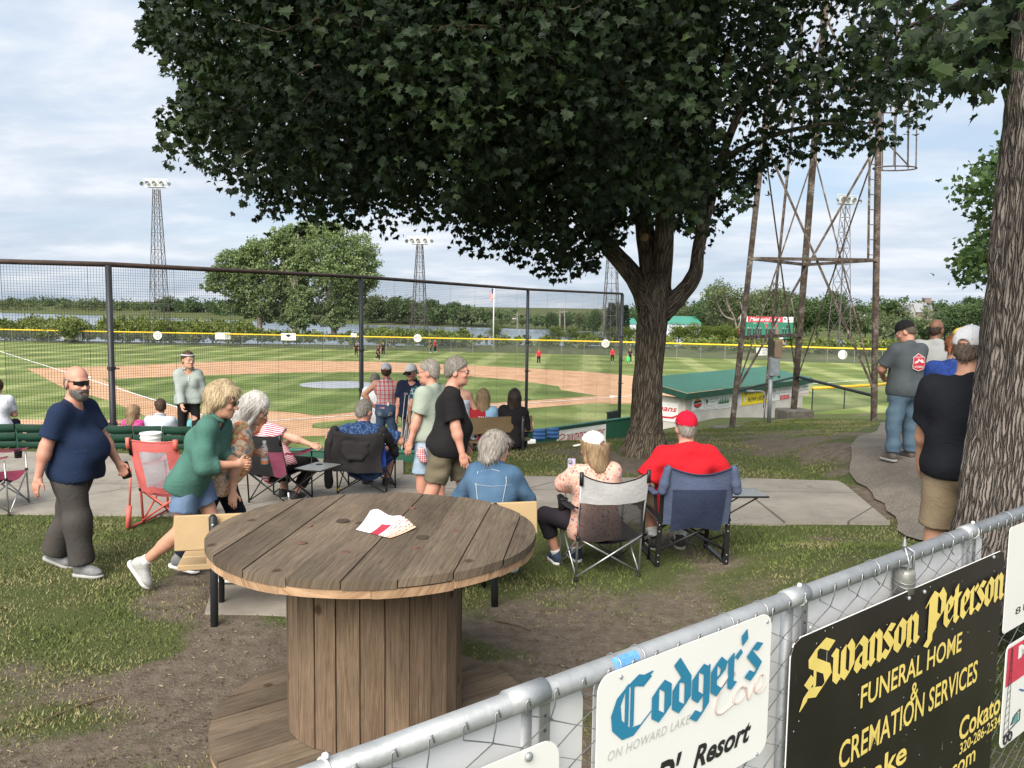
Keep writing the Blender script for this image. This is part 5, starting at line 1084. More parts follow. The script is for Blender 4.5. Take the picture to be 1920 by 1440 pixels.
def seats():
    sg = mat('seat_green', (.010, .045, .028), .42, var=.15, scale=5, spec=.5); sb = mat('seat_blue', (.045, .12, .32), .4, var=.12, scale=5, spec=.5)
    pos = [A(x, 806, 11.55) for x in range(-78, 320, 55)]
    first = None
    for i, p in enumerate(pos):
        loc = (p[0]+.21, p[1], .05-.52+.0*i)
        if first is None: first = seat_proto('stadium_seat', 'dark green slatted stadium seat in the row along the plaza edge', sg, loc, 'green stadium seats')
        else: o = copy_tree(first); o.location = loc
    p = A(1011, 804, 26.0); q = A(1036.5, 802, 26.3); b = seat_proto('stadium_seat', 'single blue plastic stadium seat with a white step before the green wall', sb, (p[0], p[1], p[2]-.84), 'blue seats'); o = copy_tree(b); o.location = (q[0], q[1], q[2]-.84); o['label'] = 'blue plastic stadium seat touching the white tournament banner'
    s = A(997, 828, 25.6); t = thing('step_block', 'small white block beside the blue seats', 'block', s); MB().box(s, (.28, .3, .14), None, .02).build('block', white_paint, t)
    a, c = A(535, 843.5, 10.95), A(800, 849, 10.9); d = nrm((c-a)*(1, 1, 0)); t = thing('low_green_wall', 'knee high dark green board wall along the plaza edge', 'wall', a); M = np.stack((d, (-d[1], d[0], 0), UPZ), 1); L = np.linalg.norm((c-a)[:2])
    MB().box((a+c)/2-(0, 0, .22), (L, .09, .44), M, .01).build('board', green_paint, t); MB().box((a+c)/2+(0, 0, .012), (L+.02, .13, .03), M, .008).build('capping', MATS['green_cap'], t)
    b = A(283, 828, 10.6); z0 = .025; t = thing('bucket', 'ribbed white plastic bucket standing before the green seats', 'bucket', (b[0], b[1], z0)); zt = float(A(283, 811, 10.6)[2]); h = zt-z0
    MB().lathe([(.115, 0), (.132, h*.62), (.14, h*.63), (.14, h*.68), (.134, h*.69), (.136, h*.78), (.144, h*.79), (.144, h*.85), (.138, h*.86), (.14, h*.94), (.15, h*.95), (.15, h), (.135, h), (.12, h*.5)], (b[0], b[1], z0), 28).build('pail', white_paint, t, True)
    # pair of crutches leaning on the brown bench
    cm = mat('crutch_alu', (.22, .22, .23), .4, .6)
    p0 = A(753, 862, 12.6); p0[2] = tz(p0[0], p0[1]); tp = A(762, 738, 12.9); t = thing('crutches', 'pair of metal crutches propped against the brown bench', 'crutches', p0)
    for dx in (0, .07): MB().tube([p0+(dx, 0, 0), p0+(tp-p0)*.5+(dx-.03, 0, 0), tp+(dx-.02, 0, 0)], .008, 7).tube([p0+(dx, 0, 0), p0+(tp-p0)*.5+(dx+.04, 0, 0), tp+(dx+.06, 0, 0)], .008, 7).bar(tp+(dx-.04, 0, 0), tp+(dx+.08, 0, 0), .03, .03).build('crutch', cm, t)
seats()
# ================================================================ PEOPLE: bodies and clothes grown from distance fields
class Fld:
    def __init__(s): s.p = []
    def cap(s, a, b, ra, rb=None, k=.04): a, b = np.asarray(a, float), np.asarray(b, float); s.p.append(('c', a, b, ra, ra if rb is None else rb, k)); return s
    def ell(s, c, r, M=None, k=.03, cut=False): s.p.append(('e', np.asarray(c, float), np.asarray(r, float), np.eye(3) if M is None else np.asarray(M, float), cut, k)); return s
    def bounds(s, m=.03):
        lo, hi = np.full(3, 9.), np.full(3, -9.)
        for q in s.p:
            if q[0] == 'c': l, h = np.minimum(q[1]-q[3], q[2]-q[4]), np.maximum(q[1]+q[3], q[2]+q[4])
            elif q[4]: continue
            else: e = np.sqrt((q[3]**2*q[2]**2).sum(1)); l, h = q[1]-e, q[1]+e
            lo, hi = np.minimum(lo, l), np.maximum(hi, h)
        return lo-m, hi+m
    @staticmethod
    def prim(q, P):
        if q[0] == 'c':
            ba = q[2]-q[1]; L = max(ba@ba, 1e-9); pa = P-q[1]; t = np.clip((pa@ba)/L, 0, 1); d = pa-t[..., None]*ba; return np.sqrt((d*d).sum(-1))-(q[3]+(q[4]-q[3])*t)
        l = (P-q[1])@q[3]; k0 = np.sqrt(((l/q[2])**2).sum(-1)); k1 = np.sqrt(((l/q[2]**2)**2).sum(-1)); return k0*(k0-1)/np.maximum(k1, 1e-6)
    def at(s, P):
        v = None
        for q in s.p:
            d = s.prim(q, P); v = d if v is None else s.join(v, d, q)
        return v
    @staticmethod
    def join(v, d, q):
        k = q[5]
        if q[0] == 'e' and q[4]: h = np.clip(.5-.5*(v+d)/k, 0, 1); return v*(1-h)-d*h+k*h*(1-h)
        h = np.clip(.5+.5*(v-d)/k, 0, 1); return v*(1-h)+d*h-k*h*(1-h)
    box = None
    def grid(s, h):
        lo, hi = s.box if s.box is not None else s.bounds(); n = np.maximum(((hi-lo)/h).astype(int)+2, 4); ax = [lo[i]+h*np.arange(n[i]) for i in range(3)]; V = np.full(n, 1.0)
        for q in s.p:
            if q[0] == 'c': l, u = np.minimum(q[1]-q[3], q[2]-q[4]), np.maximum(q[1]+q[3], q[2]+q[4])
            else: e = np.sqrt((q[3]**2*q[2]**2).sum(1)); l, u = q[1]-e, q[1]+e
            m = q[5]+.045; i0 = np.maximum(((l-m-lo)/h).astype(int), 0); i1 = np.minimum(((u+m-lo)/h).astype(int)+2, n); sl = tuple(slice(a, b) for a, b in zip(i0, i1))
            if any(a >= b for a, b in zip(i0, i1)): continue
            P = np.stack(np.meshgrid(ax[0][sl[0]], ax[1][sl[1]], ax[2][sl[2]], indexing='ij'), -1); V[sl] = s.join(V[sl], s.prim(q, P), q)
        return V, lo, ax
def snets(V, lo, h):
    S = V < 0; sh = V.shape; c = np.zeros([k-1 for k in sh], np.int8); off = [(i, j, k) for i in (0, 1) for j in (0, 1) for k in (0, 1)]
    for i, j, k in off: c += S[i:sh[0]-1+i, j:sh[1]-1+j, k:sh[2]-1+k]
    I = np.argwhere((c > 0) & (c < 8)); idx = -np.ones(c.shape, np.int64); idx[tuple(I.T)] = np.arange(len(I))
    cv = {o: V[I[:, 0]+o[0], I[:, 1]+o[1], I[:, 2]+o[2]] for o in off}; pos = np.zeros((len(I), 3)); cnt = np.zeros(len(I))
    for a in off:
        for ax in range(3):
            if a[ax]: continue
            b = list(a); b[ax] = 1; va, vb = cv[a], cv[tuple(b)]; m = (va < 0) != (vb < 0); t = np.where(m, va/np.where(np.abs(va-vb) < 1e-9, 1, va-vb), 0)
            p = np.tile(np.array(a, float), (len(I), 1)); p[:, ax] += t; pos += np.where(m[:, None], p, 0); cnt += m
    X = lo+h*(I+pos/np.maximum(cnt, 1)[:, None]); Fs = []
    for ax in range(3):
        u, v = (ax+1) % 3, (ax+2) % 3; s0 = [slice(None)]*3; s1 = [slice(None)]*3; s0[ax] = slice(0, -1); s1[ax] = slice(1, None); A0, A1 = S[tuple(s0)], S[tuple(s1)]
        E = np.argwhere(A0 != A1); E = E[(E[:, u] > 0) & (E[:, v] > 0) & (E[:, u] < sh[u]-1) & (E[:, v] < sh[v]-1)]
        if not len(E): continue
        du = np.zeros(3, int); du[u] = 1; dv = np.zeros(3, int); dv[v] = 1
        q = np.stack([idx[tuple((E-o).T)] for o in (du+dv, dv, 0*du, du)], 1); q[~A0[tuple(E.T)]] = q[~A0[tuple(E.T)]][:, ::-1]; Fs.append(q)
    return X, np.concatenate(Fs) if Fs else np.zeros((0, 4), int)
def grow(fields, h, clips=(), disp=None, extra=()):
    """mesh of a field, cut by half spaces (n, d): keep n.p < d, with an optional wrinkle displacement"""
    fields.box = None; lo, hi = fields.bounds()
    for e, _ in extra: a, b = e.bounds(); lo, hi = np.minimum(lo, a), np.maximum(hi, b)
    fields.box = (lo, hi); V, lo, ax = fields.grid(h)
    for e, c in extra:                   # limbs of a garment, each cut square at its own cuff
        e.box = fields.box; W = e.grid(h)[0]; P = np.stack(np.meshgrid(*ax, indexing='ij'), -1); W = np.maximum(W, (P-c[0])@c[1]); hh_ = np.clip(.5+.5*(V-W)/.05, 0, 1); V = V*(1-hh_)+W*hh_-.05*hh_*(1-hh_)
    if clips or disp:
        P = np.stack(np.meshgrid(*ax, indexing='ij'), -1)
        if disp: near = np.abs(V) < .06; V[near] += disp(P[near])
        for c in clips:
            d = c(P) if callable(c) else P@np.asarray(c[0], float)-c[1]; V = np.maximum(V, d)
    X, Fq = snets(V, lo, h); return X, Fq
def folds(amp, seed, sc=1.0):  # wrinkles
    r = np.random.default_rng(seed); K = r.normal(size=(7, 3))*(9, 9, 16)*sc; ph = r.random(7)*6.28
    return lambda P: amp*sum(np.sin(P@K[i]+ph[i]+1.6*np.sin(P@K[(i+1) % 7]*.5)) for i in range(7))/3.2
def ik(a, t, l1, l2, pole):
    a, t = np.asarray(a, float), np.asarray(t, float); d = t-a; D = np.linalg.norm(d)
    if D > (l1+l2)*.998: t = a+d/D*(l1+l2)*.998; D = (l1+l2)*.998; d = t-a
    u = d/D; x = (l1*l1-l2*l2+D*D)/(2*D); y = math.sqrt(max(l1*l1-x*x, 0)); p = np.asarray(pole, float); p = nrm(p-u*(p@u)); return a+u*x+p*y, t
# ---- cloth finishes
def cloth(name, c, var=.12, rough=.9, kind='plain', c2=None, c3=None, s=1.0):
    if name in MATS: return MATS[name]
    t = NT(name); P = t.coord('Object'); sp = t.n('ShaderNodeSeparateXYZ'); t.L.new(P, sp.inputs[0]); X, Y, Z = sp.outputs
    n = t.noise(P, 5, 4, .6); base = t.ramp(n, [(.3, tuple(q*(1-var) for q in c)), (.7, tuple(min(1, q*(1+var)) for q in c))])
    def band(v, f, w, ph=0.0): return t.math('LESS_THAN', t.math('FRACT', t.math('ADD', t.math('MULTIPLY', v, f), ph)), w)
    ang = t.math('ADD', X, t.math('MULTIPLY', Y, .35))
    if kind == 'plaid':
        a, b = band(ang, 13*s, .5), band(Z, 13*s, .5); base = t.mix(t.math('MULTIPLY', a, .7), base, c2); base = t.mix(t.math('MULTIPLY', b, .6), base, c2)
        l1, l2 = band(ang, 13*s, .09, .3), band(Z, 13*s, .09, .3); base = t.mix(t.math('MULTIPLY', t.math('MAXIMUM', l1, l2), .85), base, c3)
    elif kind == 'gingham': a, b = band(ang, 14*s, .5), band(Z, 14*s, .5); base = t.mix(t.math('MULTIPLY', t.math('ADD', a, b), .5), base, c2)
    elif kind == 'stripe': base = t.mix(band(t.math('ADD', Z, t.math('MULTIPLY', Y, .5)), 38*s, .5), base, c2)
    elif kind == 'floral':
        v = t.n('ShaderNodeTexVoronoi'); mp = t.noise(P, 14*s, 2); cb = t.mix(.25, P, mp) if 0 else P; t.L.new(P, v.inputs['Vector']); v.inputs['Scale'].default_value = 34*s
        sv = t.n('ShaderNodeSeparateColor'); t.L.new(v.outputs['Color'], sv.inputs[0]); m = t.math('LESS_THAN', v.outputs['Distance'], .36); pick = t.ramp(sv.outputs[0], [(0, c2), (.45, c3), (.62, (.05, .09, .20)), (.8, (.65, .25, .22)), (1, (.10, .16, .09))], 'CONSTANT'); base = t.mix(t.math('MULTIPLY', m, .9), base, pick)
    elif kind == 'tropic':
        w = t.noise(P, 9*s, 3, .6, 2.2); l = t.ramp(w, [(.47, 0), (.5, 1), (.53, 0)]); w2 = t.noise(P, 22*s, 2, .5, 1.5); l2 = t.ramp(w2, [(.60, 0), (.63, 1)]); base = t.mix(t.math('MULTIPLY', l, .8), base, c2); base = t.mix(t.math('MULTIPLY', l2, .5), base, c3)
    elif kind == 'patch':
        w = t.noise(P, 5.5*s, 2, .5, 1.2); base = t.ramp(w, [(.30, (.10, .22, .30)), (.42, c), (.50, (.62, .50, .36)), (.57, c2), (.66, c3)]); w2 = t.noise(P, 26, 3, .6, 1.5); base = t.mix(1.0, base, t.ramp(w2, [(.35, .6), (.55, 1.25)]), 'MULTIPLY')
    elif kind == 'denim': base = t.mix(t.ramp(t.noise(P, 2.6, 3), [(.4, 0), (.7, .55)]), base, c2 or tuple(min(1, q*1.7) for q in c))
    elif kind == 'split': base = t.mix(t.math('GREATER_THAN', X, c3[0]), base, c2)
    t.base(base, rough, spec=.2); t.bump(t.math('ABSOLUTE', t.math('SUBTRACT', t.noise(t.coord('Object', (1, 1, 1.5)), 8.5, 3, .55, 1.6), .5)), .013, .7); MATS[name] = t.m; return t.m
def skin_mat(name, c):
    def mk():
        t = NT(name); P = t.coord('Object'); n = t.noise(P, 9, 4, .6); t.base(t.ramp(n, [(.3, tuple(q*.86 for q in c)), (.7, (c[0]*1.08, c[1]*1.1, c[2]*1.1))]), .52, spec=.35); t.b.inputs['Subsurface Weight'].default_value = .06; t.b.inputs['Subsurface Radius'].default_value = (.02, .008, .004); return t.m
    return emat(name, mk)
SK = {'fair': skin_mat('skin_fair', (.56, .315, .225)), 'tan': skin_mat('skin_tan', (.50, .265, .175)), 'ruddy': skin_mat('skin_ruddy', (.54, .265, .19)), 'dark': skin_mat('skin_dark', (.20, .095, .058))}
def hair_mat(name, c1, c2):
    def mk():
        t = NT(name); P = t.coord('Object', (85, 85, 9)); n = t.noise(P, 1.0, 3, .6, .6); n2 = t.noise(t.coord('Object', (16, 16, 5)), 1, 2); t.base(t.mix(t.ramp(n2, [(.35, .0), (.65, .45)]), t.ramp(n, [(.3, c1), (.7, c2)]), c2), .55, spec=.35); t.bump(n, .004); return t.m
    return emat(name, mk)
HAIR = {'grey': hair_mat('hair_grey', (.085, .075, .066), (.26, .24, .21)), 'salt': hair_mat('hair_salt', (.12, .10, .085), (.36, .33, .29)), 'white': hair_mat('hair_white', (.30, .28, .25), (.62, .60, .56)), 'blond': hair_mat('hair_blond', (.20, .14, .075), (.55, .43, .27)), 'dirty': hair_mat('hair_dirty', (.13, .085, .045), (.36, .25, .14)), 'brown': hair_mat('hair_brown', (.028, .016, .010), (.085, .048, .028)), 'dark': hair_mat('hair_dark', (.014, .009, .007), (.045, .028, .02)), 'red': hair_mat('hair_red', (.11, .035, .014), (.28, .10, .04)), 'iron': hair_mat('hair_iron', (.035, .031, .028), (.15, .14, .13)), 'stub': hair_mat('hair_stub', (.07, .05, .04), (.17, .13, .10))}
LENS = mat('dark_lens', (.008, .008, .009), .12, spec=.6); FRAME = mat('glasses_frame', (.05, .035, .025), .35)
def hand(fld, w, d, nml, side, curl, s=1.0):
    """palm, four fingers and a thumb on the wrist w; d along the hand, nml out of the palm, side towards the thumb"""
    d, nml = nrm(d), np.asarray(nml, float); nml = nrm(nml-d*(nml@d)); side = nrm(np.asarray(side, float)-d*(np.asarray(side, float)@d)-nml*(np.asarray(side, float)@nml)); M = np.stack((side, d, nml), 1)
    fld.cap(w-d*.04*s, w+d*.02*s, .030*s, .029*s, .02); fld.ell(w+d*.055*s, np.array((.042, .056, .019))*s, M, .016); fld.ell(w+d*.03*s+side*.022*s+nml*.008*s, np.array((.018, .032, .017))*s, M, .012)
    for i, (o, L) in enumerate(((.030, .066), (.0105, .077), (-.0105, .071), (-.030, .055))):
        b = w+(d*(.098-.006*abs(i-1))+side*o)*s; c1 = curl*(.55+.1*i); d1 = d*math.cos(c1)+nml*math.sin(c1)+side*o*1.6; d2 = d*math.cos(c1*2.3)+nml*math.sin(c1*2.3); d3 = d*math.cos(c1*3.2)+nml*math.sin(c1*3.2)
        m1 = b+nrm(d1)*L*.46*s; m2 = m1+nrm(d2)*L*.33*s; m3 = m2+nrm(d3)*L*.24*s
        fld.cap(b-d*.012*s, m1, .0096*s, .0088*s, .005); fld.cap(m1, m2, .0088*s, .008*s, .004); fld.cap(m2, m3, .008*s, .0068*s, .004)
    b = w+(d*.028+side*.030)*s; m1 = b+nrm(side*.75+d*.75+nml*.35)*.042*s; m2 = m1+nrm(d+side*.25+nml*(.25+.3*curl))*.034*s; fld.cap(b, m1, .0125*s, .0108*s, .01); fld.cap(m1, m2, .0105*s, .0085*s, .004)
class Person: pass
PEOPLE = {}
def person(label, loc, yaw, H=1.75, g=1.0, belly=0.0, bust=0.0, lean=0.0, side=0.0, pz=None, twist=0.0, hands=None, feet=None, poles=None, head=(0, 0, 0), skin='fair', top=None, bottom=None, shoes=None, hair=None, hat=None, glasses=None, beard=None, hcurl=(.45, .45), group='spectators', h=.0145, neckf=0.0, hipw=1.0, toes=(0, 0), pts=(0, 0), palm=None, eyes=True, shw=1.0):
    s = H/1.75; T = thing('person', label, 'person', loc, yaw, group); Q = Person(); Q.root = T
    pel = np.array((0, 0, (.945*s if pz is None else pz))); cl, sl = math.cos(lean), math.sin(lean); u = nrm((math.sin(side)*cl, sl, cl*math.cos(side))); rt = np.array((1., 0, 0)); fw = np.cross(u, rt); fw = nrm(fw); rt = nrm(np.cross(fw, u))
    ct, st = math.cos(twist), math.sin(twist); rs = rt*ct+fw*st; fs = fw*ct-rt*st
    B = lambda x, y, z, tw=1.0: pel+(rs if tw else rt)*x*s+(fs if tw else fw)*y*s+u*z*s
    neck = B(0, .0+neckf, .52); hy, hp, hr = head; Mh0 = np.stack((rs, fs, u), 1)
    # the head stays nearer upright than the trunk
    up2 = nrm(u*.35+np.array((0, 0, .65))); f2 = nrm(fs-up2*(fs@up2)); r2 = np.cross(f2, up2); Mh = np.stack((r2, f2, up2), 1)@rz(hy)@rx(hp)@ry(hr)
    hc = neck+up2*.105*s+f2*(.026+.5*neckf)*s+Mh@np.array((0, .01, .05))*s; hs = s**.5*1.075; Hd = lambda x, y, z: hc+Mh@np.array((x, y, z))*hs
    sh = [B(-.175*(.55+.45*g)*shw, 0, .445), B(.175*(.55+.45*g)*shw, 0, .445)]; hip = [pel-rt*.088*s*hipw-u*.01, pel+rt*.088*s*hipw-u*.01]
    ua, fa, ul, ll = .285*s, .255*s, .43*s, .415*s
    hands = hands or (None, None); feet = feet or (None, None); poles = poles or {}
    arm = []; leg = []
    for k, sg in ((0, -1), (1, 1)):
        tg = sh[k]+np.array((sg*.10*s, .04, -.52*s)) if hands[k] is None else np.asarray(hands[k], float)
        e, w = ik(sh[k], tg, ua, fa, poles.get('e%d' % k, (sg*.6, -1, -.2))); arm.append((sh[k], e, w))
        ft = np.array((sg*.10*s, .0, .085*s)) if feet[k] is None else np.asarray(feet[k], float)
        kn, an = ik(hip[k], ft, ul, ll, poles.get('k%d' % k, (sg*.15, 1, .05))); leg.append((hip[k], kn, an))
    Q.B, Q.arm, Q.leg, Q.Hd, Q.Mh, Q.s, Q.u = B, arm, leg, Hd, Mh, s, u
    gg = .5+.5*g
    def torso(f, o=0.0, lo=0.0, nk=True):
        f.cap(B(-.062*hipw, -.01, .0, 0), B(.062*hipw, -.01, .0, 0), (.112*g*hipw**.5+o)*s, None, .05); f.ell(B(0, -.05*g, -.05, 0), np.array((.15*g*hipw, .10*g, .11))*s+o, Mh0*1.0, .06)
        f.cap(B(-.055, .0, .15), B(.055, .0, .15), (.100*g+o)*s, None, .09); f.cap(B(-.075, -.005, .31), B(.075, -.005, .31), (.108*gg*.5+.108*g*.5+o)*s, None, .09); f.cap(B(-.12*shw, -.012, .415), B(.12*shw, -.012, .415), (.064*gg+o)*s, None, .08)
        if belly: f.ell(B(0, .055+.06*belly, .13), np.array((.155*g, .10+.085*belly, .155))*s+o, Mh0, .09)
        if bust:
            for q in (-.075, .075): f.ell(B(q, .085*gg, .30), np.array((.068, .062, .07))*s*(.6+.4*bust)+o, Mh0, .05)
        for q in (-1, 1): f.cap(B(0, -.02, .515), B(q*.15*shw, -.015, .445), (.038*gg+o*.6)*s, (.046*gg+o*.6)*s, .05)
    def arms(f, o=0.0, frac=2.0, flare=0.0, only=None):
        for k in (0, 1):
            if only is not None and k != only: continue
            a, e, w = arm[k]; r0, r1, r2 = (.054*gg+o)*s, (.044*gg+o)*s, (.030*gg**.5+o)*s; f.ell(a, np.full(3, (.050*gg+o*.7)*s), None, .07)
            if frac <= 1: q = a+(e-a)*frac; f.cap(a, q, r0, r0+(r1-r0)*frac+flare, .05)
            else:
                f.cap(a, e, r0, r1+flare*.5, .05); q = e+(w-e)*min(frac-1, 1); rr = r1+(r2-r1)*min(frac-1, 1); f.cap(e, q, r1+flare*.5, rr+flare, .03)
                if frac >= 2 and o == 0: f.ell(e+(w-e)*.28, np.full(3, r1*1.06), None, .04)
    def legs(f, o=0.0, frac=2.0, flare=0.0, only=None):
        for k in (0, 1):
            if only is not None and k != only: continue
            a, kn, an = leg[k]; r0, r1, r2 = (.086*g+o)*s, (.058*gg+o)*s, (.039*gg+o)*s
            if frac <= 1: q = a+(kn-a)*frac; f.cap(a, q, r0, r0+(r1-r0)*frac+flare, .05)
            else:
                f.cap(a, kn, r0, r1+flare*.4, .05); q = kn+(an-kn)*(frac-1); f.cap(kn, q, r1+flare*.4, r1+(r2-r1)*(frac-1)+flare, .03)
                if o == 0: f.cap(kn+(an-kn)*.16, kn+(an-kn)*.42, .052*s*gg, .046*s*gg, .05)
    # body: one surface from crown to ankle
    f = Fld(); torso(f); arms(f); legs(f)
    f.cap(neck-u*.03*s, Hd(0, -.022, -.07), .060*s*gg, .055*hs*gg**.5, .03)
    for k in (0, 1): a, kn, an = leg[k]; tp = toes[k]; f.cap(an, an+rz(pts[k])@np.array((0, .08*math.cos(tp)+.04*math.sin(tp), .08*math.sin(tp)-.04*math.cos(tp)))*s, .032*s, .028*s, .03)
    X1, F1_ = grow(f, h)
    fh = Fld(); jw = .9+.1*g
    fh.cap(neck-u*.01*s, Hd(0, -.02, -.07), .0585*s*gg, .0545*hs*gg**.5, .03); 
    fh.ell(Hd(0, -.012, .034), np.array((.0765, .098, .096))*hs, Mh, .02); fh.ell(Hd(0, .026, -.030), np.array((.064*jw, .070, .082))*hs, Mh, .03); fh.ell(Hd(0, .040, -.082), np.array((.047*jw, .050, .036))*hs, Mh, .03); fh.ell(Hd(0, .080, -.097), np.array((.019, .015, .016))*hs, Mh, .02)
    fh.cap(Hd(-.034, .082, .030), Hd(.034, .082, .030), .0105*hs, None, .02)
    for q in (-1, 1): fh.ell(Hd(q*.031, .094, .010), np.array((.017, .011, .010))*hs, Mh, .012, True); fh.ell(Hd(q*.038, .070, -.024), np.array((.022, .02, .018))*hs, Mh, .02); fh.ell(Hd(q*(.0775+.004*(g-1)), -.012, -.008), np.array((.010, .026, .034))*hs, Mh@rz(-q*.35)@rx(-.2), .010)
    fh.cap(Hd(0, .088, .012), Hd(0, .114, -.026), .0085*hs, .0125*hs, .012); fh.ell(Hd(-.012, .100, -.031), np.full(3, .009)*hs, Mh, .008); fh.ell(Hd(.012, .100, -.031), np.full(3, .009)*hs, Mh, .008)
    fh.ell(Hd(0, .091, -.058), np.array((.024, .011, .007))*hs, Mh, .008); fh.ell(Hd(0, .089, -.070), np.array((.020, .011, .008))*hs, Mh, .008); fh.ell(Hd(0, .104, -.0635), np.array((.024, .010, .0022))*hs, Mh, .005, True)
    X2, F2_ = grow(fh, .0068 if h < .02 else .013)
    parts = [(X1, F1_), (X2, F2_)]
    for k, sg in ((0, -1), (1, 1)):
        if hands[k] is False: continue
        fhn = Fld(); a, e, w = arm[k]; d = nrm(w-e); dd = d
        pm = (palm or {}).get(k); nm = np.array((-sg, 0, 0.)) if pm is None else np.asarray(pm[0], float); th = np.array((0, 1., 0)) if pm is None else np.asarray(pm[1], float)
        if pm is not None and len(pm) > 2: dd = nrm(pm[2])
        hand(fhn, w, dd, nm, th, hcurl[k], s); parts.append(grow(fhn, .0056 if h < .02 else .012))
    V = np.concatenate([p[0] for p in parts]); o_ = np.cumsum([0]+[len(p[0]) for p in parts])[:-1]; Fq = np.concatenate([p[1]+o for p, o in zip(parts, o_)])
    mesh_np('body', V, Fq, SK[skin], T, True, local=True)
    sd = abs(hash(label)) % 1000 if 0 else sum(map(ord, label)) % 1000
    # ---- clothes
    if top:
        ft = Fld(); o = top.get('o', .014); torso(ft, o); sl_ = top.get('sleeve', .62); ex = []
        if top.get('sleeve', .62) <= 0:
            for k in (0, 1): ft.ell(sh[k]*.9+B(0, 0, .445)*.1, np.full(3, .058*s*gg), None, .05)
        if top.get('sleeve', .62) > 0: f_ = top.get('hem', -.10)+.05; ft.cap(B(-.075*hipw, .012+.05*belly, f_, 0), B(.075*hipw, .012+.05*belly, f_, 0), (.112*g+o+.012*belly)*s, None, .10)
        if top.get('skirt'): ft.cap(B(-.07, 0, -.02, 0), B(.07, 0, -.02, 0), (.125*g+o)*s, None, .06)
        hem = top.get('hem', -.10); base = pel+u*hem*s; wv = .012; cl_ = [lambda P, n=u, b=base: (b-P)@n+wv*np.sin(P[..., 0]*17)*.6]
        nr = top.get('neck', .074)*s; nz = top.get('nz', .05); nb = neck+u*nz*s+fs*top.get('nf', .03)*s
        cl_.append(lambda P: nr-np.sqrt((((P-nb)-((P-nb)@u)[..., None]*u*.55)**2).sum(-1)))
        if top.get('strapless'): zz = pel+u*top['strapless']*s; cl_.append(lambda P: (P-zz)@u)
        # cuffs are cut square to the arm
        fr = top.get('sleeve', .62)
        if 0 < fr:
            for k in (0, 1):
                a, e, w = arm[k]; dr = nrm(e-a) if fr <= 1 else nrm(w-e); q = a+(e-a)*fr if fr <= 1 else e+(w-e)*min(fr-1, 1); fa_ = Fld(); arms(fa_, top.get('ao', o+.006), fr+.12, top.get('flare', .008), k); ex.append((fa_, (q, dr)))
        X, Fq = grow(ft, h*.9, cl_, folds(top.get('fold', .005)*1.5, sd), ex); Q.top_f = ft
        Q.top = mesh_np(top.get('name', 'shirt'), X, Fq, top['m'], T, True, local=True)
        if top.get('collar'):
            m = MB(); R0 = .082*s
            m2 = [neck+u*(.028+.02*math.cos(a))*s+rs*R0*math.sin(a)*.95+fs*(R0*math.cos(a)*-.9+.01) for a in np.linspace(-2.6, 2.6, 22)]; m.tube(m2, [.016*s]*22, 7); m.build('collar', top.get('cm', top['m']), T, True, local=True)
        if top.get('band'):
            pass
    if bottom:
        fb = Fld(); o = bottom.get('o', .012); fb.cap(B(-.062*hipw, -.01, .0, 0), B(.062*hipw, -.01, .0, 0), (.112*g*hipw**.5+o)*s, None, .05); fb.ell(B(0, -.05*g, -.05, 0), np.array((.15*g*hipw, .10*g, .11))*s+o, Mh0, .06)
        fb.cap(B(-.055, 0, .12, 0), B(.055, 0, .12, 0), (.098*g+o)*s, None, .06); ex = []
        wst = pel+u*bottom.get('waist', .0 if top and top.get('hem', -.1) < -.03 and pz is None else .10)*s; cl_ = [lambda P: (P-wst)@u]; fr = bottom.get('len', 1.96)
        for k in (0, 1):
            a, kn, an = leg[k]; dr = nrm(kn-a) if fr <= 1 else nrm(an-kn); q = a+(kn-a)*fr if fr <= 1 else kn+(an-kn)*(fr-1); fl_ = Fld(); legs(fl_, o+bottom.get('loose', .004), fr+.1, bottom.get('flare', .006), k); ex.append((fl_, (q, dr)))
        X, Fq = grow(fb, h*.9, cl_, folds(bottom.get('fold', .0045)*1.5, sd+3), ex); mesh_np(bottom.get('name', 'trousers'), X, Fq, bottom['m'], T, True, local=True)
    if shoes:
        for k in (0, 1):
            a, kn, an = leg[k]; tp = toes[k]; dirn = rz(pts[k])@np.array((0, 1., 0)); dirn = np.array((dirn[0]*math.cos(tp), dirn[1]*math.cos(tp), math.sin(tp))); upv = nrm(np.cross(np.cross(dirn, (0, 0, 1)), dirn)); sd_ = np.cross(dirn, upv); M = np.stack((sd_, dirn, upv), 1); z0 = -.045*s
            q = lambda x, y, z: an+M@(np.array((x, y, z))*s)
            fs_ = Fld(); fs_.cap(q(0, -.025, -.035), q(0, .12, -.050), .043*s, .040*s, .04); fs_.ell(q(0, .125, -.048), np.array((.046, .07, .032))*s, M, .03); fs_.cap(q(0, -.012, .0), q(0, -.005, .045 if not shoes.get('low') else -.01), .047*s, .046*s, .03); fs_.cap(q(0, .03, .0), q(0, .08, -.025), .038*s, .03*s, .03)
            X, Fq = grow(fs_, .0085 if h < .02 else .016, [lambda P: (q(0, 0, -.073)-P)@upv, lambda P: (P-q(0, 0, .045))@upv]); so = mesh_np('shoe', X, Fq, shoes['m'], T, True, local=True)
            fso = Fld(); fso.cap(q(0, -.03, -.076), q(0, .13, -.078), .049*s, .050*s, .04); fso.ell(q(0, .135, -.072), np.array((.050, .072, .03))*s, M, .02)
            X, Fq = grow(fso, .0085 if h < .02 else .016, [lambda P: (q(0, 0, -.095)-P)@upv, lambda P: (P-q(0, 0, -.066))@upv]); mesh_np('sole', X, Fq, shoes.get('sole', white_paint), so, True, local=True)
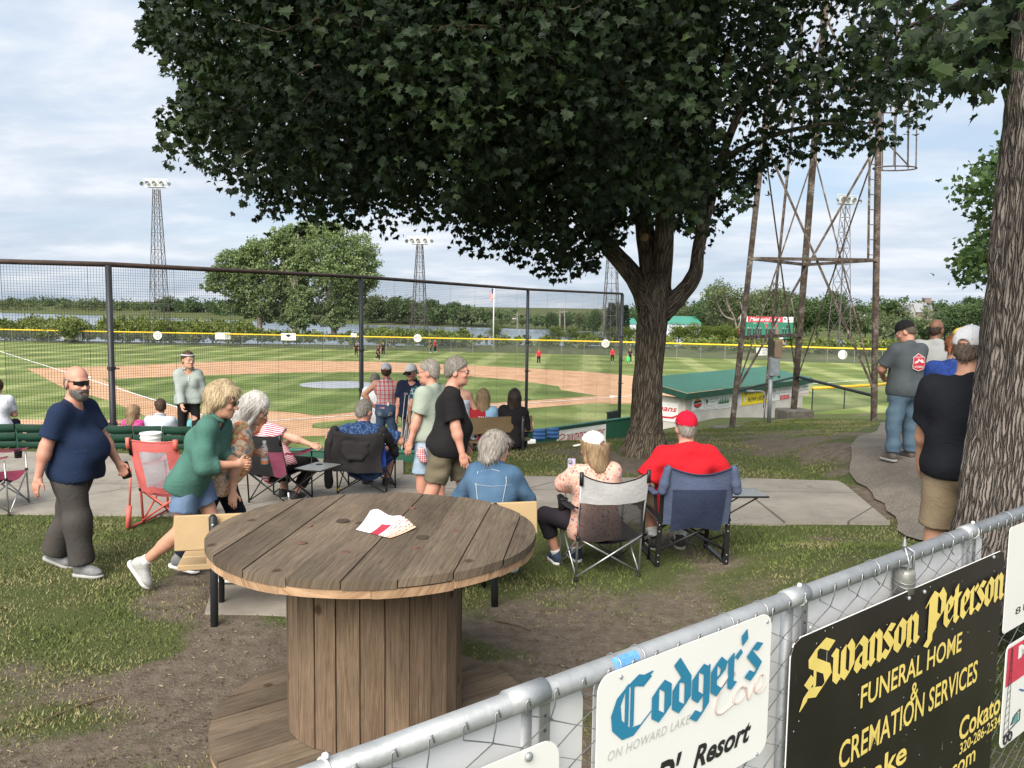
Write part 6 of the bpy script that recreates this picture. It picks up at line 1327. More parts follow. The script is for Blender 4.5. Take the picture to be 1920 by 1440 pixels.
            if shoes.get('lace') and h < .02:
                m = MB()
                for i in range(5): y = .035+.018*i; m.tube([q(-.026, y, .004-.012*i), q(0, y+.004, .026-.014*i), q(.026, y, .004-.012*i)], .0035*s, 5)
                m.build('laces', shoes['lace'], so, True, local=True)
            if shoes.get('sock'):
                fk = Fld(); fk.cap(an+(kn-an)*.02, an+(kn-an)*shoes.get('sl', .2), .047*s*gg, .050*s*gg, .03); X, Fq = grow(fk, .011, [lambda P: (P-(an+(kn-an)*shoes.get('sl', .2)))@nrm(kn-an)]); mesh_np('sock', X, Fq, shoes['sock'], T, True, local=True)
    # ---- head things
    hh = .0075 if h < .02 else .013
    if hair:
        st_ = hair['style']; m_ = HAIR[hair['c']]; fr = Fld(); hd = lambda x, y, z: Hd(x, y, z); th = hair.get('t', .012); loc_ = lambda P: (P-hc)@Mh/hs
        strands = lambda P: .0020*np.sin(np.arctan2((P-hc)@Mh[:, 0], (P-hc)@Mh[:, 1])*27+4*np.sin(((P-hc)@Mh[:, 2])*19))+.0025*np.sin(((P-hc)@Mh[:, 2])*31+((P-hc)@Mh[:, 0])*47)
        cl_ = []
        if st_ in ('short', 'crop', 'receding'):
            fr.ell(hd(0, -.014, .036), (np.array((.0775, .099, .097))+th)*hs, Mh, .02); fr.ell(hd(0, -.05, -.02), (np.array((.066, .055, .06))+th*.4)*hs, Mh, .03)
            cut = {'short': .085, 'crop': .075, 'receding': .03}[st_]
            cl_.append(lambda P: (lambda q: np.maximum((.78*q[..., 1]+.010-q[..., 2])*.75, np.maximum(q[..., 1]-cut, -q[..., 2]-.078)))(loc_(P)))
        elif st_ == 'ring':
            fr.ell(hd(0, -.014, .010), np.array((.0775+th, .099+th, .085))*hs, Mh, .02); fr.ell(hd(0, -.05, -.03), (np.array((.064, .055, .05))+th*.4)*hs, Mh, .03)
            cl_.append(lambda P: (lambda q: np.maximum(np.maximum(q[..., 2]-.035-.4*np.maximum(-q[..., 1]-.05, 0), q[..., 1]-.03), np.maximum(.78*q[..., 1]+.0-q[..., 2], -q[..., 2]-.08)))(loc_(P)))
        elif st_ in ('bob', 'long', 'wavy', 'pixie'):
            fr.ell(hd(0, -.018, .038), (np.array((.080, .102, .098))+th)*hs, Mh, .02); L = {'bob': -.16, 'long': -.36, 'wavy': -.28, 'pixie': -.085}[st_]*hair.get('L', 1.0); bw = hair.get('w', 1.0)
            for q in (-1, 1):
                fr.cap(hd(q*.066, -.03, .0), hd(q*.066*bw, -.05, L*.75), .034*hs, .030*hs, .04); fr.cap(hd(q*.04, -.075, .02), hd(q*.05*bw, -.085, L), .045*hs, .028*hs, .05)
                if st_ == 'pixie': fr.cap(hd(q*.05, .05, .09), hd(q*.072, .02, .0), .028*hs, .02*hs, .03); fr.cap(hd(q*.02, -.02, .12), hd(q*.05, -.09, .06), .035*hs, .04*hs, .04)
                if st_ in ('bob', 'long') and hair.get('front', 1): fr.cap(hd(q*.058, .045, .075), hd(q*.078, .018, L*.55), .022*hs, .016*hs, .03)
            fr.cap(hd(0, -.09, .0), hd(0, -.095, L), .05*hs, .034*hs, .05)
            if st_ in ('pixie', 'bob'): fr.cap(hd(-.04, .07, .10), hd(.05, .082, .072), .022*hs, .016*hs, .03)
            cl_.append(lambda P: (lambda q: np.minimum(np.minimum(q[..., 1]-.050, q[..., 1]*0+1), 1)*(q[..., 2] < .06)+(q[..., 2] >= .06)*-1.0)(loc_(P)))
        elif st_ == 'tied':
            fr.ell(hd(0, -.014, .036), (np.array((.0775, .099, .097))+.008)*hs, Mh, .02); fr.ell(hd(0, -.05, -.02), np.array((.066, .055, .06))*hs, Mh, .03); fr.ell(hd(0, -.118, .045), np.array((.034, .034, .036))*hs, Mh, .02); fr.cap(hd(0, -.12, .04), hd(.01, -.15, -.05), .026*hs, .012*hs, .03)
            cl_.append(lambda P: (lambda q: np.maximum(.70*q[..., 1]+.020-q[..., 2], q[..., 1]-.082)*.8)(loc_(P)))
        if hat: cl_.append(lambda P: (lambda q: q[..., 2]-(.068+.25*q[..., 1]))(loc_(P)))
        X, Fq = grow(fr, hh*.85, cl_, strands)
        if h < .02:                      # loose strands lying on the hair
            rg = np.random.default_rng(sd); n_ = 900 if st_ != 'ring' else 250; A0, A1, A2 = X[Fq[:, 0]], X[Fq[:, 1]], X[Fq[:, 2]]; NN = np.cross(A1-A0, A2-A0); NN /= np.maximum(np.linalg.norm(NN, axis=1, keepdims=True), 1e-9); ii = rg.integers(len(Fq), size=n_); p0 = A0[ii]; nn = NN[ii]
            if ((p0-hc)*nn).sum() < 0: nn = -nn
            fl = (p0-hc)/np.maximum(np.linalg.norm(p0-hc, axis=1, keepdims=True), 1e-6)*.3-Mh[:, 2]*.9-Mh[:, 1]*(.35 if st_ in ('short', 'crop', 'tied', 'receding') else 0)+rg.normal(size=(n_, 3))*.28; fl -= nn*((fl*nn).sum(1, keepdims=True)); fl /= np.maximum(np.linalg.norm(fl, axis=1, keepdims=True), 1e-6)
            Ls = (.018+.022*rg.random(n_))[:, None]*(1.8 if st_ in ('bob', 'long', 'wavy', 'pixie') else .8 if st_ != 'ring' else .4)*hs; sdv = np.cross(nn, fl)*(.0011+.0009*rg.random(n_))[:, None]; R3 = [p0+nn*.0005, p0+fl*Ls*.5+nn*.0035, p0+fl*Ls+nn*(.001+.006*rg.random(n_))[:, None]]
            SV = np.stack([R3[0]-sdv, R3[0]+sdv, R3[1]+sdv, R3[1]-sdv, R3[2]+sdv*.3, R3[2]-sdv*.3], 1).reshape(-1, 3); b_ = len(X)+6*np.arange(n_)[:, None]; Fq = np.concatenate((Fq, b_+[0, 1, 2, 3], b_+[3, 2, 4, 5])); X = np.concatenate((X, SV))
        mesh_np('hair', X, Fq, m_, T, True, local=True)
    if beard:
        fr = Fld(); fr.ell(Hd(0, .030, -.062), np.array((.069*jw, .072, .062))*hs, Mh, .02); fr.ell(Hd(0, .07, -.098), np.array((.040, .036, .036))*hs, Mh, .03); fr.cap(Hd(-.03, .096, -.052), Hd(.03, .096, -.052), .0105*hs, None, .01)
        lc = lambda P: (P-hc)@Mh/hs
        X, Fq = grow(fr, hh, [lambda P: (lambda q: np.maximum(q[..., 2]+.028+1.2*np.maximum(q[..., 1]-.07, 0)*0-.02*(np.abs(q[..., 0]) > .052)-.0, -q[..., 1]-.005))(lc(P)), lambda P: (lambda q: .0145-np.sqrt((q[..., 0]*.55)**2+(q[..., 1]-.115)**2*.25+((q[..., 2]+.066)*1.4)**2))(lc(P))], lambda P: .0022*np.sin(P[..., 0]*310)*np.sin(P[..., 2]*290)*np.sin(P[..., 1]*270)); mesh_np('beard', X, Fq, HAIR[beard], T, True, local=True)
    if hat:
        fr = Fld(); fr.ell(Hd(0, -.012, .050), np.array((.091, .112, .100))*hs, Mh, .02); sg = -1 if hat.get('back') else 1
        X, Fq = grow(fr, hh, [lambda P: (lambda q: (.038+.16*q[..., 1]*sg*0+.02*(q[..., 1] > .0)*0-q[..., 2]+.10*q[..., 1]))((P-hc)@Mh/hs)]+([lambda P: (lambda q: np.where(q[..., 1] < -.02, .034-np.sqrt(q[..., 0]**2+(q[..., 2]-.030)**2), -1.0))((P-hc)@Mh/hs)] if hat.get('gap', 1) else [])); co = mesh_np('cap', X, Fq, hat['m'], T, True, local=True)
        if hat.get('front') is not None:
            fr = Fld(); fr.ell(Hd(0, -.011, .050), np.array((.0925, .1135, .1015))*hs, Mh, .02); X, Fq = grow(fr, hh, [lambda P: (lambda q: np.maximum(.039+.10*q[..., 1]-q[..., 2], hat.get('fy', .02)-q[..., 1]))((P-hc)@Mh/hs)]); mesh_np('front_panel', X, Fq, hat['front'], co, True, local=True)
        fr = Fld(); fr.ell(Hd(0, .115, .040), np.array((.074, .085, .030))*hs, Mh@rx(-.18), .01); X, Fq = grow(fr, hh*.8, [lambda P: (lambda q: np.abs(q[..., 2]-.042+.18*(q[..., 1]-.1)+2.6*q[..., 0]**2)-.0042)((P-hc)@Mh/hs), lambda P: (lambda q: .070-np.sqrt((q[..., 0])**2+(q[..., 1]+.0)**2))((P-hc)@Mh/hs)])
        mesh_np('brim', X, Fq, hat.get('bm', hat['m']), co, True, local=True); MB().ell(Hd(0, -.012, .151), (.007*hs,)*3, None, 8, 5).build('button', hat['m'], co, True, local=True)
        if hat.get('seams'):
            m = MB()
            for a in np.linspace(0, math.pi, 4)[:-1]: m.tube([Hd(math.cos(a)*.0925*math.sin(b), -.012+math.sin(a)*.1135*math.sin(b), .050+.1015*math.cos(b)) for b in np.linspace(-1.45, 1.45, 17)], .0016*hs, 4)
            m.build('seams', hat['seams'], co, True, local=True)
    if glasses:
        m = MB(); gm_ = glasses.get('m', FRAME)
        if glasses['k'] == 'wrap':
            rows = [[Hd(math.sin(a)*.071, .006+math.cos(a)*.098+.004, z*(1-.25*abs(math.sin(a)))+.012) for a in np.linspace(-1.12, 1.12, 17)] for z in (.021, .012, -.004, -.018)]; MB().sheet(rows).build('sunglasses', LENS, T, True, local=True)
            for q in (-1, 1): m.tube([Hd(q*.064, .050, .022), Hd(q*.079, .0, .017), Hd(q*.080, -.030, .006)], .0042*hs, 6)
            m.tube([Hd(math.sin(a)*.0715, .010+math.cos(a)*.099, .034*(1-.3*abs(math.sin(a)))) for a in np.linspace(-1.12, 1.12, 17)], .0035*hs, 5)
        else:
            L_ = MB()
            for q in (-1, 1):
                P = [Hd(q*.0325+.021*math.cos(a), .107-.010*abs(q*.0325+.021*math.cos(a))/.05, .008+.0165*math.sin(a)) for a in np.linspace(0, 2*math.pi, 17)[:-1]]; m.tube(P, .0016*hs if glasses['k'] == 'wire' else .0024*hs, 5, closed=True); m.tube([Hd(q*.0545, .096, .013), Hd(q*.078, .0, .012), Hd(q*.080, -.025, .0)], .0017*hs, 5)
                if glasses['k'] == 'sun': L_.add(P, [tuple(range(16))])
            m.tube([Hd(-.012, .106, .012), Hd(0, .110, .014), Hd(.012, .106, .012)], .0016*hs, 5)
            if glasses['k'] == 'sun': L_.build('lenses', LENS, T, local=True)
        m.build('glasses', gm_, T, True, local=True)
    if eyes and h < .02 and not (glasses and glasses['k'] in ('wrap', 'sun')):
        for q in (-1, 1):
            e = MB().ell(Hd(q*.031, .0855, .010), (.0112*hs,)*3, None, 12, 8).build('eye', mat('eye_white', (.62, .58, .54), .3), T, True, local=True); MB().ell(Hd(q*.031, .0945, .0098), (.0055*hs, .003*hs, .0055*hs), Mh, 10, 6).build('iris', mat('iris_dark', (.03, .022, .018), .2), e, True, local=True)
    PEOPLE[label] = Q; return Q
def decal(Q, name, V2, Fs, m, cx, cz, yback=True, lift=.004, parent=None):
    """flat print pressed on to the shirt, marched along the wearer's depth axis on to the cloth"""
    V2 = np.asarray(V2); P = np.stack([Q.B(x+cx, 0, z+cz) for x, z in V2[:, :2]]); fd = Q.top_f; dr = np.array((0, 1., 0)) if yback else np.array((0, -1., 0)); P = P-dr*.6
    for _ in range(40): d = fd.at(P); P = P+dr*np.clip(d-.009, -.02, .08)[:, None]*.85
    return mesh_np(name, P-dr*lift, Fs, m, Q.top if parent is None else parent, local=True)
def wl(Q, p):                            # wearer's frame -> world
    r = Q.root; return rz(r.rotation_euler[2])@np.asarray(p, float)+np.array(r.location)
# ================================================================ FOLDING CHAIRS
alu = mat('tube_alu', (.42, .43, .44), .35, .75, var=.1, scale=10); blk = mat('tube_black', (.018, .018, .02), .45, .2, var=.3, scale=8); coral = mat('tube_coral', (.62, .13, .10), .5, var=.1)
def fabric(name, c, var=.12, alpha=1.0, mesh=0):
    def mk():
        t = NT(name); P = t.coord('Object'); n = t.noise(P, 7, 4, .6); t.base(t.ramp(n, [(.3, tuple(q*(1-var) for q in c)), (.7, tuple(q*(1+var) for q in c))]), .85, spec=.25); t.bump(t.noise(P, 26, 4, .55, .8), .008, .7)
        if alpha < 1:
            sp = t.n('ShaderNodeSeparateXYZ'); t.L.new(P, sp.inputs[0]); a = t.math('FRACT', t.math('MULTIPLY', sp.outputs[0], mesh)); b = t.math('FRACT', t.math('MULTIPLY', sp.outputs[2], mesh)); t.L.new(t.math('MAXIMUM', t.math('LESS_THAN', a, alpha), t.math('LESS_THAN', b, alpha)), t.b.inputs['Alpha'])
        return t.m
    return emat(name, mk)
FB = {'grey': fabric('canvas_grey', (.42, .42, .42)), 'mesh': fabric('mesh_black', (.03, .028, .03), alpha=.55, mesh=260), 'black': fabric('canvas_black', (.02, .02, .022)), 'maroon': fabric('canvas_maroon', (.16, .025, .05)), 'blue': fabric('canvas_blue', (.025, .06, .36)), 'coral': fabric('canvas_coral', (.62, .15, .14)), 'clear': fabric('mesh_pale', (.42, .38, .44), alpha=.42, mesh=200), 'slate': fabric('canvas_slate', (.075, .095, .16)), 'navy': fabric('canvas_navy', (.028, .038, .075)), 'wine': fabric('canvas_wine', (.20, .05, .09))}
def camp_chair(label, loc, yaw, W=.52, seat=.40, bh=.88, frame=alu, seatm='black', arm='black', back=(('black', 0, 1, 0, 1),), lean=.10, scoop=.04, cap_m=None, rr=.0095, cup=True, cup_side=-1, arms=True):
    """back: panels (fabric, u0, u1, v0, v1) of the hanging back, u across, v up from the seat"""
    T = thing('camp_chair', label, 'chair', loc, yaw, 'folding chairs of the spectators'); w = W/2; fb = {k: MB() for k in ()}
    def tb(name, pts, r=rr, m=None): return MB().tube(pts, r, 9).build(name, m or frame, T, True, local=True)
    bt = lambda s: np.array((s*(w+.01), -.20-lean, bh)); bb = lambda s: np.array((s*w, -.17, 0)); fbm = lambda s: np.array((s*w, .27, 0)); ft = lambda s: np.array((s*(w+.01), .25, .60))
    for s in (-1, 1):
        tb('leg', [bb(s), (s*w, -.20, seat), bt(s)]); tb('leg', [fbm(s), (s*w, .26, .3), ft(s)])
        MB().tube([bt(s)-(0, -.004, .10), bt(s)+(0, 0, .008)], rr*1.9, 9).build('post_cap', cap_m or blk, T, True, local=True)
        for y in (-.17, .27): MB().lathe([(.016, 0), (.018, .012), (.012, .03)], (s*w, y, 0), 9).build('foot', blk, T, local=True)
        if arms:
            rows = [[np.array((s*(w+.01+dx), -.22+.50*i/6, .635-.035*math.sin(math.pi*i/6)+(.018 if abs(dx) < .02 else 0))) for dx in (-.035, 0, .035)] for i in range(7)]; MB().sheet(rows if s > 0 else rows).build('armrest', FB[arm], T, True, local=True)
            tb('arm_strap', [(s*(w+.01), -.23, .635), (s*(w+.01), .27, .632)], .006, FB[arm])
        tb('brace', [(s*w, -.165, .05), (s*w, .255, seat)], rr*.85); tb('brace', [(s*w, .27, .05), (s*w, -.20, seat-.03)], rr*.85)
    for y0, z0, y1, z1 in ((-.172, .045, -.205, seat-.02), (.272, .045, .255, seat)):
        for s in (-1, 1): tb('brace', [(-s*w, y0-.012*s, z0), (s*w, y1-.012*s, z1)], rr*.85)
        for s in (-1, 1): MB().ell((s*w, y1, z1), (.018, .02, .024)).build('joint', blk, T, True, local=True)
    if cup and arms:
        s = cup_side; MB().lathe([(.036, -.09), (.042, 0), (.047, .006), (.040, .006), (.034, -.08)], (s*(w+.02), .17, .622), 16).build('cup_holder', FB['mesh'], T, True, local=True); MB().tube([(s*(w+.02)+.045*math.cos(a), .17+.045*math.sin(a), .632) for a in np.linspace(0, 6.28, 17)[:-1]], .006, 6, closed=True).build('cup_ring', blk, T, True, local=True)
    rows = [[((j/10-.5)*W*.97, -.20+.46*i/10, seat-.10*math.sin(math.pi*j/10)*(.6+.4*math.sin(math.pi*i/10))-.03*(1-i/10)) for j in range(11)] for i in range(11)]; MB().sheet(rows).build('seat', FB[seatm], T, True, local=True)
    def bp(u, v):
        z = seat-.05+(bh+.045-seat)*v; y = -.205-lean*max(0, v)**1.1-.055*math.sin(math.pi*u)*math.sin(math.pi*min(1, .15+v*.75)); z -= scoop*math.sin(math.pi*u)**.8*max(0, v)**3; x = (u-.5)*(W+.02)
        return np.array((x, y+.004*math.sin(u*17+v*9), z+.006*math.sin(u*21)*(1-v)))
    for k, (m_, u0, u1, v0, v1) in enumerate(back):
        rows = [[bp(u0+(u1-u0)*j/12, v0+(v1-v0)*i/12)-np.array((0, .0025*k, 0)) for j in range(13)] for i in range(13)]; MB().sheet(rows).build('back_panel', FB[m_], T, True, local=True)
    e = MB(); e.tube([bp(j/14, 1) for j in range(15)], .006, 6); e.build('back_hem', FB['black'] if back[0][0] != 'coral' else FB['coral'], T, True, local=True)
    return T
def side_table(T, c, sx, sy, z, ang=0, lm=blk):
    t = T; M = rz(ang); top = MB().box((c[0], c[1], z), (sx, sy, .018), M, .006).build('side_table', mat('table_grey', (.17, .18, .18), .35), t, local=True); m = MB(); P = [np.array((c[0], c[1], z))+M@np.array((a*sx/2, b*sy/2, 0)) for a, b in ((-1, -1), (1, -1), (1, 1), (-1, 1))]; m.tube(P, .009, 7, closed=True); m.build('table_rim', lm, top, True, local=True)
    MB().lathe([(.04, 0), (.043, .0035)], np.array((c[0], c[1], z+.009))+M@np.array((-sx*.15, sy*.2, 0)), 16).build('cup_recess', FB['black'], top, local=True)
    for a in (-1, 1): MB().tube([np.array((c[0], c[1], z-.01))+M@np.array((sx*.3, a*sy*.38, 0)), np.array((c[0], c[1], z-.26))+M@np.array((-sx*.75, a*sy*.3, 0))], .007, 6).build('table_strut', lm, t, True, local=True)
gl = onland(1126, 1074)
camp_chair('gray and black mesh folding chair under the woman in the white cap', gl, R(14), .57, .40, .95, alu, 'black', 'black', (('mesh', 0, 1, 0, .60), ('grey', 0, 1, .58, 1)), .10, .085)
kl = onland(522, 945); CK = camp_chair('black folding chair with wine side panels and a fold down table', kl, R(-22), .55, .42, .86, blk, 'black', 'maroon', (('black', 0, .72, 0, 1), ('wine', .72, 1, 0, .62), ('black', .72, 1, .62, 1)), .13, .02, cup=False)
side_table(CK, (.52, .05), .34, .42, .47)
MB().tube([(.28, -.17, .06), (.28, -.18, .20)], .015, 8).build('yellow_collar', alu, CK, True, local=True)
bl_ = onland(686, 925); CB = camp_chair('blue and black folding chair with a black hoodie over its back', bl_, R(-6), .60, .40, .80, blk, 'blue', 'black', (('blue', 0, .2, 0, .9), ('black', .2, .8, 0, 1), ('blue', .8, 1, 0, .9)), .13, .02)
MB().lathe([(.016, .06), (.017, .09)], (-.29, -.17, 0), 9).build('yellow_band', mat('band_yellow', (.7, .45, .03), .5), CB, local=True)
# hoodie hung over that chair
def hoodie():
    T = thing('hoodie', 'black hooded sweatshirt draped over the blue chair', 'sweatshirt', bl_-(0, 0, .13), R(-6)); m = fabric('fleece_black', (.016, .015, .016))
    rows = [[((u-.5)*.60+.02*math.sin(v*7), -.37-.03*math.sin(u*9+v*3)-.03*math.sin(math.pi*u), .965-.50*v-.05*math.sin(math.pi*u)*(1-v)-.07*math.sin(math.pi*u)*v*0) for u in np.linspace(0, 1, 15)] for v in np.linspace(0, 1, 12)]
    rows = [[(p[0], p[1]+.14, p[2]-.02) for p in rows[0]]]+rows; MB().sheet(rows).build('body', m, T, True, local=True)
    f = Fld(); f.ell((0, -.415, .72), (.17, .035, .10)); f.cap((-.15, -.40, .82), (.15, -.40, .82), .022, .022, .06); f.cap((-.07, -.425, .64), (.07, -.425, .64), .03, .03, .05); X, Fq = grow(f, .012, (), folds(.010, 3)); mesh_np('hood', X, Fq, m, T, True, local=True)
    for s, p in ((-1, [(-.29, -.30, .95), (-.345, -.33, .8), (-.36, -.34, .55), (-.35, -.35, .30)]), (1, [(.29, -.30, .95), (.335, -.22, .85), (.36, -.05, .70), (.34, .10, .62)])):
        f = Fld()
        for a, b in zip(p, p[1:]): f.cap(a, b, .058, .052, .03)
        X, Fq = grow(f, .012, (), folds(.009, 5+s)); mesh_np('sleeve', X, Fq, m, T, True, local=True)
hoodie()
pk_ = onland(328, 978); CP = camp_chair('coral pink folding rocker with a clear mesh window, standing empty', pk_, R(-10), .50, .40, .93, coral, 'coral', 'coral', (('coral', 0, 1, .80, 1), ('coral', 0, .24, 0, .80), ('coral', .80, 1, 0, .80), ('clear', .24, .80, .12, .80), ('coral', .24, .80, 0, .12)), .17, .02, cup=False, cap_m=coral, rr=.013)
for s in (-1, 1): MB().tube([(s*.27, -.40, .02), (s*.27, -.36, .24)], .026, 10).tube([(s*.27, -.36, .24), (s*.265, -.33, .62)], .011, 8).build('spring_leg', coral, CP, True, local=True); MB().tube([(s*.27, -.40, .02), (s*.25, -.1, .03), (s*.25, .3, .05)], .012, 8).build('rocker_bar', coral, CP, True, local=True)
MB().tube([(-.22, -.375, .93), (-.25, -.36, .86), (-.255, -.33, .76)], .020, 6).build('carry_strap', FB['black'], CP, True, local=True)
mm = MB(); mm.add([(-.022, -.372, .855), (.022, -.372, .855), (.0, -.374, .895)], [(0, 1, 2)]); V, Fs = fit_text('GCI', -.022, .022, .825, .842, bold=.03); mm.add([(v[0], -.368, v[1]) for v in V], Fs); mm.build('badge', mat('badge_dark', (.05, .02, .03), .5), CP, local=True)
camp_chair('maroon folding chair with a mesh cup holder at the plaza edge', onland(-14, 958), R(-80), .54, .40, .88, alu, 'maroon', 'maroon', (('maroon', 0, 1, 0, 1),), cup_side=-1)
def director_rocker():
    L = onland(1279, 1045); T = thing('rocking_chair', 'navy padded rocking camp chair with flat black legs under the man in red', 'chair', L, R(4), 'folding chairs of the spectators'); fl = mat('flat_black', (.022, .022, .023), .4, .3, var=.2); w = .315
    def bar(n, a, b, wd=.042, d=.022): o = MB().bar(a, b, wd, d, (0, 1, 0), bev=.005).build(n, fl, T, local=True); return o
    for s in (-1, 1):
        l = bar('leg', (s*w, -.30, .0), (s*(w-.02), -.36, .74)); 
        for z in (.06, .12, .34, .40, .6): MB().ell((s*w*.985, -.318-.06*z, z), (.007, .005, .007)).build('rivet', galv, l, local=True)
        bar('leg', (s*w, .30, .0), (s*w, .24, .60)); bar('side_rail', (s*w, -.30, .035), (s*w, .32, .03)); bar('side_rail', (s*w, -.34, .44), (s*w, .27, .44))
        MB().box((s*(w+.02), -.02, .665), (.06, .50, .035), None, .012).build('armrest', FB['slate'], T, local=True); bar('arm_post', (s*w, .22, .44), (s*(w+.015), .2, .65), .03); bar('arm_post', (s*w, -.25, .44), (s*(w+.015), -.22, .65), .03)
        MB().tube([(s*(w+.03), -.10, .02), (s*(w+.03), -.16, .25)], .012, 8).build('spring', blk, T, True, local=True); MB().lathe([(.03, -.02), (.03, .02)], (s*(w+.035), -.16, .27), 12, ry(R(90))).build('pivot', galv, T, local=True)
        MB().tube([(s*(w-.01), -.31, .16), (-s*(w-.01), -.335+.012*s, .47)], .013, 8).build('brace', fl, T, True, local=True); MB().tube([(s*(w-.01), .30, .12), (-s*(w-.01), .27+.012*s, .44)], .011, 8).build('brace', fl, T, True, local=True); MB().tube([(s*(w-.02), .29, .07), (s*(w-.02), -.3, .30)], .010, 8).build('brace', fl, T, True, local=True)
    sl = FB['slate']; nv = FB['navy']
    def bp(u, v, o=0): return np.array(((u-.5)*(.58+.05*v), -.37-.13*v-.075*math.sin(math.pi*u)*(.4+.6*math.sin(math.pi*min(v+.1, 1)))-o, .40+.56*v-.075*math.sin(math.pi*u)*v**4-.02*math.cos(u*6.28)*(1-v)))
    for m_, u0, u1, v0, v1, o in ((sl, 0, 1, .62, 1, .0), (nv, .11, .89, -.06, .64, .004), (sl, .0, .12, .06, .64, 0), (sl, .88, 1, .06, .64, 0)):
        a = [[bp(u0+(u1-u0)*j/14, v0+(v1-v0)*i/12, o) for j in range(15)] for i in range(13)]; MB().sheet(a).build('back_panel', m_, T, True, local=True)
    for s in (-1, 1):
        f = Fld(); f.cap((s*.29, -.49, .93), (s*.315, -.475, .80), .035, .042, .03); f.cap((s*.315, -.475, .80), (s*.33, -.47, .735), .042, .040, .02); X, Fq = grow(f, .011); mesh_np('padded_wing', X, Fq, sl, T, True, local=True)
    MB().tube([bp(j/14, 1) for j in range(15)], .008, 6).build('back_hem', nv, T, True, local=True)
    MB().sheet([[((j/8-.5)*.58, -.33+.58*i/8, .45-.03*math.sin(math.pi*j/8)-.02*(1-i/8)) for j in range(9)] for i in range(9)]).build('seat', nv, T, True, local=True)
    side_table(T, (.58, .12), .40, .34, .58)
    return L
RL = director_rocker()
# ================================================================ THE CROWD
C = cloth
denim = C('denim_mid', (.10, .16, .27), kind='denim', c2=(.20, .28, .40)); denim_d = C('denim_dark', (.035, .06, .115), kind='denim', c2=(.11, .16, .24)); denim_l = C('denim_light', (.27, .36, .47), kind='denim', c2=(.42, .50, .58)); olive = C('olive_twill', (.135, .115, .078)); khaki = C('khaki_twill', (.24, .185, .12)); charc = C('charcoal_twill', (.060, .054, .050)); blackc = C('black_jersey', (.014, .013, .014)); navyp = C('navy_twill', (.012, .014, .026))
shoe_g = mat('shoe_grey', (.17, .175, .18), .7, var=.25, scale=30); shoe_l = mat('shoe_pale', (.40, .40, .39), .7, var=.2, scale=40); shoe_d = mat('shoe_dark', (.045, .042, .04), .7, var=.3, scale=30); shoe_n = mat('shoe_navy', (.03, .05, .10), .7, var=.3, scale=40); sole_g = mat('sole_grey', (.35, .35, .34), .7); black_l = mat('lace_black', (.015, .015, .015), .8); sock_w = mat('sock_white', (.66, .66, .64), .9)
def top_at(px, py, Yn, H): p = A(px, py, Yn); return np.array((p[0], p[1], p[2]-H))
def sit_at(px, py, Yn, H, pz=.5): p = A(px, py, Yn); return np.array((p[0], p[1], p[2]-pz-.815*H/1.75))
SIT = lambda w=.12, y=.42, z=.085: ((-w, y, z), (w, y+.02, z)); LAP = ((-.13, .30, .66), (.13, .32, .66)); KP = {'k0': (-.3, .7, 1), 'k1': (.3, .7, 1)}
# bald man walking
Q = person('bald man in navy shirt and dark sunglasses walking along the grass', onland(146, 1073), R(-93), 1.75, 1.16, .8, 0, .03, hands=((-.22, .28, .88), (.30, -.15, .80)), feet=((-.12, -.28, .115), (.11, .10, .085)), toes=(-.35, 0), pts=(0, -.15), head=(-.5, -.10, 0), skin='ruddy', top=dict(m=C('navy_jersey', (.013, .024, .058)), sleeve=.74, hem=-.13, o=.016, flare=.018, fold=.006), bottom=dict(m=charc, len=1.97, loose=.026, flare=.022, fold=.008), shoes=dict(m=shoe_g, sole=sole_g, lace=black_l), hair=dict(style='ring', c='stub', t=.002), beard='iron', glasses=dict(k='wrap', m=LENS), hcurl=(.9, .35), poles={'e1': (.5, -1, 0)}, palm={1: ((-.6, .2, 0), (.2, 1, 0))}, shw=1.04)
p = wl(Q, Q.arm[0][2]+np.array((-.02, .05, -.07))); o = thing('phone', 'dark phone in the hand of the bald man', 'phone', p); MB().box(p, (.045, .075, .15), rz(-1.3)@rx(.25), .008).build('case', LENS, o)
# woman with headband on the terrace
Q = person('woman in sage half zip top and headband walking below the seats', top_at(352, 660, 11.7, 1.69), R(-158), 1.69, .90, 0, .55, -.02, hands=((-.30, .02, .82), (.10, .25, .84)), feet=((-.10, .12, .10), (.10, -.18, .12)), head=(.42, -.05, 0), top=dict(m=C('sage_fleece', (.30, .345, .325)), sleeve=1.93, hem=-.03, o=.022, ao=.026, flare=.006, collar=True, fold=.007), bottom=dict(m=blackc, len=1.95, loose=-.004, flare=0, waist=.10), shoes=dict(m=shoe_d), hair=dict(style='tied', c='brown'), glasses=dict(k='wire'), hcurl=(.5, 1.0), hipw=1.05, shw=.86)
MB().tube([Q.Hd(.083*math.sin(a), -.008+.102*math.cos(a), .078+.0*a) for a in np.linspace(0, 6.28, 25)[:-1]], .011, 8, closed=True).build('headband', mat('headband_grey', (.50, .52, .58), .9), Q.root, True, local=True)
MB().tube([Q.B(0, .128, .43), Q.B(0, .142, .34)], .004, 5).build('zip', white_paint, Q.root, local=True)
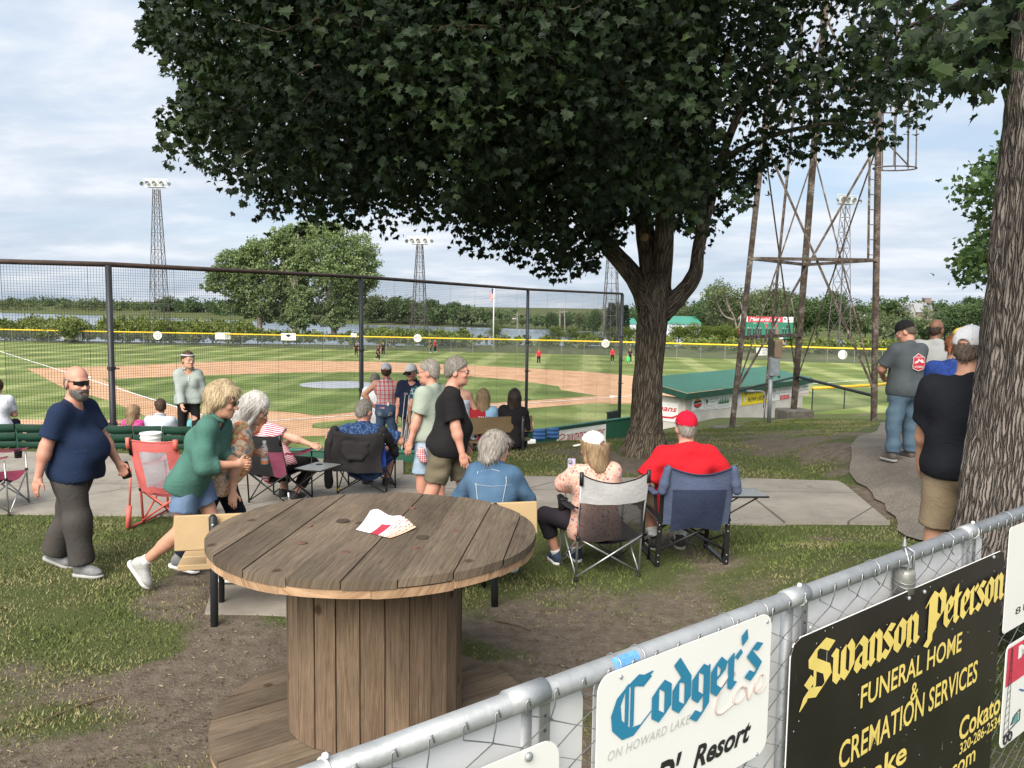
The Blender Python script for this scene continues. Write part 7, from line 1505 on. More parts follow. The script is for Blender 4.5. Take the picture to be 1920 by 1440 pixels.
# green sweatshirt
Q = person('blond woman in a green sweatshirt striding behind the tan bench', onland(364, 1102), R(-88), 1.70, .96, 0, .7, .41, hands=((-.02, .40, 1.02), (.10, .385, 1.035)), feet=((-.06, .24, .09), (.11, -.36, .235)), toes=(0, -1.0), head=(-.10, -.12, 0), skin='tan', top=dict(m=C('green_fleece', (.062, .155, .125)), sleeve=1.45, hem=-.13, o=.025, ao=.027, flare=.010, collar=True, fold=.009), bottom=dict(m=denim, len=.62, loose=.010, flare=.022, name='shorts'), shoes=dict(m=shoe_l, sole=white_paint, lace=shoe_g, sock=sock_w, sl=.16), hair=dict(style='pixie', c='blond', L=1.25, t=.020), glasses=dict(k='sun'), hcurl=(1.3, 1.2), poles={'e0': (-.6, -.7, -1), 'e1': (.7, -.9, -.6)}, palm={0: ((1, .3, 0), (0, .3, 1)), 1: ((-1, .3, 0), (0, .3, 1))}, hipw=1.08)
MB().ell(Q.Hd(.081, -.008, -.045), (.006, .006, .010)).build('earring', mat('gilt', None), Q.root, local=True)
# floral blouse
Q = person('woman with long silver hair in a colourful print blouse bending forward', onland(414, 1070), R(-80), 1.60, 1.06, .3, .9, .52, hands=((-.16, .30, 1.0), (.19, .12, .56)), feet=((-.09, .20, .09), (.10, -.33, .11)), toes=(0, -.3), head=(-.05, -.34, 0), top=dict(m=C('print_blouse', (.60, .42, .30), kind='patch', c2=(.55, .16, .09), c3=(.62, .47, .22)), sleeve=.78, hem=-.16, o=.024, flare=.025, fold=.008), bottom=dict(m=navyp, len=1.9, loose=.012, flare=.01), shoes=dict(m=shoe_g, sole=white_paint), hair=dict(style='long', c='white', t=.012, L=1.0, w=.95), glasses=dict(k='wire'), hcurl=(1.1, .4), poles={'e1': (.2, -.4, -.2)}, hipw=1.12)
p = wl(Q, Q.arm[0][2]+nrm(Q.arm[0][2]-Q.arm[0][1])*.07); o = thing('water_bottle', 'clear ribbed water bottle held by the silver haired woman', 'bottle', p)
def mkbt():
    t = NT('bottle_plastic'); t.base((.62, .66, .70), .12, spec=.5); t.b.inputs['Alpha'].default_value = .55; return t.m
MB().lathe([(.026, -.10), (.032, -.095), (.032, -.05), (.029, -.045), (.032, -.04), (.032, .02), (.028, .04), (.016, .075), (.014, .09)], p, 16).build('body', emat('bottle_plastic', mkbt), o, True); MB().lathe([(.016, .088), (.016, .108)], p, 14).build('bottle_cap', white_paint, o); MB().lathe([(.0325, -.09), (.0325, -.065)], p, 16).build('label_band', mat('band_orange', (.6, .2, .08), .6), o)
# woman in stripes
Q = person('woman in a red and white striped top slumped in the black chair', kl, R(-22), 1.64, 1.1, .2, .8, .10, -.72, pz=.43, hands=((-.14, .28, .62), (.34, .20, .68)), feet=((-.10, .22, .09), (.10, .18, .09)), poles=dict(KP, e1=(1, -.4, -.1)), head=(.6, -.35, 0), top=dict(m=C('red_stripe', (.62, .60, .60), kind='stripe', c2=(.55, .04, .10)), sleeve=.66, hem=-.10, o=.018), bottom=dict(m=blackc, len=1.72, loose=.012, name='capri_trousers'), shoes=dict(m=shoe_d, low=True), hair=dict(style='bob', c='red', L=.9), hcurl=(.5, .7), h=.016)
# terrace sitters
person('small girl in a magenta top sitting in front of the green seats', sit_at(249, 762, 12.7, 1.40, .42), R(-12), 1.40, .95, pz=.42, hands=((-.10, .25, .55), (.10, .25, .55)), feet=SIT(.1, .34), poles=KP, head=(-.35, -.1, 0), top=dict(m=C('magenta_jersey', (.46, .035, .20), kind='tropic', c2=(.6, .2, .35), c3=(.3, .02, .12)), sleeve=.8, hem=-.05, o=.02), bottom=dict(m=denim), hair=dict(style='wavy', c='dirty', L=.75), h=.016, eyes=False)
person('man in a pale blue polo shirt sitting in front of the green seats', sit_at(299, 748, 12.7, 1.78), R(-3), 1.78, 1.12, .2, pz=.5, hands=LAP, feet=SIT(), poles=KP, head=(.55, -.05, 0), skin='ruddy', top=dict(m=C('pale_polo', (.46, .50, .57)), sleeve=.72, hem=-.1, o=.018, flare=.012, collar=True), bottom=dict(m=khaki), hair=dict(style='crop', c='brown', t=.006), glasses=dict(k='frame'), h=.016)
person('child in a teal shirt and jeans standing beside the polo shirt man', top_at(343, 766, 12.9, 1.18), R(10), 1.18, .95, top=dict(m=C('teal_jersey', (.16, .42, .44)), sleeve=.7, hem=-.1), bottom=dict(m=denim), shoes=dict(m=shoe_d), hair=dict(style='bob', c='dirty', L=.8), h=.016, eyes=False)
person('person in a white and blue shirt cut off by the picture edge', sit_at(-7, 711, 12.7, 1.72), R(20), 1.72, 1.05, pz=.5, hands=LAP, feet=SIT(), poles=KP, top=dict(m=C('white_blue', (.62, .64, .68), kind='tropic', c2=(.15, .2, .5), c3=(.5, .5, .6)), sleeve=.7), bottom=dict(m=navyp), hair=dict(style='short', c='brown'), h=.018, eyes=False)
# blue floral shirt in the blue chair
person('man with thinning grey hair in a blue tropical shirt reclining in the blue chair', bl_+(0, 0, 0), R(-8), 1.76, 1.15, .3, 0, -.20, pz=.35, hands=((-.30, .18, .68), (.34, .20, .66)), feet=((-.14, .44, .085), (.14, .40, .085)), poles=dict(KP, e0=(-1, -.6, -.3), e1=(1, -.6, -.3)), head=(-.35, -.16, 0), skin='ruddy', top=dict(m=C('tropic_shirt', (.012, .028, .085), kind='tropic', c2=(.13, .24, .42), c3=(.035, .075, .19)), sleeve=.85, hem=-.1, o=.022, flare=.02, collar=True, fold=.008), bottom=dict(m=C('blue_short', (.04, .08, .25)), len=.95, flare=.03, loose=.02, name='shorts'), shoes=dict(m=shoe_d), hair=dict(style='short', c='grey', t=.006), glasses=dict(k='frame'))
# the standing group
pl = top_at(724, 680, 13.8, 1.83); 
Q = person('man in a sleeveless red plaid shirt with hands on his hips', pl, R(2), 1.80, 1.04, 0, hands=((-.235, -.06, 1.03), (.235, -.06, 1.03)), poles={'e0': (-1, -.35, .0), 'e1': (1, -.35, .0)}, feet=((-.14, 0, .085), (.14, .03, .085)), head=(0, .05, 0), skin='tan', top=dict(m=C('red_plaid', (.62, .58, .57), kind='plaid', c2=(.38, .035, .05), c3=(.06, .05, .09)), sleeve=0, hem=.02, o=.014, collar=True), bottom=dict(m=denim_d, waist=.10, loose=.004, flare=.008), shoes=dict(m=shoe_d), hair=dict(style='short', c='brown'), hat=dict(m=C('cap_pale', (.44, .46, .52)), front=C('cap_blue', (.20, .25, .36)), fy=.03), hcurl=(.8, .8), palm={0: ((.4, .6, -.4), (0, .5, 1), (.7, .35, -.3)), 1: ((-.4, .6, -.4), (0, .5, 1), (-.7, .35, -.3))}, shw=1.08, h=.015)
MB().box(Q.B(.055, -.155, .10, 0), (.035, .012, .06), None, .003).build('waist_tag', white_paint, Q.root, local=True)
m = MB()
for sx in (-.085, .085):
    for k in range(3): m.tube([Q.B(sx-.045, -.150, -.045-.022*k, 0), Q.B(sx-.015, -.163, -.06-.022*k, 0), Q.B(sx+.01, -.163, -.045-.024*k, 0), Q.B(sx+.045, -.152, -.05-.022*k, 0)], .0035, 4)
m.build('pocket_stitching', mat('thread_pale', (.40, .40, .38), .9), Q.root, local=True)
person('person in a white shirt mostly hidden behind the red plaid man', top_at(703, 702, 14.8, 1.66), R(-10), 1.66, 1.1, .2, top=dict(m=C('white_shirt', (.66, .67, .69)), sleeve=.8, hem=-.25, o=.03), bottom=dict(m=navyp), shoes=dict(m=shoe_d), hair=dict(style='short', c='grey'), h=.017, eyes=False)
person('man in a navy polo and black and white cap facing the camera', top_at(773, 682, 13.4, 1.80), R(172), 1.78, 1.15, .3, hands=((-.3, .05, .85), (.25, .12, .86)), head=(-.35, -.25, 0), skin='ruddy', top=dict(m=C('navy_polo', (.012, .018, .042)), sleeve=.8, hem=-.12, o=.02, collar=True), bottom=dict(m=charc), shoes=dict(m=shoe_d), hair=dict(style='short', c='grey'), hat=dict(m=C('cap_white', (.62, .62, .62)), front=C('cap_white', None), bm=C('cap_black', (.014, .014, .015))), glasses=dict(k='sun'), h=.016)
person('person in a teal plaid shirt standing with a hand in jeans pocket', top_at(797, 694, 12.7, 1.68), R(18), 1.68, 1.0, hands=((-.26, .02, .86), (.25, .05, .85)), skin='tan', top=dict(m=C('teal_plaid', (.05, .17, .20), kind='plaid', c2=(.012, .03, .05), c3=(.5, .56, .56)), sleeve=.62, hem=-.04, o=.015), bottom=dict(m=denim_d, loose=.0), shoes=dict(m=shoe_d), hair=dict(style='short', c='brown'), h=.016, eyes=False)
gw = onland(808, 966); 
Q = person('grey haired man with glasses in a sage shirt turned away behind the black shirt man', gw, R(64), 1.70, 1.06, .4, hands=((-.27, .10, .83), (.2, .2, .85)), feet=((-.12, .05, .085), (.12, -.08, .085)), head=(.25, -.04, 0), skin='ruddy', top=dict(m=C('sage_jersey', (.30, .345, .29)), sleeve=.75, hem=-.08, o=.02, flare=.015), bottom=dict(m=denim_l, len=1.02, loose=.02, flare=.03, name='shorts'), shoes=dict(m=shoe_l, sock=sock_w, sl=.2), hair=dict(style='short', c='salt', t=.008), glasses=dict(k='frame'))
p = AW(790, 852, gw[1]-.26); o = thing('handkerchief', 'red and white patterned handkerchief hanging by light denim shorts', 'cloth', p); f = Fld(); f.cap(p+(0, 0, .05), p+(.02, .02, -.06), .03, .045, .02); f.ell(p+(0, 0, .0), (.045, .03, .06)); X, Fq = grow(f, .009, (), folds(.008, 4, 2)); mesh_np('cloth', X-p, Fq, C('hanky', (.62, .58, .58), kind='gingham', c2=(.45, .06, .08), s=3), o, True, local=True)
person('man in a black shirt and olive shorts walking past the bench', onland(835, 1005), R(-86), 1.79, 1.12, .5, 0, .12, hands=((-.24, .16, .92), (.29, .17, .83)), feet=((-.10, .30, .085), (.11, -.28, .12)), toes=(0, -.35), head=(-.12, -.02, 0), skin='ruddy', top=dict(m=blackc, sleeve=.82, hem=-.13, o=.022, flare=.028, fold=.007, collar=False), bottom=dict(m=olive, len=.93, loose=.02, flare=.032, name='shorts', fold=.008), shoes=dict(m=shoe_l, sock=sock_w, sl=.22), hair=dict(style='short', c='grey', t=.010), glasses=dict(k='wire'), hcurl=(.6, .5), poles={'e1': (.5, -1, 0)}, palm={1: ((-.7, -.1, 0), (.2, 1, 0))})
# three on the brown bench
sb = lambda px, py, H: sit_at(px, py, 11.95, H, .5)
person('woman in a strapless blue print dress seated behind the black shirt man', sb(860, 697, 1.70), R(-20), 1.70, 1.0, 0, .6, pz=.5, hands=((-.15, .30, .66), (.16, .30, .66)), feet=SIT(), poles=KP, top=dict(m=C('dress_print', (.60, .66, .74), kind='tropic', c2=(.12, .22, .46), c3=(.3, .42, .6)), sleeve=0, hem=-.28, o=.022, skirt=1, strapless=.36, neck=.01, name='dress'), shoes=dict(m=shoe_l), hair=dict(style='tied', c='dirty'), h=.016, eyes=False)
Q = person('woman with wavy blond hair in a red and blue half and half jersey', sb(907, 731, 1.66), R(6), 1.66, 1.02, 0, .5, .08, pz=.5, hands=((-.12, .30, .66), (.13, .30, .66)), feet=SIT(), poles=KP, head=(-.12, -.05, 0), top=dict(m=C('split_jersey', (.32, .022, .032), kind='split', c2=(.26, .45, .62), c3=(.03, 0, 0)), sleeve=.7, hem=-.1, o=.022, flare=.015), bottom=dict(m=C('gingham_cloth', (.62, .62, .63), kind='gingham', c2=(.02, .02, .025), s=1.1), len=1.2, loose=.05, flare=.06, name='gingham_skirt'), hair=dict(style='wavy', c='dirty', L=.72, w=1.15, t=.016), h=.015, eyes=False)
V, Fs = fit_text('ZAN', -.10, .03, .0, .05, bold=.01); decal(Q, 'lettering', V, Fs, white_paint, 0, .325); V, Fs = fit_text('DER', .035, .125, .0, .05, bold=.01); decal(Q, 'lettering', V, Fs, mat('letter_navy', (.03, .06, .2), .6), 0, .325)
V, Fs = fit_text('5', -.05, .0, .0, .10, bold=.02); decal(Q, 'number', V, Fs, white_paint, 0, .20); V, Fs = fit_text('11', .05, .10, .0, .10, bold=.02); decal(Q, 'number', V, Fs, mat('letter_navy', None), 0, .20)
person('woman with very long dark hair in a black top at the end of the bench', sb(959, 730, 1.68), R(-6), 1.68, 1.0, 0, .5, .10, .08, pz=.5, hands=((-.12, .30, .66), (.13, .30, .66)), feet=SIT(), poles=KP, head=(.1, .12, 0), top=dict(m=blackc, sleeve=1.8, hem=-.15, o=.02), bottom=dict(m=blackc), hair=dict(style='long', c='dark', L=1.35, w=1.35, t=.014, front=0), h=.015, eyes=False)
# denim jacket on the tan bench
dj = AW(920, 1000, 6.62); dj[2] = 0
Q = person('woman with grey hair in a denim jacket seated on the tan bench', dj, R(-6), 1.68, .95, .25, .7, .30, pz=.50, hands=((-.16, .40, .62), (.16, .42, .62)), feet=SIT(.14, .46), poles=dict(KP, e0=(-1, -.4, -.6), e1=(1, -.4, -.6)), head=(-.95, -.14, 0), skin='tan', top=dict(m=C('jacket_denim', (.045, .095, .17), kind='denim', c2=(.12, .21, .31)), sleeve=1.9, hem=-.14, o=.028, ao=.026, collar=True, fold=.009, name='jacket'), bottom=dict(m=navyp), shoes=dict(m=shoe_d), hair=dict(style='bob', c='salt', L=.62, w=1.2, t=.018, front=0), glasses=dict(k='sun'), shw=.9)
m = MB(); st = mat('thread_tan', (.40, .42, .42), .9)
for P2 in ([(-.12, .50), (-.13, .42), (-.09, .15), (-.07, -.02)], [(.12, .50), (.13, .42), (.09, .15), (.07, -.02)], [(-.17, .40), (0, .385), (.17, .40)], [(-.10, .50), (0, .52), (.10, .50)]):
    V = np.array([np.array(P2[i])*(1-t)+np.array(P2[i+1])*t for i in range(len(P2)-1) for t in np.linspace(0, 1, 10)]); V = np.concatenate((V+(-.0025, .0), V+(.0025, .002))); n_ = len(V)//2; decal(Q, 'seam_stitching', V, [(i, i+1, n_+i+1, n_+i) for i in range(n_-1)], st, 0, 0, lift=.003)
# white cap woman
p = AW(1072, 874, gl[1]+.40); gs = gl+rz(R(14))@np.array((-.06, .03, 0)); gp = rz(-R(14))@(p-gs)
Q = person('woman in a white cap and peach floral top sitting in the gray chair', gs, R(14), 1.62, 1.12, .4, .8, .04, pz=.46, hands=(tuple(gp-(0, .03, .10)), (.05, .38, .66)), feet=((-.24, .30, .085), (-.04, .34, .085)), poles={'k0': (-.8, .5, 1), 'k1': (-.2, .5, 1), 'e0': (-1, -.5, -.5), 'e1': (1, -.5, -.5)}, head=(.55, -.10, 0), skin='ruddy', top=dict(m=C('peach_floral', (.66, .42, .34), kind='floral', c2=(.62, .16, .12), c3=(.70, .60, .55)), sleeve=.82, hem=-.17, o=.026, flare=.025, fold=.007), bottom=dict(m=C('dark_capri', (.022, .018, .024)), len=1.55, loose=.008, name='capri_trousers'), shoes=dict(m=shoe_n, sole=white_paint, lace=sock_w, sock=sock_w, sl=.14), hair=dict(style='bob', c='dirty', L=1.05, t=.014, w=1.1), hat=dict(m=C('cap_cream', (.66, .64, .60)), seams=mat('seam_cream', (.5, .48, .44), .9)), hipw=1.1, hcurl=(.9, .9))
o = thing('phone', 'lilac phone raised by the woman in the white cap', 'phone', p); MB().box(p, (.072, .012, .14), rx(-.35), .008).build('case', mat('phone_lilac', (.42, .36, .55), .4), o); MB().box(p+(-.016, -.010, .045), (.034, .006, .034), rx(-.35), .006).build('lens_block', LENS, o)
# man in red
person('large man in a red shirt and red cap sitting in the navy rocking chair', RL, R(3), 1.84, 1.34, .7, 0, -.03, pz=.50, hands=((-.40, .22, .64), (.38, .24, .64)), feet=((-.20, .30, .085), (.06, .34, .085)), poles=dict(KP, e0=(-.8, -.8, -1), e1=(.8, -.8, -1)), head=(0, -.02, 0), skin='ruddy', top=dict(m=C('red_jersey', (.50, .012, .02), var=.06), sleeve=.86, hem=-.08, o=.020, flare=.03, fold=.008), bottom=dict(m=khaki, len=1.0, flare=.03, loose=.02, name='shorts'), shoes=dict(m=shoe_d, sole=sole_g, sock=sock_w, sl=.28), hair=dict(style='short', c='salt', t=.006), hat=dict(m=C('cap_red', (.48, .008, .03), var=.06), gap=0), shw=1.02)
# group on the path
wy = onland(1692, 864)
Q = person('man in a gray shirt with a red mountain badge and a black cap', wy, R(14), max(1.7, float(A(1700, 602, wy[1]/FS)[2]-wy[2])), 1.14, .2, 0, .02, hands=((-.12, .34, 1.12), (.10, .34, 1.12)), feet=((-.17, 0, .085), (.17, .06, .085)), poles={'e0': (-1, -.35, -.35), 'e1': (1, -.35, -.35)}, head=(.75, -.42, 0), skin='ruddy', top=dict(m=C('gray_jersey', (.072, .085, .092)), sleeve=.82, hem=-.12, o=.022, flare=.022, fold=.006), bottom=dict(m=C('denim_wash', (.075, .125, .175), kind='denim', c2=(.14, .21, .27)), loose=.018, flare=.016, fold=.008), shoes=dict(m=mat('shoe_taupe', (.12, .105, .09), .8), sole=sole_g), hair=dict(style='crop', c='stub', t=.004), hat=dict(m=C('cap_black', None), gap=0), h=.0145)
red_p = mat('badge_red', (.50, .03, .055), .7); cr = mat('badge_cream', (.66, .60, .58), .7)
def sub(P, n=6): return [tuple(np.array(P[i])*(1-t/n)+np.array(P[(i+1) % len(P)])*t/n) for i in range(len(P)) for t in range(n)]
def fan(P, cx, cy): return [(cx, cy)]+list(P), [(0, 1+i, 1+(i+1) % len(P)) for i in range(len(P))]
o1 = sub([(-.085, .055), (-.085, .02), (-.095, -.055), (-.085, -.085), (0, -.115), (.085, -.085), (.095, -.055), (.085, .02), (.085, .055), (0, .105)])
V, Fs = fan(o1, 0, 0); decal(Q, 'badge_border', V, Fs, cr, .035, .31, lift=.003); V, Fs = fan([(x*.92, y*.92) for x, y in o1], 0, 0); decal(Q, 'badge_field', V, Fs, red_p, .035, .31, lift=.0048)
V, Fs = fan(sub([(-.075, -.02), (-.05, .012), (-.035, .002), (-.01, .045), (.012, .02), (.035, .035), (.075, -.01), (.03, -.012), (.0, .01), (-.03, -.015)]), 0, .012); decal(Q, 'badge_mountain', V, Fs, cr, .035, .31, lift=.0066)
for tx_, x0, x1, z0, z1 in (('JOEWOTTS', -.055, .055, .045, .066), ('WYOMING', -.07, .07, -.075, -.048)): V, Fs = fit_text(tx_, x0, x1, z0, z1, bold=.02); decal(Q, 'lettering', V, Fs, cr, .035, .31, lift=.0068)
p = wl(Q, Q.arm[0][2]+np.array((-.12, .30, -.40))); 
bd = onland(1720, 852, 12); bd = A(1736, 842, 10.4); bd[2] = tz(bd[0], bd[1])
person('bald brown skinned man in a light gray shirt looking toward the trunk', bd, R(-22), max(1.7, float(A(1745, 599, 10.4)[2]-bd[2])), 1.16, .2, 0, 0, .06, hands=((-.26, .1, .85), (.26, .2, .9)), feet=((-.10, 0, .085), (.10, .05, .085)), head=(-.55, -.02, 0), skin='dark', top=dict(m=C('pale_gray', (.32, .33, .325)), sleeve=.85, hem=-.12, o=.024, flare=.02), bottom=dict(m=C('gray_short', (.12, .12, .125)), len=.92, flare=.03, loose=.02, name='shorts'), shoes=dict(m=shoe_l, sock=sock_w, sl=.2), hair=dict(style='ring', c='dark', t=.001), glasses=dict(k='wire'), h=.015)
yc = A(1786, 850, 10.9); yc[2] = tz(yc[0], yc[1]); person('person in a yellow and white cap peeping between the bald man and the redhead', yc, R(150), max(1.5, float(A(1783, 618, 10.9)[2]-yc[2])), 1.0, hands=((-.26, .1, .85), (.10, .22, 1.35)), head=(.5, 0, 0), skin='tan', top=dict(m=C('pale_gray', None), sleeve=.8), bottom=dict(m=navyp), shoes=dict(m=shoe_d), hair=dict(style='short', c='brown'), hat=dict(m=C('cap_yellow', (.62, .42, .05)), front=C('cap_white', None)), h=.017)
rh = A(1775, 880, 8.3); rh[2] = tz(rh[0], rh[1]); person('red haired woman in a royal blue top behind the white mesh cap', rh, R(-25), max(1.4, float(A(1776, 629, 8.3)[2]-rh[2])), 1.1, 0, .6, hands=((-.3, .05, .8), (.28, .1, .85)), head=(-.4, -.05, 0), top=dict(m=C('royal_top', (.018, .045, .20), kind='tropic', c2=(.01, .02, .08), c3=(.05, .09, .35)), sleeve=.9, o=.024), bottom=dict(m=navyp), shoes=dict(m=shoe_d), hair=dict(style='tied', c='red'), h=.016, eyes=False)
rc = A(1842, 860, 9.4); rc[2] = tz(rc[0], rc[1]); person('person in a crimson cap almost wholly hidden by the thick trunk', rc, R(-60), max(1.5, float(A(1842, 616, 9.4)[2]-rc[2])), 1.05, top=dict(m=C('pale_gray', None), sleeve=.8), bottom=dict(m=denim), shoes=dict(m=shoe_d), hair=dict(style='short', c='salt'), hat=dict(m=C('cap_red', None)), h=.018, eyes=False)
bk = A(1797, 1000, 4.85); bk[2] = tz(bk[0], bk[1]); 
person('man in a black shirt and white mesh cap standing against the thick trunk', bk, R(-24), float(A(1800, 617, 4.85)[2]-bk[2]), 1.12, .3, 0, .02, hands=((-.24, .26, .95), (.2, .36, 1.0)), feet=((-.15, 0, .085), (.15, .04, .085)), head=(-.45, -.04, 0), skin='tan', top=dict(m=C('black_tee', (.009, .010, .014)), sleeve=.85, hem=-.09, o=.022, flare=.024, fold=.006), bottom=dict(m=khaki, len=.95, flare=.03, loose=.02, name='shorts'), shoes=dict(m=shoe_d, sock=sock_w, sl=.2), hair=dict(style='crop', c='stub', t=.003), beard='brown', hat=dict(m=C('cap_mesh', (.60, .61, .64)), front=C('cap_gray2', (.50, .50, .52)), fy=.045, seams=mat('seam_white', (.72, .72, .73), .8)), h=.0145)
# players on the field
def player(label, px, py, yaw, shirt, H=1.70, run=False, skin='tan', pants=None, **k):
    p = G(px, py, ZF+.02); person(label, p, R(yaw), H, .98, hands=k.pop('hands', None), feet=((-.12, .25, .12), (.12, -.35, .35)) if run else ((-.13, .02, .09), (.13, -.03, .09)), skin=skin, top=dict(m=shirt, sleeve=.8, hem=-.05, o=.02), bottom=dict(m=pants or blackc), shoes=dict(m=shoe_l), hair=dict(style='tied', c='brown'), h=.034, eyes=False, group='players on the outfield', **k)
bj = C('player_black', (.03, .022, .024)); rj = C('player_red', (.55, .03, .05)); 
player('player in black standing alone left of the net pole'.replace(' left of', ' just before'), 668, 668.5, 180, bj); player('running player in black with a white shoe kicked up', 708, 677, -70, bj, run=True); player('player in black walking behind the running player', 709.5, 671, 160, bj); player('player in black with pale arms beside the running player', 718.5, 667, 200, bj)
player('distant player in black near the outfield fence above the plaid man', 739, 651, 170, bj); player('player in black talking with a red shirted player', 808, 661, 100, bj); player('red shirted player talking with a player in black', 815.5, 660.5, -120, rj); player('distant player in black near the flagpole', 912, 648.5, 190, bj, hands=((-.3, .1, .8), (.25, .2, 1.5)))
player('red shirted player walking with a dark glove seen past the net pole', 1010, 683, 170, rj); player('red shirted player standing feet apart below the round sign', 1148, 679.5, 175, rj); player('player in black by the trunk with a bright green bag', 1181, 680.5, 150, bj)
p = G(1178, 680, ZF+.25); o = thing('bag', 'bright green bag beside the player in black near the trunk', 'bag', p); MB().ell(p+(0, 0, .35), (.22, .14, .34), None, 10, 8).build('sack', mat('bag_green', (.05, .55, .12), .6), o, True); MB().tube([p+(-.1, 0, .65), p+(0, 0, .85), p+(.1, 0, .65)], .02, 5).build('handle', mat('bag_green', None), o)
# ================================================================ TREES
def leaf_mat(name, cols, transl=.25, rough=.6):
    def mk():
        t = NT(name); r = t.attr('rnd'); c = t.ramp(r, [(0, cols[0]), (.5, cols[1]), (1, cols[2])]); t.base(c, rough, spec=.25)
        tr = t.n('ShaderNodeBsdfTranslucent'); t.L.new(t.mix(1.0, c, (1.3, 1.25, .55), 'MULTIPLY'), tr.inputs[0]); mx = t.n('ShaderNodeMixShader'); mx.inputs[0].default_value = transl
        t.L.new(t.b.outputs[0], mx.inputs[1]); t.L.new(tr.outputs[0], mx.inputs[2]); t.L.new(mx.outputs[0], t.out.inputs[0]); return t.m
    return emat(name, mk)
def bark_mat(name, cols, sc=1.0, wide=.030):
    """furrowed bark on u (along the stem) and v (round it), in metres"""
    def mk():
        t = NT(name); sp = t.n('ShaderNodeSeparateXYZ'); t.L.new(t.coord('UV'), sp.inputs[0]); P = t.geo((1, 1, 1)); d = t.noise(P, 5, 4, .6); d2 = t.noise(P, 17, 3, .6)
        cb = t.n('ShaderNodeCombineXYZ'); t.L.new(t.math('ADD', t.math('MULTIPLY', sp.outputs[1], sc/wide), t.math('ADD', t.math('MULTIPLY', d, 2.6), t.math('MULTIPLY', d2, .9))), cb.inputs[0]); t.L.new(t.math('MULTIPLY', sp.outputs[0], sc/wide/10), cb.inputs[1])
        e = t.voro(cb.outputs[0], 1.0, 'Distance', 'DISTANCE_TO_EDGE'); n = t.noise(t.geo((22, 22, 7)), 2.0, 5, .7)
        h = t.math('ADD', t.math('MINIMUM', t.math('MULTIPLY', e, 3.6), .75), t.math('MULTIPLY', n, .38))
        c = t.ramp(h, [(.16, cols[0]), (.48, cols[1]), (.98, cols[2])]); c = t.mix(1.0, c, t.ramp(t.noise(P, 1.6, 4, .6), [(.3, .75), (.7, 1.25)]), 'MULTIPLY'); t.base(c, .95, spec=.12); t.bump(h, .022/sc, 1.0); return t.m
    return emat(name, mk)
MAPLE = np.array([(0, 0), (.10, .10), (.40, .02), (.36, .18), (.60, .34), (.44, .40), (.50, .62), (.26, .56), (.20, .70), (.12, .66), (0, 1.0), (-.12, .66), (-.20, .70), (-.26, .56), (-.50, .62), (-.44, .40), (-.60, .34), (-.36, .18), (-.40, .02), (-.10, .10)])
OVAL = np.array([(0, 0), (.30, .30), (.26, .65), (0, 1.0), (-.26, .65), (-.30, .30)]); DIAM = np.array([(0, 0), (.36, .45), (0, 1.0), (-.36, .5)])
def leaves(C, D, Nn, size, shape, name, m, parent, rnd):
    """one mesh of leaves: base points C, tip directions D, normals Nn, sizes"""
    D = D/np.linalg.norm(D, axis=1, keepdims=True); S = np.cross(Nn, D); S /= np.maximum(np.linalg.norm(S, axis=1, keepdims=True), 1e-6); Nn = np.cross(D, S)
    k = len(shape); sh = shape[None]; fold = np.abs(shape[:, 0])[None, :, None]*.30; sag = (shape[:, 1]**2)[None, :, None]*-.15
    V = C[:, None]+size[:, None, None]*(sh[..., :1]*S[:, None]+sh[..., 1:]*D[:, None]+(fold+sag)*Nn[:, None])
    n = len(C); return mesh_np(name, V.reshape(-1, 3), np.arange(n*k).reshape(n, k), m, parent, attrs={'rnd': ('FACE', rnd)})
def rdir(n, rng, up=0.0): v = rng.normal(size=(n, 3)); v[:, 2] += up; return v/np.linalg.norm(v, axis=1, keepdims=True)
def inpoly(P, poly):
    x, y = P[:, 0], P[:, 1]; r = np.zeros(len(P), bool); n = len(poly)
    for i in range(n):
        (x0, y0), (x1, y1) = poly[i], poly[(i+1) % n]
        c = ((y0 > y) != (y1 > y)) & (x < (x1-x0)*(y-y0)/((y1-y0) or 1e-9)+x0); r ^= c
    return r
def limb(b, pts, radii, n=10, rough=.0, seed=0, sub=5):
    P = [np.asarray(p, float) for p in pts]; out = []; rr = []
    for i in range(len(P)-1):
        p0, p1, p2, p3 = P[max(i-1, 0)], P[i], P[i+1], P[min(i+2, len(P)-1)]
        for k in range(sub):
            t = k/sub; out.append(.5*((2*p1)+(-p0+p2)*t+(2*p0-5*p1+4*p2-p3)*t*t+(-p0+3*p1-3*p2+p3)*t**3)); rr.append(radii[i]+(radii[i+1]-radii[i])*t)
    out.append(P[-1]); rr.append(radii[-1]); s = len(b.v); b.tube(out, rr, n)
    if rough:
        for i in range(s, len(b.v)):
            p = np.array(b.v[i]); j = (i-s)//n; c = out[min(j, len(out)-1)]; d = p-c; r_ = np.linalg.norm(d)+1e-9
            f = mnoise.fractal((p[0]*9+seed, p[1]*9, p[2]*1.3), 1.0, 2.0, 3)*rough; b.v[i] = (c+d*(1+f)).tolist()
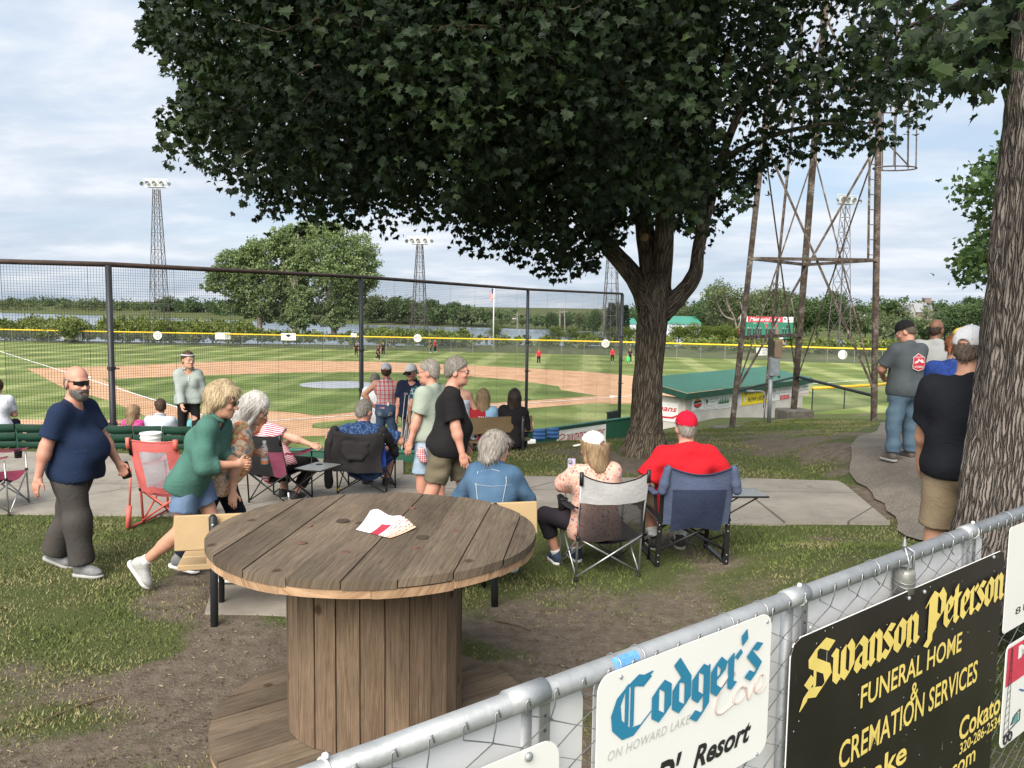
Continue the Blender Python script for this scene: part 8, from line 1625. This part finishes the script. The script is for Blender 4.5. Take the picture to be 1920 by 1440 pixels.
# ---------------------------------------------------------------- the big maple
def maple():
    base = onland(1208, 852); Y = base[1]; t = thing('maple_tree', 'large dark green maple with a forked trunk shading the seats', 'tree', base)
    bm_ = bark_mat('maple_bark', ((.030, .023, .017), (.098, .078, .057), (.175, .146, .11)), 1.0)
    W = lambda x, y, dy=0: AW(x, y, Y+dy)
    pxr = lambda w: w/2/1553*Y
    b = MB(); p0 = W(1210, 856); 
    limb(b, [p0-(0, 0, .25), p0+(0, 0, .06), W(1211, 815), W(1213, 770), W(1216, 690), W(1221, 620), W(1228, 565), W(1226, 520)], [pxr(112), pxr(90), pxr(64), pxr(56), pxr(53), pxr(53), pxr(62), pxr(50)], 36, .14, 1, 7)
    # root flare
    for a in np.linspace(0, 2*math.pi, 8)[:-1]:
        q = p0+(math.cos(a+.3)*.50, math.sin(a+.3)*.50, -.10); limb(b, [p0+(math.cos(a+.3)*.16, math.sin(a+.3)*.16, .42), p0+(math.cos(a+.3)*.30, math.sin(a+.3)*.30, .10), q], [.12, .10, .05], 10, .1, a)
    b.build('trunk', bm_, t, True)
    limbs = [([W(1222, 575), W(1190, 520, .1), W(1140, 462, .3), W(1105, 412, .6), W(1040, 330, 1.0), W(940, 250, 1.6), W(760, 180, 2.0)], [.30, .20, .165, .14, .11, .08, .04]),
        ([W(1225, 545), W(1215, 470, .1), W(1205, 400, .3), W(1190, 300, .4), W(1150, 180, .2), W(1080, 20, -.4), W(1000, -200, -1.2)], [.24, .20, .18, .15, .13, .10, .07]),
        ([W(1238, 540), W(1245, 450, -.1), W(1250, 360, -.2), W(1262, 250, -.6), W(1275, 120, -1.4), W(1290, -80, -2.4), W(1320, -400, -3.2)], [.22, .19, .17, .155, .14, .11, .08]),
        ([W(1240, 585), W(1278, 550, -.1), W(1303, 514, -.1), W(1309, 470, 0), W(1328, 390, .1), W(1352, 300, .3), W(1392, 200, .5), W(1470, 60, .8)], [.24, .17, .14, .125, .11, .09, .075, .05]),
        ([W(1312, 440), W(1318, 350, -.3), W(1322, 250, -.8), W(1370, 90, -1.6)], [.09, .075, .06, .04]),
        ([W(1205, 400, .3), W(1130, 330, -.6), W(1010, 270, -1.6), W(880, 200, -2.4), W(700, 120, -3.0)], [.14, .10, .085, .06, .03]),
        ([W(1262, 250, -.6), W(1150, 140, -2.0), W(960, 60, -3.4), W(700, 60, -4.0)], [.13, .1, .07, .03]),
        ([W(1352, 300, .3), W(1430, 260, -.2), W(1530, 235, -.6), W(1640, 230, -.8)], [.07, .05, .035, .015])]
    for pts, rr in limbs:
        b = MB(); limb(b, pts, [q*.80 for q in rr], 14, .08, 3); b.build('limb', bm_, t, True)
    MB().lathe([(.0, .02), (.05, .018), (.065, .0), (.06, -.06)], W(1209, 444, -.26), 14, rx(R(80))).build('branch_scar', mat('scar_wood', (.22, .13, .07), .9, var=.3, scale=14), t, True)
    rng = np.random.default_rng(5); ctr = np.array((1.5, Y-.9, 8.2)); rad = np.array((8.8, 6.0, 5.6))
    OUT = [(292, -6000), (292, -40), (262, 70), (290, 112), (350, 138), (338, 165), (292, 205), (296, 262), (332, 302), (392, 316), (438, 352), (452, 405), (520, 430), (600, 424), (640, 410), (700, 424), (760, 446), (850, 456), (905, 470), (960, 478), (1010, 500), (1062, 518), (1092, 522), (1112, 492), (1150, 450), (1190, 400), (1260, 410), (1335, 500), (1345, 430), (1395, 380), (1440, 352), (1425, 318), (1470, 300), (1540, 275), (1600, 292), (1640, 262), (1700, 262), (1745, 245), (1725, 170), (1690, 90), (1672, 0), (1665, -6000)]
    NB = 62000; q = rdir(NB, rng)*(rng.random((NB, 1))**.42); C = ctr+q*rad
    C = np.concatenate((C, ctr+np.array((-1.5, -1.0, -1.7))+rdir(9000, rng)*rng.random((9000, 1))**.45*(7.2, 5.5, 3.2)))
    px_ = pix(C); rag = np.array([(mnoise.noise((p[0]*1.3, p[1]*1.3, p[2]*1.3)), mnoise.noise((p[0]*1.3+40, p[1]*1.3, p[2]*1.3+9))) for p in C])*58; ok = inpoly(px_+rag+(0, 6)+rng.normal(size=px_.shape)*6, OUT) & (C[:, 2] > 2.55) & (C[:, 1] > 7.2); C = C[ok]; px_ = px_[ok]
    # gaps: open pockets between leaf sprays, more of them low down
    gn = np.array([mnoise.fractal((p[0]*.55, p[1]*.55, p[2]*.75), 1.0, 2.0, 3) for p in C]); low = sstep(260, 480, px_[:, 1])
    thin = inpoly(px_, [(1330, -100), (1330, 520), (1800, 520), (1800, -100)])
    g2 = np.array([mnoise.noise((p[0]*1.1+9, p[1]*1.1, p[2]*1.3)) for p in C]); keep = (gn > -.33+.26*low) & np.where(thin, (g2 > .08) & (rng.random(len(C)) < .62), True); C = C[keep]; px_ = px_[keep]
    vis = px_[:, 1] > -260
    k = np.where(vis, rng.random(len(C)) < .52, rng.random(len(C)) < .05); C = C[k]; vis = vis[k]
    def spray(C, per, spread, smin, smax, shape, name, m, droop=.5):
        n = len(C); i = np.repeat(np.arange(n), per); tw = rdir(n, rng, -.15); tt = rng.random(len(i))
        P = C[i]+tw[i]*(tt[:, None]-.5)*spread*2.2+rng.normal(size=(len(i), 3))*spread*.42
        out = (P-ctr)/rad; D = out/np.maximum(np.linalg.norm(out, axis=1, keepdims=True), .2)*.6+rng.normal(size=P.shape)*.6; D[:, 2] -= droop
        Nn = rng.normal(size=P.shape)*.55; Nn[:, 2] += 1.0
        pp = pix(P); kk = inpoly(pp, OUT2) | (pp[:, 1] < -20); P, D, Nn = P[kk], D[kk], Nn[kk]
        s = smin+(smax-smin)*rng.random(len(P)); tn = np.array([mnoise.noise((p[0]*.8, p[1]*.8, p[2]*.8+3)) for p in C]); r_ = np.clip(.42+.5*np.repeat(tn, per)[kk]+.2*rng.normal(size=len(P)), 0, 1); leaves(P, D, Nn, s, shape, name, m, t, r_); return len(P)
    OUT2 = [(x+(10 if x > 900 else -10), y+16) for x, y in OUT]
    lm = leaf_mat('maple_leaf', ((.007, .015, .006), (.014, .028, .010), (.040, .068, .020)), .2)
    n1 = spray(C[vis], 10, .25, .075, .125, MAPLE, 'crown', lm); n2 = spray(C[~vis], 12, .42, .16, .26, OVAL, 'upper_crown', lm)
    print('maple', len(C), n1, n2)
    # twigs into the sprays
    tw = MB(); P = C[vis]; idx = rng.choice(len(P), 240, replace=False); joints = np.array([p for pts, _ in limbs for p in pts[2:]])
    for i in idx:
        j = joints[np.argmin(np.linalg.norm(joints-P[i], axis=1))]; d = P[i]-j
        if .6 < np.linalg.norm(d) < 3.6 and -4 < P[i][0] < 2.2: tw.tube([j, j+d*.4+rng.normal(size=3)*.12+(0, 0, .12), j+d*.75+rng.normal(size=3)*.1, P[i]], [.022, .016, .010, .004], 5)
    tw.build('foliage_twigs', bm_, t, True)['kind'] = 'stuff'
maple()
# ---------------------------------------------------------------- the trunk at the picture's edge, with its overhanging spray
def edge_tree():
    Y0 = 4.75; t = thing('shade_tree', 'thick furrowed trunk beside the man in the white mesh cap', 'tree', (AW(1915, 1000, Y0)[0], Y0, .2))
    bm_ = bark_mat('grey_bark', ((.035, .028, .024), (.125, .105, .092), (.235, .205, .18)), 1.0, .017)
    path = [AW(1900, 1120, Y0), AW(1912, 985, Y0), AW(1930, 850, Y0), AW(1948, 700, Y0), AW(1962, 560, Y0), AW(1978, 380, Y0), AW(1996, 180, Y0), AW(2012, 0, Y0), AW(2040, -400, Y0), AW(2060, -900, Y0)]
    r0 = [.40, .325, .318, .308, .30, .295, .285, .28, .25, .2]
    n, rows = 150, 170; P = []
    L = len(path)-1; V = np.zeros((rows, n, 3))
    for i in range(rows):
        s = i/(rows-1)*L*.999; k = int(s); f = s-k; c = path[k]*(1-f)+path[k+1]*f; r = r0[k]*(1-f)+r0[k+1]*f; a = np.arange(n)*2*np.pi/n
        V[i] = c+r*np.stack((np.cos(a), np.sin(a), 0*a), 1)
    a = np.arange(n)*2*np.pi/n
    for i in range(rows):
        z = V[i, 0, 2]; w = a+.10*np.sin(z*1.7)+.05*np.sin(z*4.1+a*3)
        h = 1-np.abs(2*vnoise(w/(2*np.pi)*40+0*a, z*2.2+0*a, 3)-1); h2 = 1-np.abs(2*vnoise(w/(2*np.pi)*84, z*4.6+0*a, 8)-1); h3 = vnoise(w/(2*np.pi)*110, z*16+0*a, 12)
        d = (-.016*(h**2.2)-.008*(h2**2)+.006*h3+.02*np.sin(a*3+z*.4)); c = V[i].mean(0); V[i] += (V[i]-c)/np.linalg.norm(V[i]-c, axis=1, keepdims=True)*d[:, None]
    i = np.arange(rows-1)[:, None]*n+np.arange(n)[None]; j = np.arange(rows-1)[:, None]*n+(np.arange(n)[None]+1) % n
    zz = V[:, :, 2]; uu = []; aa = np.arange(n+1)*2*np.pi/n*.3
    Z4 = np.stack((zz.ravel()[i], zz.ravel()[j], zz.ravel()[j+n], zz.ravel()[i+n]), -1); k_ = np.arange(n); A4 = np.broadcast_to(np.stack((aa[k_], aa[k_+1], aa[k_+1], aa[k_]), -1)[None], Z4.shape)
    mesh_np('trunk', V, np.stack((i, j, j+n, i+n), -1).reshape(-1, 4), bm_, t, True, uv=np.stack((Z4, A4), -1).reshape(-1, 2))
    rng = np.random.default_rng(9); b = MB(); tips = []
    for pts, rr in (([AW(2030, -250, 4.8), AW(1900, -60, 5.4), AW(1780, 20, 6.2), AW(1690, 60, 6.8), AW(1660, 130, 7.0)], [.07, .05, .03, .018, .008]), ([AW(2020, -180, 4.8), AW(1930, 20, 5.0), AW(1880, 70, 5.2), AW(1830, 110, 5.4)], [.06, .035, .02, .008]), ([AW(1780, 20, 6.2), AW(1770, 70, 6.2), AW(1800, 120, 6.2)], [.02, .014, .006])):
        limb(b, pts, rr, 8)
    b.build('limb', bm_, t, True)
    zones = [([(1590, -160), (1600, 15), (1650, 30), (1720, 40), (1770, 30), (1800, -30), (1800, -160)], 6.6, 60), ([(1690, 20), (1715, 80), (1700, 110), (1740, 165), (1760, 120), (1745, 50)], 6.4, 26), ([(1740, 60), (1780, 140), (1830, 165), (1862, 120), (1900, 150), (1905, 60), (1850, 20), (1790, 20)], 5.4, 62), ([(1830, -160), (1850, 40), (1925, 60), (1990, -160)], 5.0, 60)]
    C = []
    for poly, Yz, n_ in zones:
        lo = np.min(poly, 0); hi = np.max(poly, 0); g = 0
        while g < n_:
            q = lo+(hi-lo)*rng.random(2)
            if inpoly(q[None], poly)[0]: C.append(AW(q[0], q[1], Yz+rng.normal()*.5)); g += 1
    C = np.array(C); i = np.repeat(np.arange(len(C)), 4); P = C[i]+rng.normal(size=(len(i), 3))*.09; D = rng.normal(size=P.shape)*.5; D[:, 2] -= .8; D[:, 0] -= .3; Nn = rng.normal(size=P.shape)*.6; Nn[:, 2] += .8; Nn[:, 1] -= .3
    leaves(P, D, Nn, .075+.055*rng.random(len(P)), MAPLE, 'crown', leaf_mat('maple_leaf', None), t, rng.random(len(P)))
edge_tree()
# ---------------------------------------------------------------- trees made of crowns of leaf sprays
def blob_leaves(blobs, n, ls, rng, shape=DIAM, clump=.16, holes=.0, per=14, droop=.0):
    C = []; vol = np.array([b[1][0]*b[1][1]*b[1][2] for b in blobs])**.7; cnt = np.maximum(1, (n/per*vol/vol.sum()).astype(int)); RB = []
    for (c, r), k in zip(blobs, cnt): C.append(np.asarray(c)+rdir(k, rng)*rng.random((k, 1))**.38*np.asarray(r)); RB += [min(r)]*k
    C = np.concatenate(C); RB = np.array(RB); tone = rng.normal(size=len(C))*.22
    i = np.repeat(np.arange(len(C)), per); P = C[i]+rng.normal(size=(len(i), 3))*(RB[i]*clump)[:, None]*(1, 1, .75)
    D = rng.normal(size=P.shape); D[:, 2] -= droop; Nn = rng.normal(size=P.shape)*.7; Nn[:, 2] += .6; s = ls*(.7+.6*rng.random(len(P)))
    return P, D, Nn, s, np.clip(.5+tone[i]+.16*rng.normal(size=len(P)), 0, 1)
G1 = leaf_mat('poplar_leaf', ((.095, .145, .055), (.17, .235, .10), (.27, .34, .17)), .2); G2 = leaf_mat('dark_leaf', ((.036, .068, .025), (.065, .11, .042), (.11, .155, .065)), .2); G3 = leaf_mat('bright_leaf', ((.055, .085, .016), (.10, .145, .028), (.17, .21, .05)), .25); G4 = leaf_mat('pale_leaf', ((.06, .085, .04), (.11, .14, .066), (.17, .205, .10)), .2); G5 = leaf_mat('spruce_needle', ((.012, .026, .016), (.022, .042, .026), (.036, .06, .036)), .05)
PB = bark_mat('pale_bark', ((.12, .10, .08), (.25, .215, .17), (.36, .32, .27)), .3); DB = bark_mat('dark_bark', ((.03, .024, .018), (.07, .055, .04), (.11, .09, .07)), .3)
def poplars():
    Yp = 137.0; rng = np.random.default_rng(21); s = Yp/1553
    W = lambda x, y, dy=0: AW(x, y, Yp+dy)
    def B(x, y, rx_, ry_, dy=0): return (W(x, y, dy), (rx_*s, rx_*s*.9, ry_*s))
    data = [('poplar in the clump with a long low branch reaching over the lake', 487, [B(468, 500, 40, 32), B(440, 492, 34, 24), B(490, 470, 36, 28), B(500, 530, 30, 34), B(425, 510, 26, 14, -1), B(400, 540, 26, 9, -2), B(450, 545, 36, 18), B(474, 580, 22, 20, 1), B(520, 455, 24, 30), B(500, 585, 22, 24, 2), B(440, 574, 26, 14), B(455, 525, 34, 26), B(484, 566, 42, 30, 1), B(415, 520, 30, 22)], [(487, 618), (485, 560), (478, 500), (490, 450)], [(484, 565), (440, 545), (390, 538)]),
        ('tallest poplar, in the middle of the clump by the lake', 553, [B(545, 455, 30, 34, 2), B(560, 490, 32, 40, 1), B(540, 520, 28, 36, 2), B(575, 440, 26, 24, 2), B(560, 596, 22, 24, -2), B(562, 570, 24, 34, -1), B(534, 588, 20, 26, 2), B(548, 545, 34, 30, 3)], [(553, 622), (552, 560), (555, 500), (560, 430)], [(552, 540), (535, 500), (528, 470)]),
        ('wide rounded poplar nearest the net pole, with a pale leaning trunk', 622, [B(620, 455, 50, 36, -1), B(670, 470, 38, 32), B(690, 505, 26, 34), B(640, 510, 52, 36, -2), B(600, 500, 34, 32), B(660, 545, 40, 20), B(622, 575, 20, 22, 1), B(626, 604, 24, 15, -1), B(590, 545, 26, 22), B(640, 585, 34, 20), B(592, 588, 22, 22, 2), B(665, 520, 44, 34), B(648, 560, 42, 24), B(610, 430, 30, 18)], [(626, 620), (622, 585), (612, 545), (600, 500), (606, 450)], [(620, 575), (628, 530), (640, 480)])]
    for lab, x, blobs, tr, br in data:
        t = thing('poplar_tree', lab, 'tree', W(x, 622), 0, 'poplars on the lake shore')
        b = MB(); limb(b, [W(*tr[0])-(0, 0, 1)]+[W(*p) for p in tr], [.50]+[.46, .34, .22, .10, .06][:len(tr)], 10); limb(b, [W(*p) for p in br], [.22, .15, .06], 8)
        for k in range(14):
            c, r = blobs[rng.integers(len(blobs))]; j = W(*tr[1+k % (len(tr)-2)]); limb(b, [j, (j+c)/2+(0, 0, -.4), c+rng.normal(size=3)*r*.4], [.13, .08, .03], 6)
        b.build('trunk', PB, t, True)
        P, D, Nn, sz, rr = blob_leaves(blobs, 34000, .36, rng, clump=.125, per=30); leaves(P, D, Nn, sz, DIAM, 'crown', G1, t, rr)
poplars()
def corner_tree():
    Y = 19.0; rng = np.random.default_rng(4); t = thing('young_tree', 'young tree with drooping sprays showing behind the thick trunk', 'tree', (AW(1905, 900, Y)[0], Y, -.6))
    poly = [(1915, 265), (1862, 283), (1832, 320), (1783, 340), (1792, 362), (1826, 392), (1858, 430), (1826, 452), (1788, 468), (1806, 515), (1840, 527), (1868, 552), (1915, 500)]
    b = MB(); limb(b, [AW(1905, 900, Y), AW(1908, 600, Y), AW(1912, 400, Y), AW(1915, 220, Y)], [.16, .13, .10, .05], 8)
    for p in ((1800, 350), (1840, 300), (1810, 480), (1845, 520), (1870, 420)): limb(b, [AW(1908, p[1]+60, Y), AW((p[0]+1908)/2, p[1]+14, Y), AW(*p, Y)], [.05, .03, .012], 6)
    b.build('trunk', DB, t, True); C = []
    while len(C) < 230:
        q = np.array((1780, 260))+np.array((140, 295))*rng.random(2)
        if inpoly(q[None], poly)[0] and mnoise.noise((q[0]*.03, q[1]*.04, 0)) > -.25: C.append(AW(q[0], q[1], Y+rng.normal()*.9))
    C = np.array(C); i = np.repeat(np.arange(len(C)), 8); P = C[i]+rng.normal(size=(len(i), 3))*.16; D = rng.normal(size=P.shape)*.6; D[:, 2] -= .5; Nn = rng.normal(size=P.shape)*.6; Nn[:, 2] += 1
    leaves(P, D, Nn, .11+.06*rng.random(len(P)), MAPLE, 'crown', leaf_mat('maple_leaf2', ((.028, .06, .018), (.05, .095, .028), (.085, .135, .045)), .28), t, rng.random(len(P)))
corner_tree()
# ---- prototypes of the far trees: unit height 1, copied, scaled and turned
def far_proto(name, label, kind, m, seed, group):
    rng = np.random.default_rng(seed); t = thing(name, label, 'tree', (0, -60, -30), 0, group); o = np.array((0, -60, -30.)); b = MB()
    if kind == 'conifer':
        limb(b, [o, o+(0, 0, .5), o+(0, 0, .98)], [.02, .014, .003], 6); P = []; D = []
        for k in range(26):
            z = .12+.86*k/26; r = .17*(1-z)**.8+.012
            for a in np.linspace(0, 6.28, 13)[:-1]+k: P.append(o+(math.cos(a)*r*.55, math.sin(a)*r*.55, z)); D.append((math.cos(a), math.sin(a), -.35))
        P = np.repeat(np.array(P), 4, 0); P += rng.normal(size=P.shape)*.012; D = np.repeat(np.array(D), 4, 0)+rng.normal(size=P.shape)*.25; leaves(P, D, rng.normal(size=P.shape)*.4+(0, 0, 1), .07*(.7+.6*rng.random(len(P))), DIAM, 'crown', m, t, rng.random(len(P)))
    else:
        w = {'round': .40, 'wide': .56, 'bush': .8, 'tall': .28}[kind]; lowz = {'round': .34, 'wide': .32, 'bush': .2, 'tall': .3}[kind]; nb = 13
        bl = [(o+(rng.normal()*w*.42, rng.normal()*w*.42, lowz+(.9-lowz)*rng.random()), (w*(.34+.2*rng.random()), w*(.34+.2*rng.random()), .13+.09*rng.random())) for _ in range(nb)]+[(o+(0, 0, .62), (w*.6, w*.6, .3))]
        bl = [(c, r) for c, r in bl]
        limb(b, [o, o+(.01, 0, .3), o+(-.01, .01, .7)], [.03, .022, .008], 7)
        for c, r in bl[:7]: limb(b, [o+(0, 0, .3), (o+(0, 0, .3)+c)/2, c], [.014, .01, .004], 5)
        P, D, Nn, s, rr = blob_leaves(bl, 5200, .045, rng, clump=.26, per=13); k = P[:, 2] > o[2]+.02; leaves(P[k], D[k], Nn[k], s[k], DIAM, 'crown', m, t, rr[k])
    b.build('trunk', DB if kind != 'wide' else PB, t, True); return t
def far_trees():
    rng = random.Random(12)
    pr = {'g': far_proto('shore_tree', 'rounded dark green tree in the belt beyond the outfield', 'round', G2, 1, 'dark trees beyond the outfield'), 'l': far_proto('shore_tree', 'light green tree in the belt beyond the outfield', 'round', G4, 2, 'light trees beyond the outfield'),
          'w': far_proto('willow_tree', 'broad pale tree with bare whitish limbs behind the scoreboard', 'wide', G4, 3, 'pale trees behind the scoreboard'), 'b': far_proto('bush', 'bright green bush behind the outfield fence', 'bush', G3, 4, 'bushes behind the outfield fence'), 'c': far_proto('spruce_tree', 'dark pointed spruce beside the floodlight tower', 'conifer', G5, 5, 'spruces by the floodlight tower'), 't': far_proto('shore_tree', 'narrow upright tree in the belt beyond the outfield', 'tall', G2, 6, 'narrow trees beyond the outfield')}
    used = set()
    def put(k, px, top, bot, Yw, wscale=1.0, label=None):
        p = AW(px, bot, Yw); h = float(AW(px, top, Yw)[2]-p[2]); o = pr[k] if k not in used else copy_tree(pr[k])
        used.add(k); o.location = p; o.scale = (h*wscale, h*wscale, h); o.rotation_euler = (0, 0, rng.random()*6.28)
        if label: o['label'] = label; o['group'] = ''; del o['group']
        elif 'group' in o and o['label'] != pr[k]['label']: o['label'] = pr[k]['label']
    put('g', 1500, 560, 650, 150)
    for k, x, tp, bt, Y, ws in (('l', 700, 552, 600, 330, .9),  ('g', 735, 556, 604, 325, 1.0), ('l', 770, 560, 606, 325, 1.1), ('g', 812, 560, 607, 320, 1), ('g', 850, 565, 609, 318, 1.1), ('l', 884, 574, 610, 315, 1.1), ('g', 905, 577, 611, 312, 1),
            ('g', 940, 588, 608, 300, 1.3), ('l', 978, 598, 614, 280, 1.3), ('g', 1003, 600, 616, 275, 1.2), ('g', 1030, 585, 618, 270, 1), ('g', 1062, 588, 620, 262, 1.1), ('l', 1085, 586, 621, 260, 1), ('g', 1160, 566, 628, 210, .8), ('g', 1188, 585, 615, 230, 1),
            ('g', 1265, 572, 620, 230, 1), ('l', 1290, 574, 622, 225, 1.1), ('g', 1318, 566, 626, 220, 1), ('l', 1345, 560, 630, 215, 1), ('g', 1400, 552, 632, 210, 1), ('l', 1440, 548, 632, 205, 1), ('g', 1475, 545, 634, 200, .9), ('l', 1530, 560, 640, 200, 1),
            ('g', 1645, 585, 640, 215, 1.2), ('l', 1672, 590, 642, 205, 1.2), ('g', 1700, 594, 643, 200, 1.2), ('g', 1730, 600, 645, 190, 1.2), ('l', 1770, 588, 648, 185, 1), ('g', 1800, 570, 650, 180, 1.1), ('g', 1840, 566, 652, 178, 1), ('l', 1870, 575, 655, 175, 1.1), ('g', 1905, 570, 658, 172, 1), ('g', 1622, 596, 638, 225, 1.1), ('g', 1610, 572, 612, 330, 1.1), ('g', 1660, 570, 604, 340, 1.1), ('l', 1780, 572, 600, 320, 1.2), ('t', 1825, 558, 604, 330, 1.3), ('t', 1676, 566, 604, 330, 1.2)): put(k, x, tp, bt, Y, ws)
    put('w', 1362, 528, 640, 152, .80); put('w', 1432, 534, 640, 150, .7); put('g', 1553, 545, 652, 146, .92, 'dark full crowned tree over the water seen through the tower braces'); put('g', 1112, 580, 642, 143, .68, 'lone dark green tree standing behind the net end section'); put('l', 1590, 575, 654, 147, .8, 'drooping green tree beside the tower ladder leg')
    put('c', 1145, 566, 630, 205, 1.1); put('c', 1171, 570, 630, 205, 1.2); put('c', 1157, 572, 630, 208, 1.1)
    for x, tp, bt, Y, ws in ((1045, 613, 640, 134, 1.2), (1075, 615, 640, 134, 1.2), (1148, 615, 643, 133, 1.2), (1178, 614, 645, 133, 1.1), (1272, 610, 648, 132, 1.1), (1300, 608, 648, 133, 1.2), (1330, 614, 650, 132, 1.3), (1362, 612, 650, 131, 1.3), (1398, 614, 652, 131, 1.3), (1230, 618, 647, 133, 1.2), (1480, 625, 656, 130, 1.2), (1100, 622, 642, 134, 1.3), (928, 612, 639, 136, .9)): put('b', x, tp, bt, Y, ws)
    # bare limbs of the pale willow
    b = MB(); Yw = 150; r_ = random.Random(2)
    t = thing('dead_tree', 'bare whitish dead branches sticking up behind the scoreboard', 'tree', AW(1380, 640, Yw))
    for pts in (((1385, 640), (1378, 600), (1366, 575), (1352, 556)), ((1382, 620), (1392, 590), (1388, 566)), ((1376, 600), (1358, 592), (1348, 575), (1340, 552)), ((1500, 645), (1496, 600), (1502, 570), (1497, 548)), ((1497, 605), (1488, 585), (1484, 560)), ((1370, 585), (1362, 560), (1366, 540)), ((1384, 600), (1398, 578), (1402, 556))): limb(b, [AW(*p, Yw-3) for p in pts], [.24, .17, .11, .05][:len(pts)], 6)
    b.build('trunk', PB, t, True)
    # the mass of far woods, and the scrub along the near shore
    rg = np.random.default_rng(8)
    def wood(name, label, rows, n, ls, m):
        bl = []
        for x0, x1, top0, top1, bot0, bot1, Y0, Y1, cnt in rows:
            for _ in range(cnt):
                u = rg.random(); x = x0+(x1-x0)*u; Y = Y0+(Y1-Y0)*u+rg.normal()*5; top = top0+(top1-top0)*u; bot = bot0+(bot1-bot0)*u; y = bot-(bot-top)*(.35+.5*rg.random()); p = AW(x, y, Y); s = Y/1553; h = (bot-top)*.33*s; bl.append((p, (h*1.15, h*1.1, h)))
        P, D, Nn, s, rr = blob_leaves(bl, n, ls, rg, clump=.3, per=12); tag(leaves(P, D, Nn, s, DIAM, name, m, None, rr), label, kind='stuff')
    wood('far_woods', 'dark belt of far woods round the lake', [(-250, 130, 556, 559, 583, 586, 590, 560, 70), (110, 330, 562, 566, 585, 591, 540, 480, 60), (300, 420, 558, 566, 590, 594, 460, 430, 40), (400, 700, 566, 566, 594, 603, 420, 350, 60), (690, 930, 556, 584, 602, 612, 345, 305, 70), (900, 1200, 586, 590, 610, 620, 300, 262, 60), (1190, 1500, 572, 566, 618, 626, 268, 245, 70), (1480, 1700, 566, 566, 612, 606, 350, 345, 50), (1690, 2100, 566, 562, 606, 600, 345, 330, 60)], 60000, 1.1, G2)
    wood('far_woods', 'lighter trees mixed through the far woods', [(-250, 400, 560, 566, 584, 592, 570, 450, 60), (680, 930, 562, 586, 604, 612, 340, 300, 40), (900, 1200, 592, 596, 612, 621, 296, 258, 40), (1250, 1500, 576, 572, 620, 628, 260, 240, 30), (1600, 2100, 572, 570, 612, 606, 335, 320, 40), (1640, 1900, 604, 600, 645, 650, 200, 185, 40)], 22000, 1.0, G4)
    wood('shore_scrub', 'green reeds and scrub along the near shore', [(-300, 165, 600, 601, 640, 641, 131, 132, 110), (150, 215, 612, 612, 640, 641, 131, 131, 14), (195, 470, 600, 608, 641, 643, 132, 134, 120), (420, 680, 621, 625, 643, 645, 133, 134, 60), (690, 870, 617, 622, 646, 650, 134, 134, 60), (820, 1200, 628, 634, 650, 655, 133, 133, 60), (1200, 1700, 632, 642, 655, 670, 130, 120, 90), (1650, 2000, 652, 660, 672, 690, 120, 112, 50)], 150000, .42, leaf_mat('scrub_leaf', ((.085, .125, .028), (.15, .195, .048), (.23, .265, .085)), .2))
far_trees()
